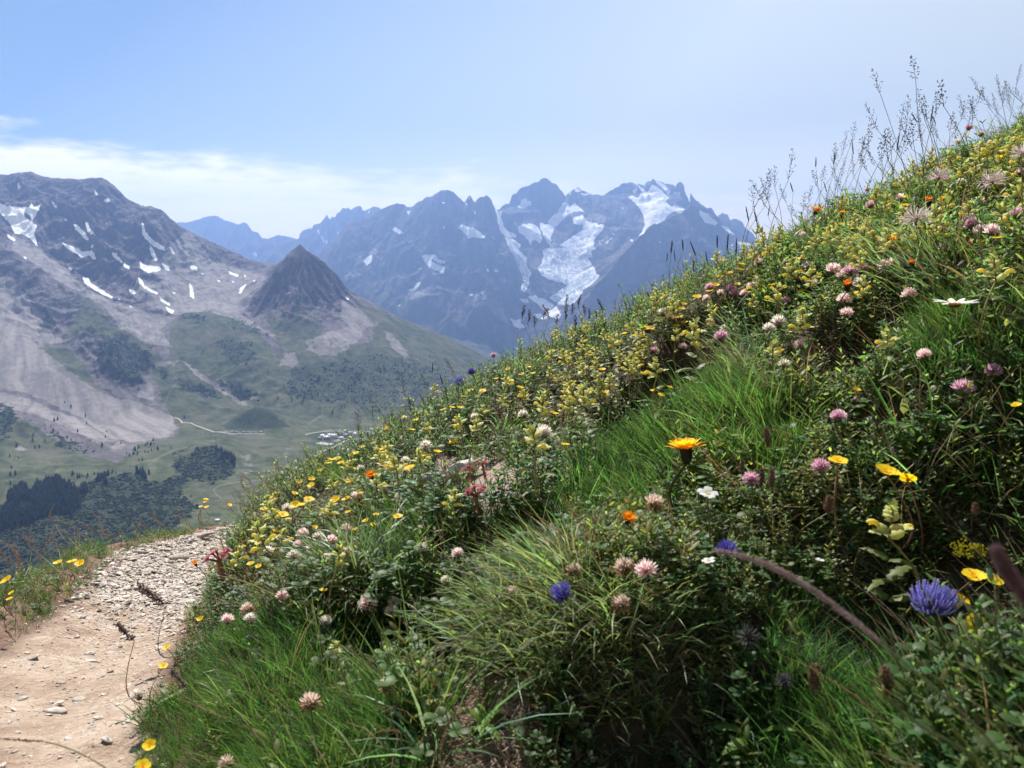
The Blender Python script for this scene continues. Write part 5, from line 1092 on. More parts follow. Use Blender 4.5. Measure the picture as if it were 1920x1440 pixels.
patch = fbm(sx_ / .35, sy_ / .35, 2, seed=200)
W = {'fine': .22 + 9 * F_ + .35 * (patch > .3), 'tall': .03 + .5 * F_ + .06 * (patch > .3), 'sedge': .05 + 8 * S_, 'oval': .65 + 4 * O_ + .6 * (patch < -.1), 'lance': .7 + 1.5 * T_, 'herb': .30 + .35 * T_ + .2 * O_, 'tiny': .35 + 5 * T_, 'clover': .5 + .5 * O_, 'rosette': .16 + .2 * O_, 'dry': .30 + .8 * B_ + .25 * T_, 'bracts': .05 + 1.3 * B_ + .1 * T_}
W['oval'] = W['oval'] * (1 - .93 * F_) * (1 - .9 * S_); W['clover'] = W['clover'] * (1 - .93 * F_) * (1 - .9 * S_); W['lance'] = W['lance'] * (1 - .8 * F_); W['herb'] = W['herb'] * (1 - .75 * F_); W['tiny'] = W['tiny'] * (1 - .9 * F_)
left_rim = dl_ > 0
W['fine'] = np.where(left_rim, 3.0, W['fine']); W['tiny'] = np.where(left_rim, 1.6, W['tiny']); W['lance'] = np.where(left_rim, 1.0, W['lance']); W['dry'] = np.where(left_rim, .5, W['dry']); W['oval'] = np.where(left_rim, .2, W['oval']); W['clover'] = np.where(left_rim, .05, W['clover'])
names = list(W); CW = np.cumsum(np.stack([W[k] for k in names]), 0); CW /= CW[-1]
choice = (rg_.rand(len(sx_))[None] > CW).sum(0)
hue = fbm(sx_ / .5, sy_ / .5, 2, seed=210)
def grow(name, kinds, mat, label, extra=None):
    V = []; Fc = []; Cc = []; off = 0
    if extra is not None: V.append(extra[0]); Fc.append(extra[1]); Cc.append(extra[2]); off = len(extra[0])
    for kn in kinds:
        w = np.nonzero(keep & (choice == names.index(kn)))[0]
        if len(w) == 0: continue
        pr = [to_tri(m) for m in PROTO[kn]]; idx = rg_.randint(0, len(pr), len(w))
        sc = (0.72 + 0.30 * sy_[w]) * rg_.uniform(.75, 1.3, len(w)); sc = np.minimum(sc, 1.75) * np.where(dr_[w] > 0, .45 + .55 * smst(0.0, .16, dr_[w]), .5)
        sc = sc * (.62 + .75 * np.clip(patch[w] + .35, 0, 1)) * np.where(F_[w] > .4, .85, 1)
        sc = np.where(sy_[w] < .8, sc * 1.0, sc)
        tilt = np.stack([rg_.normal(-.12, .18, len(w)), rg_.normal(-.05, .18, len(w))], 1)
        pos = np.stack([sx_[w], sy_[w], sz_[w]], 1)
        v, f, ix = replicate([(a, b_) for a, b_, c_ in pr], idx, pos, sc, rg_.rand(len(w)) * 6.28, tilt)
        col = np.concatenate([np.tile(pr[p][2], ((idx == p).sum(), 1)) for p in range(len(pr)) if (idx == p).any()])
        vb = (1 + .22 * rg_.randn(len(w)) + .25 * hue[w]).clip(.5, 1.7); vy = rg_.randn(len(w)) * .12 + .25 * hue[w]
        col = col * vb[ix][:, None] * np.stack([1 + vy[ix], 1 + 0 * vy[ix], 1 - .6 * vy[ix]], 1)
        V.append(v); Fc.append(f + off); Cc.append(col); off += len(v)
    if not V: return
    V = np.concatenate(V); Fc = np.concatenate(Fc); Cc = np.clip(np.concatenate(Cc), .004, 1)
    ob = mesh_np(name, V, Fc, mat, smooth=True); vattr(ob, 'Col', np.concatenate([Cc, np.ones((len(Cc), 1))], 1))
    tag(ob, label, name.replace('_', ' '), kind='stuff'); print(name, len(V), len(Fc))
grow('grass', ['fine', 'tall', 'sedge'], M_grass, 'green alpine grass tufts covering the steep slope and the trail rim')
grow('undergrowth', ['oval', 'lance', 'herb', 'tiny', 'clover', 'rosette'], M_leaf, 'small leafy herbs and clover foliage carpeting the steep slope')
def litter():
    m = MB(); q = np.random.RandomState(3); n = 0
    while n < 2200:
        px, py = q.uniform(760, 1040), q.uniform(1215, 1500)
        p = near_hit(px, py, 0); ln = q.uniform(.008, .035); a = q.rand() * 6.28; d = np.array((math.cos(a), math.sin(a), 0)); k = np.linspace(-.5, .5, 3)[:, None]
        P = np.array(p)[None] + d * k * ln; P[:, 2] = H(P[:, 0], P[:, 1]) + q.uniform(.001, .008) + k[:, 0] * q.uniform(-.006, .006)
        c = np.array((.40, .29, .22)) * q.uniform(.4, 1.3); m.ribbon(P, q.randn(3), [.0010, .0014, .0008], c, c); n += 1
    return to_tri(m)
grow('dry_grass', ['dry', 'bracts'], M_dry, 'dry straw coloured blades and brown spent bracts among the herbs', litter())

# ---------------------------------------------------------------- flowers: builders (a head is built around its base, pointing up +Z, in metres)
def dirs(q, n, lo=-0.3, hi=1.0):
    i = np.arange(n) + .5; z = lo + (hi - lo) * (i / n); a = i * 2.39996 + q.rand() * 6; r = np.sqrt(np.clip(1 - z * z, 0, 1))
    return np.stack([np.cos(a) * r, np.sin(a) * r, z], 1)
def clover_head(seed, base, tip, old=0.0):
    q = np.random.RandomState(seed); m = MB(); c0 = np.array((0, 0, .008))
    m.blob(c0 - (0, 0, .003), .006, (1, 1, .9), (.12, .16, .06), (.10, .13, .05), 7, 5, .08, q)
    for d in dirs(q, 84, -.35, 1):
        dd = nrm(d + np.array((0, 0, .35 + (-.9 if d[2] < .1 and q.rand() < old else 0))) + q.randn(3) * .1); ln = .0085 * q.uniform(.85, 1.15)
        p = c0 + d * .0045; P = curve(p, dd, ln, 4, (0, 0, 1), .12)
        cb, ct = np.array(base) * q.uniform(.8, 1.2), np.array(tip) * q.uniform(.9, 1.05)
        if d[2] < .15 and old: cb, ct = np.array((.30, .16, .09)), np.array((.45, .28, .17))
        m.ribbon(P, q.randn(3), np.array([.6, 1.1, 1.0, .4]) * .0021, cb, np.clip(ct, 0, .95), .4)
    return m
def cup_flower(seed, n, l, w, col, cen, cup=.45, notch=False, tip=None):
    q = np.random.RandomState(seed); m = MB()
    for k in range(n):
        a = k / n * 6.283 + q.uniform(-.08, .08); e = cup + q.uniform(-.1, .15); c = np.array(col) * q.uniform(.9, 1.08)
        d = nrm((math.cos(a), math.sin(a), e)); P = curve((0, 0, .002), d, l * q.uniform(.92, 1.05), 6, (math.cos(a) * .4, math.sin(a) * .4, -.5), .14)
        ww = w * np.array([.16, .55, .88, 1.0, .92, .45 if not notch else .8]); side = np.cross(d, (0, 0, 1))
        m.ribbon(P, side, ww, c * .85, np.array(tip if tip is not None else c * 1.05), -.12 if not notch else .15)
    for d in dirs(q, 16, .2, 1): m.ribbon(np.array([(0, 0, .002), (0, 0, .002) + d * .0035]), (d[1], -d[0], .1), [.0004, .0011], cen, cen)
    m.blob((0, 0, .001), .002, (1, 1, .8), (.15, .2, .06), None, 6, 4)
    return m
def bract(m, q, p, d, l, w, c, c2, tooth=.35):
    m.leaf(p, d, (0, 0, 1), l, w, c, c2, .25, .05, 9, .15, tooth)
def rattle_head(seed, n=7, open_=3):
    q = np.random.RandomState(seed); m = MB(); hgt = .0045 * n
    m.tube(np.array([(0, 0, -.002), (0, 0, hgt)]), .0009, (.22, .16, .06), None, 4)
    for i in range(n):
        z = hgt * i / n; a = i * 2.3 + q.uniform(-.3, .3); k = 1 - .35 * i / n; d = nrm((math.cos(a), math.sin(a), .55 + .5 * i / n)); p = np.array((0, 0, z))
        g = np.array((.60, .62, .24)) * q.uniform(.85, 1.15); c = p + d * .0065 * k
        m.blob(c, .0054 * k, (.95, .5, 1.05), g * 1.1, g * .8, 8, 6, .03, q, d)
        bract(m, q, p, nrm((math.cos(a + .5), math.sin(a + .5), .3 + .6 * i / n)), .0185 * k, .0105 * k, g * .72, g * 1.2)
        if i < open_ - 1 or q.rand() < .15:
            P = curve(c + d * .004 * k, nrm(d + (0, 0, .5)), .0095 * k, 5, (math.cos(a), math.sin(a), -.9), .42)
            m.tube(P, np.array([.0016, .0021, .0023, .0019, .0006]) * k, (.78, .68, .12), (.86, .74, .16), 6)
            m.ribbon(curve(c + d * .006 * k, nrm(d + (0, 0, -.5)), .005 * k, 4, (0, 0, -1), .4), (d[1], -d[0], 0), np.array([.0014, .0035, .0035, .0012]) * k, (.80, .58, .04), (.88, .66, .05), .3)
    for k in range(3):
        a = q.rand() * 6; bract(m, q, (0, 0, hgt), (math.cos(a) * .5, math.sin(a) * .5, 1), .009, .006, (.33, .38, .10), (.45, .50, .15))
    return m
def hawkbit_head(seed, col, tipc, openness=1.0, dark=(.022, .026, .014)):
    q = np.random.RandomState(seed); m = MB(); c = np.array(col)
    m.tube(np.array([(0, 0, -.001), (0, 0, .004), (0, 0, .009), (0, 0, .0125)]), [.0022, .0048, .0046, .0052], dark, np.array(dark) * 1.6, 10)
    for k in range(26):
        a = k * 2.4; r = .0046; m.leaf((math.cos(a) * r * .7, math.sin(a) * r * .7, .001 + .003 * q.rand()), (math.cos(a) * .25, math.sin(a) * .25, 1), (0.1, 0, 1), .011, .0018, np.array(dark), np.array(dark) * 2.0, .2, 0, 4, .2)
    n = 58 if openness > .5 else 26
    for k in range(n):
        a = k * 2.39996; f = k / n; ln = (.0145 - .006 * (1 - f)) * q.uniform(.88, 1.1) * (1 if openness > .5 else .62); e = (2.2 - 1.85 * f * openness) if openness > .5 else 3.5
        d = nrm((math.cos(a), math.sin(a), e)); r = .0012 + .0035 * f
        P = curve((math.cos(a) * r, math.sin(a) * r, .0115), d, ln, 5, (math.cos(a) * .5, math.sin(a) * .5, -.7), .10)
        m.ribbon(P, (-math.sin(a), math.cos(a), q.uniform(-.2, .2)), np.array([.45, .8, 1, 1, .75]) * .0027, c * q.uniform(.85, 1.1), np.array(tipc) * q.uniform(.9, 1.1), .18)
    return m
def rampion_head(seed, col, tip, n=90, spent=False):
    q = np.random.RandomState(seed); m = MB(); c0 = np.array((0, 0, .007))
    m.blob(c0, .005, (1, 1, .9), np.array(col) * .5, (.05, .06, .03), 7, 5, .1, q)
    for d in dirs(q, n, -.35, 1):
        ln = (.0155 if not spent else .0085) * q.uniform(.8, 1.15); dd = nrm(d + q.randn(3) * .12 + (0, 0, -.15))
        P = curve(c0 + d * .004, dd, ln, 6, (d[0] * -.3, d[1] * -.3, 1.0), .36 if not spent else .1)
        m.tube(P, np.array([.0008, .0009, .0008, .0006, .0005, .0003]) * (.8 if spent else 1), np.array(col) * q.uniform(.75, 1.1), np.array(tip) * q.uniform(.85, 1.1), 4)
    for k in range(7):
        a = k * .9; m.leaf((0, 0, .001), (math.cos(a), math.sin(a), .15), (0, 0, 1), .012, .0045, (.06, .10, .04), (.09, .13, .06), .2, .1, 4, .3)
    return m
def houseleek_head(seed):
    q = np.random.RandomState(seed); m = MB()
    for sx, sy, sz, r in [(0, 0, .016, 1), (.016, .004, .012, .95), (-.015, .006, .012, .95), (.003, -.014, .011, .9), (-.004, .016, .010, .85), (.013, -.012, .006, .7), (-.013, -.010, .006, .7)]:
        tilt = nrm((sx * 45, sy * 45, 1)); Mx = np.array(Vector(tilt).to_track_quat('Z', 'Y').to_matrix()); o = np.array((sx, sy, sz))
        m.tube(np.array([(0, 0, 0), o]), .0014, (.25, .08, .07), None, 5)
        for k in range(13):
            a = k / 13 * 6.283; P = curve((0, 0, 0), (math.cos(a), math.sin(a), .35), .0095 * r, 4, (0, 0, -1), .12) @ Mx.T + o
            m.ribbon(P, np.array((-math.sin(a), math.cos(a), 0)) @ Mx.T, np.array([.0018, .0024, .0017, .0002]), (.38, .03, .08), np.array((.74, .20, .30)) * q.uniform(.8, 1.15), .25)
        for d in dirs(q, 14, .3, 1): m.ribbon(np.array([o, o + (d @ Mx.T) * .005]), (d[1], -d[0], .1), [.0003, .0009], (.45, .12, .16), (.5, .25, .2))
        m.blob(o, .0026, (1, 1, 1), (.25, .20, .08), (.3, .05, .06), 6, 4)
    return m
def daisy_head(seed):
    q = np.random.RandomState(seed); m = MB()
    for k in range(21):
        a = k / 21 * 6.283 + q.uniform(-.06, .06); P = curve((math.cos(a) * .005, math.sin(a) * .005, .003), (math.cos(a), math.sin(a), .12 + q.uniform(-.1, .18)), .0185 * q.uniform(.92, 1.06), 6, (0, 0, 1), -.03 + q.uniform(-.03, .06))
        m.ribbon(P, (-math.sin(a), math.cos(a), q.uniform(-.2, .2)), np.array([.5, .9, 1, 1, .85, .35]) * .0058, (.78, .78, .74), (.86, .86, .86), -.10)
    m.blob((0, 0, .003), .0065, (1, 1, .45), (.75, .48, .03), (.55, .32, .02), 12, 6, .03, q)
    m.blob((0, 0, .001), .006, (1, 1, .5), (.08, .11, .04), None, 10, 5)
    return m
def pasque_head(seed):
    q = np.random.RandomState(seed); m = MB(); m.blob((0, 0, .002), .004, (1, 1, 1), (.16, .10, .08), None, 7, 5, .1, q)
    sw = np.array((.25, .1, .1))
    for d in dirs(q, 95, -.25, 1):
        dd = nrm(d + q.randn(3) * .15); P = curve((0, 0, .003) + dd * .003, dd, .027 * q.uniform(.75, 1.1), 7, nrm(np.array((.5, .2, .1)) + q.randn(3) * .6), .16)
        m.ribbon(P, q.randn(3), np.array([.35, .6, .9, 1, 1, .8, .3]) * .0011, (.42, .30, .29), (.72, .62, .62))
    return m
def spikelet(m, q, p, d, l, w, c, c2):
    P = curve(p, d, l, 4, (0, 0, -1), .03); s = nrm(np.cross(d, q.randn(3)))
    m.ribbon(P, s, np.array([.25, 1, .8, .05]) * w, c, c2, .5); m.ribbon(P, np.cross(d, s), np.array([.25, 1, .8, .05]) * w, c, c2, .3)
def panicle(seed, L_=.075, nb=7, spread=.5, sp=(.0060, .0019), col=(.13, .085, .10), col2=(.20, .14, .13), nod=0.0, stemc=(.16, .11, .08)):
    q = np.random.RandomState(seed); m = MB(); P = curve((0, 0, 0), (0, 0, 1), L_, 9, (1, .2, -.5), nod); m.tube(P, np.linspace(.0006, .0002, 9), stemc, col, 4)
    for b in range(nb):
        f = (b + .3) / nb; i = min(int(f * 8), 7); p = P[i] + (P[i + 1] - P[i]) * (f * 8 - i); tg = nrm(P[i + 1] - P[i])
        for s in range(2):
            a = b * 2.1 + s * 2.6 + q.uniform(-.5, .5); d = nrm(tg + spread * np.array((math.cos(a), math.sin(a), 0)) * q.uniform(.6, 1.2)); ln = L_ * .34 * (1.05 - f) * q.uniform(.6, 1.2) + .004
            B = curve(p, d, ln, 5, (0, 0, -1), .05 + nod * .3); m.tube(B, .0002, stemc, col, 3)
            ns_ = 1 + int(3.2 * (1.1 - f) + q.rand())
            for k in range(ns_):
                g = 1 - .28 * k; j = max(0, min(3, int(g * 4))); pp = B[j] + (B[j + 1] - B[j]) * (g * 4 - j if g < 1 else 1)
                spikelet(m, q, pp, nrm(B[j + 1] - B[j] + q.randn(3) * .22), sp[0] * q.uniform(.8, 1.15), sp[1], col, col2)
    return m
def spike(seed, L_=.035, r=.0032, col=(.16, .11, .09), col2=(.30, .22, .17), hair=.0016, n=150, nod=0.0):
    q = np.random.RandomState(seed); m = MB(); P = curve((0, 0, 0), (0, 0, 1), L_, 9, (1, .1, -.5), nod)
    rr = r * np.array([.35, .85, 1, 1, 1, .95, .85, .65, .15]); m.tube(P, rr * .75, np.array(col) * .7, col, 8)
    for k in range(n):
        f = q.rand() ** .9 * 7.99; i = int(f); p = P[i] + (P[i + 1] - P[i]) * (f - i); a = q.rand() * 6.28; tg = nrm(P[i + 1] - P[i]); s = nrm(np.cross(tg, (math.cos(a), math.sin(a), .2)))
        R_ = rr[i] * (1 - (f - i)) + rr[i + 1] * (f - i); spikelet(m, q, p + s * R_ * .6, nrm(s + tg * .9), hair + R_ * .7, .0011, np.array(col) * q.uniform(.7, 1.2), np.array(col2) * q.uniform(.8, 1.2))
    return m
def bedstraw_head(seed):
    q = np.random.RandomState(seed); m = MB()
    for k in range(26):
        d = nrm(q.randn(3) * (1, 1, .3) + (0, 0, 1.2)); e = d * .022 * q.uniform(.5, 1.1); m.tube(np.array([(0, 0, 0), e * .6, e]), .0004, (.15, .18, .05), None, 3)
        for j in range(7): m.blob(e + q.randn(3) * .0022, .0013, (1, 1, 1), (.62, .58, .06), (.45, .45, .05), 5, 3, .1, q)
    return m
def stem_mesh(seed, r=.0009, col=(.11, .13, .05), bow=.03, hairy=0, r1=None, scales=False):
    q = np.random.RandomState(seed); m = MB(); z = np.linspace(0, 1, 12); a = q.rand() * 6.28; b = np.sin(z * np.pi) * bow; P = np.stack([b * math.cos(a) / .1 * .1, b * math.sin(a), z], 1)
    m.tube(P, np.linspace(r, r1 or r * .75, 12), col, np.array(col) * 1.1, 6)
    return m
def tooth_leaf(seed, l=.026, w=.008, col=(.09, .13, .04), e=.45, tooth=.22):
    q = np.random.RandomState(seed); m = MB(); m.leaf((0, 0, 0), (1, 0, e), (0, 0, 1), l, w, np.array(col) * .9, np.array(col) * 1.3, .3, .10, 11, .1, tooth); return m
def trefoil(seed, sz=.012):
    q = np.random.RandomState(seed); m = MB(); clover_leaf(m, q, (0, 0, 0), (1, 0, .8), .02, sz, (.05, .11, .035)); return m

def lib(m, name, mat): return m.build(name, mat, link=False).data
K = {}
def add_kind(kind, heads, mat, width, stems, stem_mat, leaves=(), leaf_mat=None, leaf_name='leaf', head_name='flower_head'):
    K[kind] = dict(heads=[lib(h, head_name, mat) for h in heads], stems=[lib(s, 'stem', stem_mat) for s in stems], width=width, leaves=[(lib(l, leaf_name, leaf_mat), fr, an, sc) for l, fr, an, sc in leaves], hn=head_name, ln=leaf_name)
gstem = [stem_mesh(i, .0011, (.10, .12, .045), .02 + .01 * i) for i in range(4)]
rstem = [stem_mesh(i + 9, .0010, (.19, .10, .06), .03) for i in range(3)]
cl = [(trefoil(1), .22, .3, 1.0), (trefoil(2), .4, 3.0, .8)]
add_kind('clover_white', [clover_head(i, (.52, .44, .36), (.86, .84, .80)) for i in range(3)], M_petal, .026, gstem, M_stem, cl, M_leaf)
add_kind('clover_pink', [clover_head(i + 5, (.68, .38, .40), (.90, .82, .82)) for i in range(4)], M_petal, .026, gstem, M_stem, cl, M_leaf)
add_kind('clover_purple', [clover_head(i + 9, (.40, .14, .26), (.72, .50, .62)) for i in range(3)], M_petal, .026, gstem, M_stem, cl, M_leaf)
add_kind('clover_old', [clover_head(i + 14, (.42, .28, .22), (.74, .62, .56), .5) for i in range(2)], M_petal, .025, gstem, M_stem, cl, M_leaf)
add_kind('rockrose', [cup_flower(i, 5, .0105, .0105, (.92, .66, .015), (.85, .50, .01), .30 + .2 * (i % 3)) for i in range(5)], M_petal, .021, rstem, M_stem, [(tooth_leaf(3, .016, .004, (.07, .10, .045), .6, 0), .45, .5, 1), (tooth_leaf(4, .016, .004, (.07, .10, .045), .6, 0), .45, 3.6, 1)], M_leaf)
ylf = [(tooth_leaf(i, .032, .0095, (.15, .18, .05), .55), .32 + .22 * (i // 2), (i % 2) * 3.14 + (i // 2) * 1.5, 1.1 - .08 * i) for i in range(6)]
add_kind('rattle', [rattle_head(i, 4 + i % 3, 2 + i % 3) for i in range(6)], M_petal, .026, [stem_mesh(20 + i, .0013, (.24, .20, .07), .02) for i in range(3)], M_stem, ylf, M_leaf, head_name='flower_spike')
add_kind('hawkbit', [hawkbit_head(i, (.90, .42, .008), (.93, .60, .02)) for i in range(2)], M_petal, .030, [stem_mesh(30, .0013, (.06, .075, .03), .03, r1=.0022)], M_stem)
add_kind('hawkbit_orange', [hawkbit_head(4, (.75, .20, .008), (.88, .36, .01), .72), hawkbit_head(5, (.80, .24, .008), (.90, .42, .01), .85)], M_petal, .024, [stem_mesh(31, .0012, (.06, .075, .03), .03, r1=.0018)], M_stem)
add_kind('hawkbit_bud', [hawkbit_head(6, (.65, .16, .01), (.80, .26, .02), .2, (.03, .025, .018))], M_petal, .012, [stem_mesh(32, .0011, (.05, .06, .03), .03, r1=.0016)], M_stem)
add_kind('rampion', [rampion_head(1, (.20, .18, .56), (.50, .50, .90)), rampion_head(2, (.14, .10, .46), (.32, .28, .76))], M_petal, .034, [stem_mesh(33, .0014, (.08, .11, .05), .02)], M_stem, [(tooth_leaf(8, .035, .004, (.06, .10, .035), 1.1, .1), .3, .4, 1)], M_leaf)
add_kind('rampion_spent', [rampion_head(3, (.06, .06, .07), (.20, .19, .22), 46, True)], M_petal, .022, gstem, M_stem)
hs = MB(); hz = np.linspace(0, 1, 12); hs.tube(np.stack([.015 * np.sin(hz * 3), 0 * hz, hz], 1), .0038, (.20, .05, .055), (.30, .08, .08), 8)
add_kind('houseleek', [houseleek_head(1), houseleek_head(2)], M_petal, .048, [hs], M_stem, [(None, 0, 0, 0)][:0])
scale_leaf = tooth_leaf(9, .015, .0055, (.28, .07, .07), 1.8, 0)
K['houseleek']['leaves'] = [(lib(scale_leaf, 'scale_leaf', M_leaf), .15 + .1 * i, i * 2.4, 1.0) for i in range(8)]; K['houseleek']['ln'] = 'scale_leaf'
add_kind('daisy', [daisy_head(1)], M_petal, .047, [stem_mesh(34, .0012, (.10, .13, .06), .03)], M_stem)
add_kind('pasque', [pasque_head(i) for i in range(4)], M_fluff, .052, [stem_mesh(35, .0011, (.20, .13, .10), .03), stem_mesh(36, .0011, (.20, .13, .10), .04)], M_stem, head_name='seed_head')
PU, PU2 = (.055, .040, .055), (.13, .09, .10)
add_kind('panicle', [panicle(1, .085, 6, .6, col=PU, col2=PU2), panicle(2, .07, 6, .75, col=PU, col2=PU2), panicle(3, .06, 6, .8, (.0065, .0024), PU, PU2), panicle(4, .09, 7, .45, col=(.12, .09, .07), col2=(.25, .19, .14))], M_dry, .03, [stem_mesh(40 + i, .0009, (.11, .10, .07), .04, r1=.0006) for i in range(3)], M_stem, [(tooth_leaf(11, .07, .0022, (.08, .12, .04), 2.2, 0), .2, .3, 1)], M_leaf, 'blade', 'seed_head')
add_kind('thin_spike', [spike(5, .032, .0019, PU, PU2, .001, 60), spike(6, .045, .0018, PU, PU2, .001, 70)], M_dry, .006, [stem_mesh(44, .0008, (.12, .11, .07), .04, r1=.0004)], M_stem, head_name='seed_head')
add_kind('dark_panicle', [panicle(7, .055, 8, .30, (.0065, .0026), (.07, .035, .045), (.15, .09, .08), .05), panicle(8, .045, 7, .35, (.0065, .0026), (.07, .035, .045), (.15, .09, .08), .10)], M_dry, .024, [stem_mesh(46, .0009, (.10, .09, .06), .05, r1=.0005)], M_stem, head_name='seed_head')
add_kind('nodding', [panicle(9, .055, 13, .16, (.0085, .0034), (.12, .06, .055), (.40, .27, .22), .16), panicle(10, .05, 12, .16, (.0085, .0034), (.12, .06, .055), (.40, .27, .22), .14)], M_dry, .03, [stem_mesh(48, .0009, (.22, .16, .08), .05, r1=.0006)], M_stem, head_name='seed_head')
add_kind('plantain', [spike(11, .026, .0034), spike(12, .032, .0034), spike(13, .020, .0040, (.20, .12, .08), (.36, .25, .18))], M_dry, .010, [stem_mesh(50, .0010, (.13, .12, .06), .03)], M_stem, head_name='seed_head')
add_kind('purple_spike', [panicle(14, .05, 11, .18, (.0075, .0032), (.17, .12, .13), (.36, .28, .27), .02), panicle(15, .035, 9, .2, (.0075, .0032), (.17, .12, .13), (.36, .28, .27), .0)], M_dry, .02, [stem_mesh(52, .0013, (.30, .21, .12), .06, r1=.0010)], M_stem, head_name='seed_head')
add_kind('mouse_ear', [cup_flower(20 + i, 5, .0095, .0080, (.80, .80, .80), (.6, .6, .2), .35, True) for i in range(2)], M_petal, .018, gstem, M_stem, [(tooth_leaf(12, .010, .0035, (.08, .12, .05), .7, 0), .5, .4, 1)], M_leaf)
add_kind('bedstraw', [bedstraw_head(1)], M_petal, .035, [stem_mesh(54, .0009, (.14, .15, .05), .03)], M_stem, [(tooth_leaf(13, .014, .002, (.07, .11, .04), .7, 0), .3 + .12 * i, i * 1.3, 1) for i in range(3)], M_leaf)
add_kind('straw', [panicle(16, .075, 7, .16, (.0045, .0013), (.30, .20, .15), (.52, .40, .30), .09, (.36, .25, .16)), panicle(17, .06, 7, .16, (.0045, .0013), (.30, .20, .15), (.52, .40, .30), .13, (.36, .25, .16))], M_dry, .015, [stem_mesh(56 + i, .0005, (.36, .26, .16), .10, r1=.0004) for i in range(2)], M_stem, head_name='seed_head')

_pr = np.random.RandomState(77); PLACED = []
def plant(kind, name, cat, px, py, h, label=None, group=None, size=None, lean=None, face=None, y=None, v=None, straight=None):
    k = K[kind]; q = _pr
    if y is None:
        hp = near_hit(px, py, h)
    else:
        t_, s_ = ray(px, py); hp = Vector((float(t_) * y, y, float(s_) * y))
    if lean is None: lean = (q.uniform(-.22, .1), q.uniform(-.15, .15))
    hh = max(hp.z - float(H(hp.x, hp.y)), .015)
    bx, by = hp.x - lean[0] * hh, hp.y - lean[1] * hh
    base = Vector((bx, by, float(H(bx, by)) - .006)); ax = hp - base; ln = ax.length
    root = bpy.data.objects.new(name, None); COL.objects.link(root); root.empty_display_size = .01
    root.location = base; rq = ax.to_track_quat('Z', 'Y'); root.rotation_mode = 'QUATERNION'; root.rotation_quaternion = rq
    s = (size * hp.y / FPX / k['width']) if size else q.uniform(.88, 1.1)
    s = min(max(s, .35), 2.6)
    vi = v if v is not None else q.randint(len(k['heads']))
    def part(nm, me, loc, rot, sc):
        o = bpy.data.objects.new(nm, me); COL.objects.link(o); o.parent = root; o.location = loc; o.rotation_mode = 'QUATERNION'; o.rotation_quaternion = rot; o.scale = sc; return o
    from mathutils import Quaternion as Qt
    spin = Qt((0, 0, 1), q.rand() * 6.28)
    if face is None:
        f = Vector((q.uniform(-.35, .25), q.uniform(-.45, .1), 1))
    else: f = Vector(face)
    hr = rq.inverted() @ (f.to_track_quat('Z', 'Y') @ spin)
    if straight or k['hn'] == 'seed_head' and kind not in ('pasque',) and face is None: hr = spin
    if kind in ('houseleek',): hr = spin
    part(k['hn'], k['heads'][vi % len(k['heads'])], (0, 0, ln), hr, (s, s, s))
    sr = min(max(s, .7), 1.6); part('stem', k['stems'][q.randint(len(k['stems']))], (0, 0, 0), Qt((0, 0, 1), 0), (sr, sr, ln))
    for me, fr, an, sc in k['leaves']:
        part(k['ln'], me, (0, 0, ln * fr), Qt((0, 0, 1), an + q.uniform(-.3, .3)), (sc * sr, sc * sr, sc * sr))
    tag(root, label, cat, group); PLACED.append((root, kind, px, py, label is None)); return root

# ---------------------------------------------------------------- landmarks: each with its own label
LM = []
def mark(kind, name, cat, px, py, h, label, short, **kw):
    r = plant(kind, name, cat, px, py, h, label, **kw); LM.append((px, py, short)); return r
mark('hawkbit', 'hawkbit', 'flower', 1288, 868, .11, 'large golden hawkbit on a dark cup and long stem, the biggest of its kind', 'the large golden hawkbit', size=70, face=(-.08, .12, 1), lean=(-.30, .05), v=0)
mark('daisy', 'daisy', 'flower', 1790, 574, .12, 'wide white daisy seen edge on above the dark hollow', 'the wide white daisy', size=80, face=(.05, .05, 1), lean=(-.35, .05))
mark('rampion', 'rampion', 'flower', 1745, 1150, .10, 'large open violet blue rampion head with curling petals beside the buttercups', 'the large open rampion', size=92, face=(0, -.15, 1), v=0, lean=(-.15, 0))
mark('rampion', 'rampion', 'flower', 1060, 1120, .09, 'deep blue rampion with tightly curled petals leaning out of the grass tuft', 'the curled blue rampion', size=48, face=(-.5, -.3, .7), v=1, lean=(-.45, 0))
mark('rampion', 'rampion', 'flower', 1362, 1040, .07, 'violet rampion half hidden under the arching purple grass ear', 'the half hidden rampion', size=42, v=1)
mark('rampion', 'rampion', 'flower', 884, 702, .08, 'dark blue rampion standing tallest on the skyline over the valley', 'the tall skyline rampion', size=17, v=1, lean=(-.1, 0))
mark('rampion', 'rampion', 'flower', 861, 722, .07, 'pair of bright violet rampion heads merged just below the tall skyline one', 'the low skyline rampion', size=24, v=0)
mark('rampion_spent', 'rampion', 'flower', 1400, 1205, .07, 'grey withered rampion head over the fine grass', 'the grey withered rampion', size=46)
mark('rampion_spent', 'rampion', 'flower', 1468, 1285, .06, 'dark dried rampion head low in the fine grass', 'the dark dried rampion', size=34)
mark('houseleek', 'houseleek', 'flower', 412, 1052, .07, 'red houseleek on a thick scaly stem beside the trail', 'the red houseleek by the trail', size=62, lean=(-.25, -.05), v=0)
mark('houseleek', 'houseleek', 'flower', 893, 930, .075, 'dark red houseleek on a bent stem in the middle of the slope', 'the houseleek on the slope', size=54, lean=(-.2, .05), v=1)
mark('houseleek', 'houseleek', 'flower', 878, 884, .035, 'low cluster of dark pink houseleek stars on the pale rock slab', 'the houseleek on the rock slab', size=30)
mark('houseleek', 'houseleek', 'flower', 905, 872, .035, 'second low pink houseleek cluster uphill on the rock slab', 'the houseleek on the rock slab', size=24)
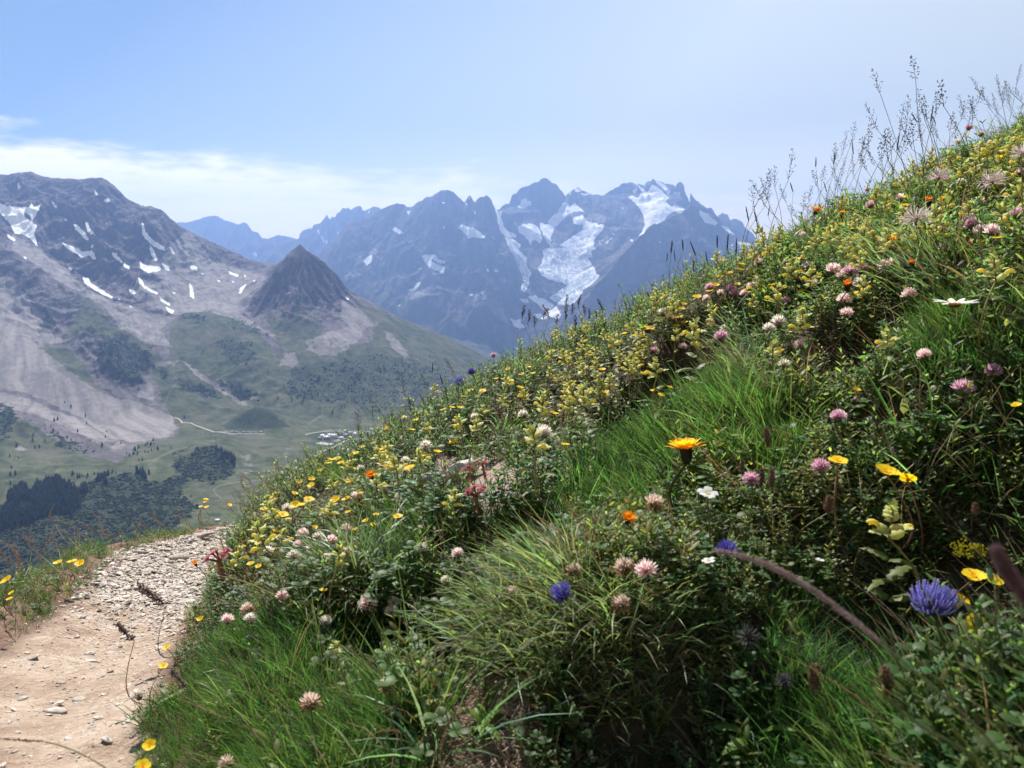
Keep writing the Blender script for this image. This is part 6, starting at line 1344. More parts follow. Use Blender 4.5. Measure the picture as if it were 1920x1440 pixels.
mark('hawkbit_orange', 'hawkbit', 'flower', 697, 900, .10, 'orange hawkbit with a dark cup above the yellow rockroses', 'the orange hawkbit over the rockroses', size=20, lean=(-.1, 0), v=0)
mark('hawkbit_orange', 'hawkbit', 'flower', 369, 1062, .07, 'small orange hawkbit nodding over the stony trail', 'the small trail hawkbit', size=13, v=0)
mark('hawkbit_orange', 'hawkbit', 'flower', 1528, 405, .10, 'orange hawkbit rising from the skyline with a dark bud under it', 'the skyline hawkbit', size=18, lean=(-.15, 0), v=0)
mark('hawkbit_orange', 'hawkbit', 'flower', 1577, 407, .09, 'half closed orange hawkbit uphill of the skyline one', 'the half closed hawkbit', size=13, v=0)
mark('hawkbit_orange', 'hawkbit', 'flower', 1666, 464, .10, 'broad orange hawkbit among pale yellow rattles', 'the broad orange hawkbit', size=28, lean=(-.2, 0), v=1)
mark('hawkbit_bud', 'hawkbit', 'flower', 1741, 388, .10, 'slim orange hawkbit bud between the feathery seed heads', 'the slim hawkbit bud', size=12)
mark('hawkbit_bud', 'hawkbit', 'flower', 1708, 506, .09, 'orange tipped hawkbit bud below the broad orange hawkbit', 'the orange tipped bud', size=12)
mark('hawkbit_bud', 'hawkbit', 'flower', 1589, 545, .10, 'long dark hawkbit bud with orange tip in front of pink clovers', 'the long hawkbit bud', size=13)
mark('hawkbit_bud', 'hawkbit', 'flower', 1495, 532, .08, 'black closed hawkbit bud beside the big pale rattle', 'the black closed bud', size=9)
mark('hawkbit_orange', 'hawkbit', 'flower', 1175, 982, .07, 'small yellow orange hawkbit sunk in fine grass', 'the small hawkbit in fine grass', size=26, v=1)
mark('pasque', 'pasque_flower', 'flower', 1718, 415, .20, 'feathery purple grey seed head lowest of the four', 'the lowest feathery seed head', size=56, lean=(-.25, .0), face=(-.2, -.1, 1), v=0)
mark('pasque', 'pasque_flower', 'flower', 1760, 336, .20, 'round feathery seed head close to the skyline', 'the skyline feathery seed head', size=42, lean=(-.28, 0), v=1)
mark('pasque', 'pasque_flower', 'flower', 1861, 344, .21, 'feathery seed head on a tall straight brown stem', 'the tall feathery seed head', size=46, lean=(-.20, 0), v=2)
mark('pasque', 'pasque_flower', 'flower', 1916, 292, .20, 'highest feathery seed head, cut by the photo edge', 'the highest feathery seed head', size=44, lean=(-.2, 0), v=3)
mark('clover_pink', 'clover', 'flower', 692, 1142, .07, 'broad pink and white clover head over dark leaves', 'the broad pink and white clover', size=43, v=0)
mark('clover_pink', 'clover', 'flower', 735, 1156, .07, 'lower of two touching pale pink clover heads', 'the two touching clovers', size=31, v=1)
mark('clover_white', 'clover', 'flower', 736, 1136, .08, 'upper whiter one of two touching clover heads', 'the two touching clovers', size=26, v=1)
mark('clover_pink', 'clover', 'flower', 1214, 1080, .09, 'big rosy clover head above the curled blue rampion', 'the big rosy clover', size=47, v=2)
mark('clover_purple', 'clover', 'flower', 1801, 742, .08, 'magenta clover head standing alone in the fine grass', 'the magenta clover', size=42, v=0)
mark('clover_purple', 'clover', 'flower', 1351, 640, .09, 'mauve clover head in front of the dark overhang', 'the mauve clover', size=28, v=1)
mark('clover_white', 'clover', 'flower', 262, 1312, .05, 'cream clover head hanging over the trail edge', 'the cream clover at the trail', size=32, lean=(-.8, -.1))
mark('nodding', 'grass_stalk', 'grass', 935, 790, .09, 'nodding brown grass ear with pale tips over the leafy bank', 'the first nodding brown ear', size=20, lean=(.3, 0), straight=True, v=0)
mark('nodding', 'grass_stalk', 'grass', 1052, 800, .09, 'drooping reddish grass ear nearer the dark overhang', 'the second nodding brown ear', size=20, lean=(.3, 0), straight=True, v=1)
mark('bedstraw', 'bedstraw', 'flower', 1822, 1048, .08, 'yellow green bedstraw cluster over the dark hollow', 'the yellow bedstraw', size=58)
mark('rockrose', 'buttercup', 'flower', 1571, 868, .10, 'bright yellow buttercup cup over the clover leaves', 'the yellow cup over clover leaves', size=38, face=(0, -.2, 1))
mark('rockrose', 'buttercup', 'flower', 1662, 890, .10, 'wide yellow buttercup tipped towards the slope, beside a folded one', 'the wide yellow cup', size=50, face=(.1, -.25, 1))
mark('rockrose', 'buttercup', 'flower', 1702, 902, .09, 'folded yellow buttercup seen from its back', 'the folded yellow cup', size=34, face=(.3, .5, .5))
mark('rockrose', 'buttercup', 'flower', 1826, 1086, .10, 'glowing yellow buttercup above the large violet rampion', 'the glowing yellow cup', size=50, face=(-.1, -.15, 1))
mark('rockrose', 'buttercup', 'flower', 1862, 1090, .09, 'second yellow buttercup touching the glowing one', 'the glowing yellow cup', size=34, face=(.2, -.5, 1))
mark('rockrose', 'buttercup', 'flower', 1824, 1172, .08, 'golden buttercup below and uphill of the large rampion', 'the golden cup under the rampion', size=48, face=(.1, -.8, .6))
mark('rockrose', 'buttercup', 'flower', 1802, 1126, .08, 'orange yellow buttercup tucked behind the large rampion', 'the large open rampion', size=30, face=(.4, -.3, .8))
mark('mouse_ear', 'mouse_ear', 'flower', 1326, 930, .11, 'white notched flower pair under the large golden hawkbit', 'the white notched flower', size=38, face=(0, -.3, 1))
mark('mouse_ear', 'mouse_ear', 'flower', 1329, 1055, .06, 'white petals beside the tip of the arching purple ear', 'the white petals', size=26)
mark('mouse_ear', 'mouse_ear', 'flower', 1537, 1053, .06, 'tiny white flower in dark clover leaves', 'the tiny white flower', size=18)
mark('rattle', 'yellow_rattle', 'flower', 850, 952, .08, 'large pale rattle spike beside the houseleek on the slope', 'the large pale rattle', size=34, v=2)
mark('rattle', 'yellow_rattle', 'flower', 1180, 705, .10, 'thick pale rattle spike with yellow beaks at the dark overhang', 'the thick rattle spike', size=28, v=2)
mark('rattle', 'yellow_rattle', 'flower', 1667, 1010, .11, 'blurred pale rattle with toothed bracts, nearest of its kind', 'the nearest rattle', size=72, v=1)
mark('rattle', 'yellow_rattle', 'flower', 1448, 668, .10, 'pale lemon rattle with drooping bracts in clover leaves', 'the lemon rattle', size=36, v=3)
mark('rattle', 'yellow_rattle', 'flower', 1664, 652, .11, 'tall branching rattle leaning downhill over fine grass', 'the branching rattle', size=38, lean=(-.35, 0), v=1)
mark('rattle', 'yellow_rattle', 'flower', 445, 1056, .07, 'yellow rattle touching the red houseleek by the trail', 'the rattle by the houseleek', size=34, v=4)
mark('rattle', 'yellow_rattle', 'flower', 628, 1218, .09, 'lone rattle with orange tip rising from the fine grass', 'the lone rattle in fine grass', size=26, lean=(-.3, 0), v=0)
mark('rattle', 'yellow_rattle', 'flower', 1484, 520, .10, 'big fluffy rattle head next to a black bud', 'the big fluffy rattle', size=32, v=2)
mark('rattle', 'yellow_rattle', 'flower', 1815, 406, .12, 'bright rattle with a golden lip between feathery seed heads', 'the golden lipped rattle', size=32, v=3)
for px, py, sz, lb in [(1440, 838, 15, 'tall fuzzy plantain spike over the fine grass'), (1426, 912, 14, 'downhill one of two plantain spikes side by side'), (1447, 914, 14, 'uphill one of two plantain spikes side by side'), (1552, 962, 18, 'bent brown plantain spike below the yellow cups'), (1828, 968, 13, 'thin brown plantain spike in the dark hollow'),
                   (1527, 1292, 26, 'stubby brown plantain head low in fine grass'), (1664, 1302, 28, 'stubby brown plantain head on the far side of the fine grass'), (1392, 888, 11, 'short plantain spike between hawkbit and twin spikes')]:
    plant('plantain', 'plantain', 'plant', px, py, .07, lb, size=sz, v=0 if py < 950 else 2)
for px, py, ln, lb, vv, lean in [(312, 1135, .05, 'long purple brown grass ear slanting over the trail', 0, (-.75, 0)), (252, 1202, .04, 'short purple grass ear low over the trail', 1, (-.8, .1)), (350, 1290, .04, 'pale arching grass ear at the edge of the trail', 1, (-.6, 0))]:
    plant('purple_spike', 'grass_stalk', 'grass', px, py, .11, lb, size=26, v=vv, lean=lean, straight=True)

# ---------------------------------------------------------------- the many: positions read off the photograph, kind by kind
many = {
 'rockrose': ('rockrose', 'flower', .07, 'yellow rockrose', 18, [(723, 805), (740, 802), (772, 808), (633, 861), (579, 939), (569, 950), (554, 949), (530, 967), (540, 975), (650, 939), (653, 962), (705, 966), (686, 978), (667, 994), (746, 970), (728, 873), (832, 770), (863, 767), (883, 734), (848, 766), (870, 746), (953, 694), (999, 702), (1060, 835), (483, 1021), (511, 1032), (470, 1058), (485, 1063), (606, 1109), (656, 850), (668, 851), (620, 864), (584, 900), (584, 911),
     (1402, 544), (1281, 572), (1278, 581), (1307, 558), (1369, 514), (1388, 507), (1239, 602), (1382, 535), (1341, 537), (1391, 497), (1455, 599), (1449, 537), (1429, 552), (1206, 617), (1219, 617), (1605, 550), (1834, 284), (1867, 265), (1890, 259), (1826, 276), (1841, 272), (1811, 254), (1918, 227), (1747, 308), (1255, 727), (1136, 738), (1226, 735), (1606, 732), (376, 1162), (312, 1215), (306, 1250), (135, 1055), (150, 1058), (110, 1058), (22, 1113), (18, 1124), (14, 1090), (280, 1400), (268, 1438), (430, 948), (386, 938), (385, 943), (377, 951), (388, 952), (1880, 1060), (1905, 762), (1228, 733), (1240, 742), (700, 986), (618, 870), (1350, 520), (1330, 548), (1420, 520), (1490, 470), (1538, 480), (1700, 320), (1875, 300), (1720, 340), (1640, 360), (1780, 300), (1860, 320), (1900, 275), (1850, 262), (1500, 430), (1470, 452), (1520, 500), (1260, 598), (1170, 628), (1120, 660), (1100, 640), (1035, 660), (990, 690), (930, 712), (905, 735), (780, 790), (800, 780), (680, 838), (640, 870), (600, 884), (560, 905), (505, 935), (495, 955), (520, 1000), (590, 990), (610, 965), (630, 940), (770, 880), (820, 850), (850, 830)]),
 'rattle': ('yellow_rattle', 'flower', .09, 'pale yellow rattle', 22, [(814, 736), (983, 748), (892, 809), (1005, 840), (799, 812), (724, 848), (789, 871), (528, 1019), (498, 1030), (635, 1057), (655, 880), (626, 917), (1423, 437), (1432, 456), (1459, 454), (1451, 479), (1556, 460), (1618, 454), (1639, 466), (1592, 471), (1678, 471), (1759, 434), (1729, 447), (1614, 503), (1618, 559), (1511, 486), (1414, 486), (1867, 527), (1519, 537), (1504, 621), (1744, 310), (1672, 329), (1712, 321), (1785, 314), (1837, 304), (1852, 295), (1864, 282), (1875, 306), (1909, 310), (1657, 396), (1770, 396), (1802, 334), (1603, 430), (1530, 464), (1346, 492), (1237, 565), (1040, 636), (1074, 633), (1100, 625), (1134, 640), (1105, 665), (1150, 650), (1225, 580), (1266, 640), (1298, 644), (1165, 685), (1125, 745), (1232, 705), (1890, 300), (1690, 350), (1730, 330), (1640, 380), (1085, 690), (1030, 710), (1060, 680), (940, 760), (905, 775), (1120, 690), (1200, 640), (1185, 620), (1870, 350), (1830, 330), (1895, 340), (1900, 380), (1860, 290), (1880, 420)]),
 'clover_white': ('clover', 'flower', .06, 'white clover', 24, [(759, 871), (720, 927), (597, 1014), (654, 1040), (549, 1052), (614, 1054), (690, 1066), (794, 1040), (836, 1096), (469, 1169), (610, 1174), (892, 786), (983, 784), (759, 788), (1022, 821), (799, 844), (677, 884), (1612, 539), (1525, 541), (1457, 615), (1440, 625), (700, 838), (500, 1045), (640, 1010), (1470, 690)]),
 'clover_pink': ('clover', 'flower', .06, 'pale pink clover', 25, [(672, 941), (622, 1020), (861, 1045), (528, 1125), (427, 1170), (1419, 531), (1350, 555), (1326, 565), (1558, 516), (1579, 527), (1660, 507), (1581, 573), (1585, 597), (1704, 563), (1840, 443), (1689, 379), (1660, 344), (1796, 270), (1627, 359), (1830, 329), (1500, 655), (1735, 675), (585, 1040), (560, 1030), (570, 1010), (1408, 545), (1680, 500), (1575, 790)]),
 'clover_purple': ('clover', 'flower', .06, 'mauve clover', 22, [(1406, 511), (1331, 546), (1591, 519), (1612, 514), (1703, 351), (1838, 257), (1699, 505), (1862, 705), (1540, 886), (1410, 908), (926, 670), (1770, 305), (1815, 245), (1571, 792), (1376, 558)]),
 'clover_old': ('clover', 'flower', .05, 'faded brown clover', 20, [(468, 1150), (648, 1004), (960, 1123), (1075, 1080), (725, 1294), (583, 1330), (1166, 1142), (1175, 1076), (1225, 958), (1330, 610), (430, 1440)]),
 'panicle': ('grass_stalk', 'grass', .30, 'loose grass panicle', None, [(1650, 175), (1717, 150), (1770, 200), (1754, 215), (1845, 185), (1833, 195), (1857, 205), (1906, 160), (1879, 190), (1894, 205), (1734, 225), (1802, 225), (1809, 222), (1781, 245), (1687, 250), (1646, 245), (1594, 275), (1627, 275), (1575, 340), (1541, 340), (1532, 350), (1517, 378), (1547, 385), (1453, 352), (1474, 380), (1434, 385), (1416, 400), (1506, 395), (1560, 330), (1610, 300), (1625, 320), (1665, 300), (1690, 290), (1710, 280), (1730, 270), (1640, 310), (1600, 330), (1580, 360), (1760, 260), (1655, 330), (1675, 320), (1745, 250), (1820, 215), (1870, 215), (1495, 410), (1160, 600), (850, 700), (800, 730), (760, 745), (700, 790), (672, 812), (1915, 190), (1700, 240), (1790, 260)]),
 'thin_spike': ('grass_stalk', 'grass', .16, 'thin dark grass spike', None, [(1258, 475), (1281, 470), (1345, 465), (1305, 480), (1363, 470), (1487, 360), (1404, 415), (1250, 490), (1273, 545), (1266, 490), (1328, 500), (1300, 510), (1380, 480), (1420, 420), (1600, 290), (1720, 230), (1550, 360), (1240, 590), (795, 755), (770, 760), (830, 720), (810, 700), (1210, 590), (1185, 600), (735, 790), (1440, 405)]),
 'dark_panicle': ('grass_stalk', 'grass', .15, 'dark brown grass head', None, [(978, 600), (990, 608), (1019, 600), (1030, 596), (1064, 580), (1072, 590), (1084, 578), (1097, 592), (1131, 586), (1104, 602), (1045, 610), (1002, 612), (1060, 605), (1078, 620), (1120, 600)]),
 'straw': ('grass_stalk', 'grass', .16, 'dry straw grass stalk', None, [(60, 1030), (75, 1040), (95, 1050), (130, 1010), (150, 1000), (105, 985), (180, 1005), (195, 1000), (205, 1015), (170, 1020), (90, 1065), (40, 1070), (55, 1085), (20, 1060), (220, 1020), (300, 985), (315, 995), (345, 985), (280, 1000), (360, 990), (375, 985), (470, 905), (480, 915), (490, 930), (455, 945), (440, 960), (500, 910), (520, 900), (460, 925), (410, 985), (540, 890), (30, 1040), (265, 1010), (110, 1030), (478, 960), (510, 925)]),
}
def around(px, py, k0=0):
    """where a plant stands, told by the nearest landmark"""
    o = sorted(LM, key=lambda m: (m[0] - px) ** 2 + (m[1] - py) ** 2)[k0]; dx, dy = px - o[0], py - o[1]; d = math.hypot(dx, dy)
    w = 'uphill of' if dx > abs(dy) * .9 else 'downhill of' if -dx > abs(dy) * .9 else 'beyond' if dy < 0 else 'in front of'
    return ('close ' if d < 45 else '' if d < 120 else 'well ') + w + ' ' + o[2]
NEAR_W = ['closest', 'second closest', 'third closest', 'fourth closest', 'fifth closest', 'sixth closest', 'seventh closest', 'eighth closest', 'ninth closest'] + ORD[9:]
made = []
_er = np.random.RandomState(5)
def extra(kd, n, polys, mind=9):
    pts = many[kd][5]; c = 0; tries = 0
    while c < n and tries < 20000:
        tries += 1; p = polys[_er.randint(len(polys))]; xs = [a[0] for a in p]; ys = [a[1] for a in p]; x = _er.uniform(min(xs), max(xs)); y = _er.uniform(min(ys), max(ys))
        if poly_mask(np.array([x]), np.array([y]), p, 1)[0] < .5 or perlin(np.array([x / 60.]), np.array([y / 60. + n]))[0] < -.08: continue
        if min((x - a) ** 2 + (y - b) ** 2 for a, b in pts) < mind * mind: continue
        pts.append((x, y)); c += 1
for _ in range(22):
    k = _er.rand(); many['panicle' if _er.rand() < .7 else 'thin_spike'][5].append((1430 + 480 * k + _er.uniform(-12, 12), 430 - 205 * k - _er.uniform(25, 75)))
RIDGE = [(1240, 590), (1430, 445), (1620, 350), (1780, 280), (1915, 235), (1915, 470), (1700, 480), (1500, 560), (1350, 640), (1200, 680)]; MIDR = [(880, 740), (1040, 650), (1220, 610), (1330, 600), (1180, 740), (1000, 790)]; LOWR = [(470, 950), (600, 885), (720, 820), (860, 760), (900, 800), (760, 900), (560, 1000), (470, 1000)]
extra('rattle', 52, [RIDGE, RIDGE, MIDR, MIDR, LOWR]); extra('rockrose', 42, [RIDGE, RIDGE, LOWR, MIDR]); extra('clover_pink', 12, [RIDGE]); extra('clover_white', 8, [LOWR, RIDGE]); extra('clover_purple', 10, [RIDGE])
for kd, (nm, cat, h, what, size, pts) in many.items():
    for i, (px, py) in enumerate(pts):
        hk = dict()
        sz = None
        if size: 
            yy = near_hit(px, py, h).y
        if kd in ('panicle', 'thin_spike', 'dark_panicle'):
            p0 = near_hit(px, 2000, h); t_, s_ = ray(px, py); t_ = float(t_); s_ = float(s_)
            ys = np.linspace(2.0, 4.4, 60); gap = s_ * ys - H(t_ * ys, ys); j = np.argmin(gap); yb = ys[j] * _pr.uniform(.86, 1.0)
            r = plant(kd, nm, cat, px, py, h, None, None, y=yb, lean=(_pr.uniform(-.5, .3), _pr.uniform(-.15, .15)))
        elif kd == 'straw':
            yb = near_hit(px, py + 60, .02).y; yb = yb if yb < 4.5 else 3.2
            r = plant(kd, nm, cat, px, py, h, None, None, y=yb, lean=(_pr.uniform(-.9, -.2), _pr.uniform(-.2, .2)), v=_pr.randint(2))
        else:
            hh_ = h * _pr.uniform(.9, 1.35); yy = near_hit(px, py, hh_).y; big = {'rattle': 1.4, 'rockrose': 1.15 if yy > 1.6 else .66}.get(kd, 1.12 if yy > 1.3 else .85) * _pr.uniform(.85, 1.15)
            r = plant(kd, nm, cat, px, py, hh_, None, None, size=K[kd]['width'] * FPX / yy * big)
        made.append((r, what, px, py, cat))
# names of the places: unique labels by ranking the ones of a kind around each landmark
from collections import defaultdict
g_ = defaultdict(list)
for r, what, px, py, cat in made: g_[(what, around(px, py))].append((r, px, py))
for (what, pl), lst in g_.items():
    ref = [m for m in LM if pl.endswith(m[2])][0]
    lst.sort(key=lambda q: (q[1] - ref[0]) ** 2 + (q[2] - ref[1]) ** 2)
    short = pl.replace('well ', '').replace('close ', '')
    zone = 'well ' if pl.startswith('well ') else 'close ' if pl.startswith('close ') else ''
    for i, (r, px, py) in enumerate(lst):
        if len(lst) == 1: lb = f'{what} {zone}{short}'
        else: lb = f'{what} {zone}{short}, {NEAR_W[min(i, len(NEAR_W) - 1)]}'
        r['label'] = lb
gn = {'yellow rockrose': 'yellow rockroses', 'pale yellow rattle': 'pale yellow rattles', 'white clover': 'white clovers', 'pale pink clover': 'pale pink clovers', 'mauve clover': 'mauve clovers', 'faded brown clover': 'faded clovers', 'loose grass panicle': 'loose grass panicles against the sky', 'thin dark grass spike': 'thin dark grass spikes on the skyline', 'dark brown grass head': 'dark grass heads before the glacier', 'dry straw grass stalk': 'dry straw stalks at the trail rim'}
for r, what, px, py, cat in made: r['group'] = gn[what]

# ---------------------------------------------------------------- broad leaved plants that stand out from the carpet
bl = [lib(tooth_leaf(60 + i, .05, .017, (.17, .27, .05), .7, .10), 'leaf', M_leaf) for i in range(3)]
bg_ = [lib(tooth_leaf(70 + i, .045, .014, (.22, .26, .13), .6, .05), 'leaf', M_leaf) for i in range(2)]
for px, py, s, n_, lib_, lb in [(1420, 1372, 1.1, 5, bl, 'broad bright green leaves lit from behind at the bottom of the slope'), (1855, 1215, 1.0, 5, bl, 'jagged bright leaves right under the golden cup'), (1585, 1395, 1.0, 5, bl, 'broad green leaves beside the stubby plantain heads'), (1760, 1420, .9, 5, bl, 'leafy rosette at the lower frame edge under the large rampion'),
                                (1865, 850, .8, 4, bl, 'two toned leaves at the brink of the dark hollow'), (690, 1105, .6, 4, bl, 'leaf fan above the broad pink clover'), (320, 1300, .7, 5, bg_, 'grey green leaf rosette at the trail edge'), (905, 1345, .6, 5, bl, 'small leafy rosette on the bare litter patch'), (955, 1275, .5, 4, bg_, 'tiny rosette at the head of the litter patch'),
                                (1505, 690, .8, 5, bg_, 'grey green leaves under the lemon rattle'), (1440, 800, .8, 5, bg_, 'pale felted leaves rising over the fine grass'), (1640, 740, .8, 5, bg_, 'pale leaves under the branching rattle'), (1270, 800, .7, 5, bl, 'fresh green leaves below the dark overhang'), (1880, 1420, 1.0, 5, bg_, 'silvery leaves in the lower frame corner'), (1700, 620, .7, 5, bg_, 'felted leaves downhill of the wide daisy'), (1340, 960, .6, 5, bl, 'green leaf tuft under the white notched flower')]:
    p = near_hit(px, py, .02); r = bpy.data.objects.new('leafy_plant', None); COL.objects.link(r); r.location = (p.x, p.y, float(H(p.x, p.y)) + .012); r.rotation_euler.z = _pr.rand() * 6
    for i in range(n_):
        o = bpy.data.objects.new('leaf', lib_[i % len(lib_)]); COL.objects.link(o); o.parent = r; o.rotation_euler = (0, _pr.uniform(-.5, .3), i * 6.28 / n_ + _pr.uniform(-.4, .4)); k = s * _pr.uniform(.75, 1.15); o.scale = (k, k, k)
    tag(r, lb, 'plant')

# ---------------------------------------------------------------- blurred grass ears right in front of the lens
def lens_grass(pix, ys, r_ear, label, n=900, ear=.55, col=(.27, .20, .21), col2=(.60, .49, .49), stemc=(.12, .16, .05)):
    P = []
    for (x, y_), d in zip(pix, ys):
        t_, s_ = ray(x, y_); P.append((float(t_) * d, d, float(s_) * d))
    P = np.array(P); tt = np.linspace(0, len(P) - 1, 60); idx = np.arange(len(P)); S = np.stack([np.interp(tt, idx, P[:, k]) for k in range(3)], 1)
    for _ in range(25): S[1:-1] = (S[:-2] + S[2:] + 2 * S[1:-1]) / 4
    root = bpy.data.objects.new('grass_stalk', None); COL.objects.link(root); root.location = S[-1]; S0 = S - S[-1]
    q = np.random.RandomState(len(pix)); ne = int(60 * ear); m = MB(); rr = r_ear * np.sin(np.linspace(.25, 2.9, ne)) ** .5
    m.tube(S0[:ne], rr * .5, col, col, 8)
    for k in range(n):
        fi = q.rand() * (ne - 2); i = int(fi); S0i = S0[i] + (S0[i + 1] - S0[i]) * (fi - i); tg = nrm(S0[i] - S0[i + 1]); s = nrm(np.cross(tg, q.randn(3))); spikelet(m, q, S0i + s * rr[i] * .4, nrm(s * .7 + tg), rr[i] * 1.2 + .0010 * q.rand(), .0009, np.array(col) * q.uniform(.7, 1.2), np.array(col2) * q.uniform(.8, 1.2))
    m.build('seed_head', M_dry, root); m2 = MB(); m2.tube(S0[ne - 1:], .0007, stemc, stemc, 7); m2.build('stem', M_stem, root)
    tag(root, label, 'grass')
lens_grass([(1340, 1032), (1400, 1042), (1480, 1075), (1560, 1130), (1640, 1195), (1710, 1255), (1800, 1330), (1900, 1430), (2050, 1650)], [.36, .355, .35, .34, .33, .32, .31, .30, .30], .0012, 'long arching purple grass ear crossing in front of the large violet rampion')
lens_grass([(1868, 1030), (1885, 1065), (1915, 1110), (1960, 1180), (2040, 1330), (2120, 1600)], [.22, .22, .22, .22, .23, .26], .0019, 'dark purple out of focus grass ear leaning in past the yellow cups', ear=.6, col=(.15, .09, .12), col2=(.30, .20, .23))
lens_grass([(1655, 1300), (1690, 1335), (1740, 1370), (1800, 1400), (1870, 1450), (1960, 1560)], [.30, .30, .30, .30, .30, .31], .0012, 'thick green stem bowing out of focus under the large violet rampion', n=30, ear=.2, col=(.13, .17, .06), col2=(.18, .22, .08))
lens_grass([(0, 1385), (50, 1388), (100, 1392), (160, 1415), (215, 1450), (300, 1540)], [.55, .55, .55, .54, .53, .52], .0009, 'dry brown stalk arching low across the bottom of the trail', n=60, ear=.35, col=(.16, .10, .07), col2=(.3, .2, .12), stemc=(.3, .24, .09))

# ---------------------------------------------------------------- rocks of the slope and the trail
M_rock, t = new_mat('schist_rock')
n1 = noise(t, 40, 6, .65); n2 = noise(t, 220, 4, .6)
c = mixc(t, maprange(t, n1, .35, .65), (.24, .20, .175), (.50, .45, .40)); c = mixc(t, maprange(t, n2, .5, .75, 0, .6), c, (.62, .57, .52))
b = N(t, 'ShaderNodeBsdfPrincipled', inp={'Roughness': .8}); L(t, c, b.inputs['Base Color']); bm = N(t, 'ShaderNodeBump', inp={'Strength': .8, 'Distance': .004}); L(t, n1, bm.inputs['Height']); L(t, bm.outputs[0], b.inputs['Normal'])
o = N(t, 'ShaderNodeOutputMaterial'); L(t, b.outputs[0], o.inputs['Surface'])
def rock_mesh(seed, sc, rough=.22, nu=14, nv=9):
    q = np.random.RandomState(seed); u = np.linspace(0, 2 * np.pi, nu, endpoint=False); v = np.linspace(0, np.pi, nv); V = []
    pl = nrm(q.randn(3)); planes = [(nrm(q.randn(3)), q.uniform(.55, .9)) for _ in range(9)]
    for a in v:
        for b_ in u:
            d = np.array((math.cos(b_) * math.sin(a), math.sin(b_) * math.sin(a), math.cos(a))); r = 1.0
            for pn, pd in planes:
                k = d @ pn
                if k > .01: r = min(r, pd / k)
            V.append(d * r * (1 + rough * .3 * q.randn() * .3) * np.array(sc))
    f = [(i * nu + j, (i + 1) * nu + j, (i + 1) * nu + (j + 1) % nu, i * nu + (j + 1) % nu) for i in range(nv - 1) for j in range(nu)]
    return np.array(V), np.array(f)
def rock(name, px, py, sc, label, seed, tilt=(0, 0, 0), sink=.3, group=None, cat='stone', h=0):
    p = near_hit(px, py, h); v, f = rock_mesh(seed, sc); o = mesh_np(name, v, f, M_rock); o.location = (p.x, p.y, float(H(p.x, p.y)) + (h if h else sc[2] * (1 - 2 * sink) * .5)); o.rotation_euler = tilt
    tag(o, label, cat, group); return o
rock('boulder', 332, 1050, (.045, .035, .026), 'rounded grey stone lying on the far end of the trail', 3, (0.1, .1, .4))
rock('rock_slab', 848, 888, (.085, .05, .026), 'pale flat rock slab showing through the slope vegetation', 5, (-.30, -.42, .3), h=.024)
rock('rock', 805, 915, (.045, .03, .035), 'small pale rock downhill of the flat slab', 8, (.1, -.2, .5), h=.02)
rock('rock', 772, 928, (.024, .02, .026), 'dark little rock in the grass under the flat slab', 9, h=.02)
rock('rock_slab', 255, 1018 + 20, (.05, .022, .012), 'flat slab at the rim where the trail narrows', 12, (0, -.1, .2))
rock('rock_slab', 375, 1008, (.07, .02, .012), 'long thin slab edging the trail at its far end', 13, (0, -.2, .1))
for i, (px, py, s_, lb) in enumerate([(60, 1235, .016, 'blue grey flake near the soil bank of the trail'), (102, 1335, .020, 'long pale flake in the middle of the sandy trail'), (130, 1387, .009, 'dark pebble near the bottom of the trail'), (150, 1312, .014, 'thin layered flake at the trail centre'), (170, 1240, .014, 'dark edged flake in sandy ground'), (172, 1365, .007, 'small white pebble by the trail edge'),
                               (115, 1280, .010, 'pebble pair crumb beside the soil bank'), (152, 1158, .013, 'white flake where sand turns to slate'), (208, 1225, .014, 'brown flake at the trail middle'), (230, 1122, .015, 'tan flake on the slate stretch'), (350, 1130, .030, 'broad dark shaded slab at the slope foot'), (190, 1098, .018, 'pale plate below the grassy rim'), (38, 1312, .012, 'brown lump under the soil bank')]):
    rock('stone_flake', px, py, (s_, s_ * .6, s_ * .22), lb, 40 + i, (rs.uniform(-.15, .15), rs.uniform(-.2, .1), rs.uniform(-.5, .8)), .25)
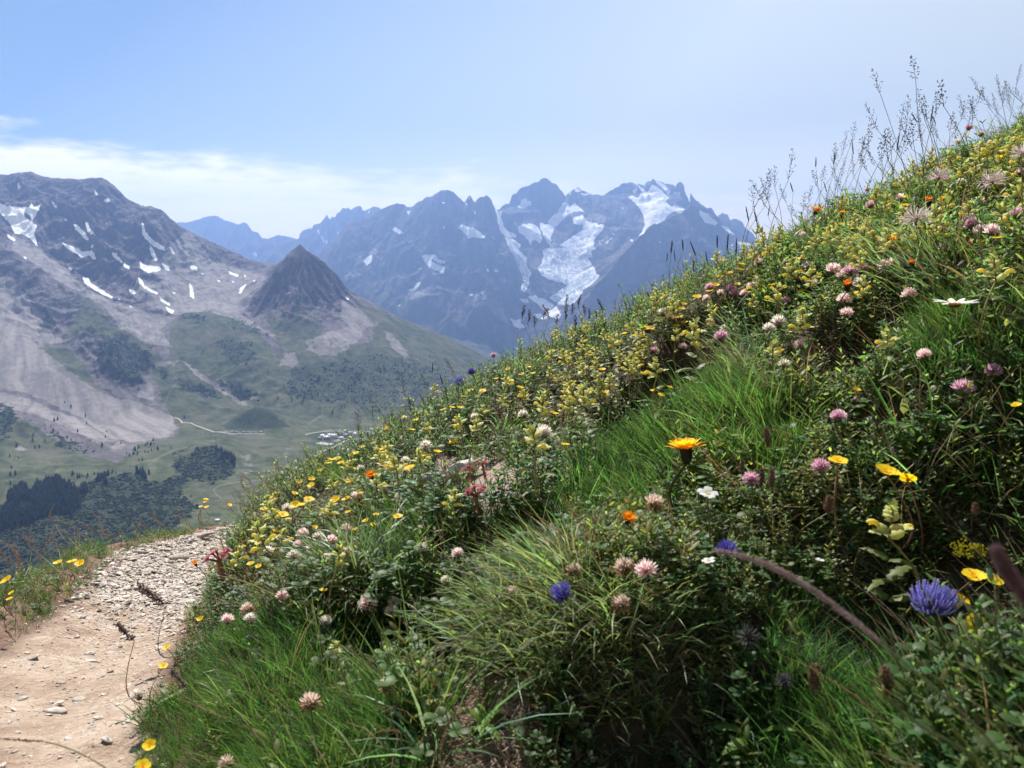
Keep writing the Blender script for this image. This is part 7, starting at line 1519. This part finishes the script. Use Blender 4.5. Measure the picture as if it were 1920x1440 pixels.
# loose chips: far too many to count
protos_r = []
for k in range(8):
    v, f = rock_mesh(60 + k, (1, .65, .2), .2, 7, 5); f3 = np.concatenate([f[:, (0, 1, 2)], f[:, (0, 2, 3)]]); protos_r.append((v, f3))
n = 22000; yy = .7 + 3.2 * rg_.rand(n) ** 1.15; lo, hi = np.interp(yy, _ly, _lx), np.interp(yy, _ry, _rx); xx = lo + (hi - lo) * rg_.uniform(-.15, 1.08, n)
sc_w = np.clip(smst(1.2, 2.0, yy + .35 * (xx - lo) / .4 - .3), 0.05, 1); kp = rg_.rand(n) < .28 + .5 * sc_w; xx, yy, sc_w = xx[kp], yy[kp], sc_w[kp]; n = len(xx)
ss = rg_.lognormal(-5.3, .6, n) * (0.38 + .7 * sc_w); ss = np.clip(ss, .0015, .02)
pos = np.stack([xx, yy, H(xx, yy) + ss * .12], 1)
tl = np.stack([rg_.normal(0, .25, n), rg_.normal(0, .2, n)], 1)
Vv = None
V, F, ix = replicate(protos_r, rg_.randint(0, 8, n), pos, np.stack([ss, ss, ss], 1), rg_.normal(.3, .7, n))
M_chip, t = new_mat('stone_chips')
cc_ = attr(t, 'Col'); n2 = noise(t, 300, 4, .6); c = mixc(t, maprange(t, n2, .4, .7, 0, .5), cc_, (.62, .56, .5))
b = N(t, 'ShaderNodeBsdfPrincipled', inp={'Roughness': .75}); L(t, c, b.inputs['Base Color']); o = N(t, 'ShaderNodeOutputMaterial'); L(t, b.outputs[0], o.inputs['Surface'])
# each chip leans a little: shear its height
V[:, 2] += (V[:, 0] - pos[ix, 0]) * tl[ix, 0] + (V[:, 1] - pos[ix, 1]) * tl[ix, 1]
ob = mesh_np('gravel', V, F, M_chip); base_c = np.array((.42, .36, .31)) * (1 + .28 * rg_.randn(n, 1)).clip(.35, 1.7) * np.array([1, .98, .95]); vattr(ob, 'Col', np.concatenate([np.clip(base_c[ix], .03, .8), np.ones((len(ix), 1))], 1))
tag(ob, 'loose slate chips and grit strewn along the trail', 'gravel', kind='stuff')
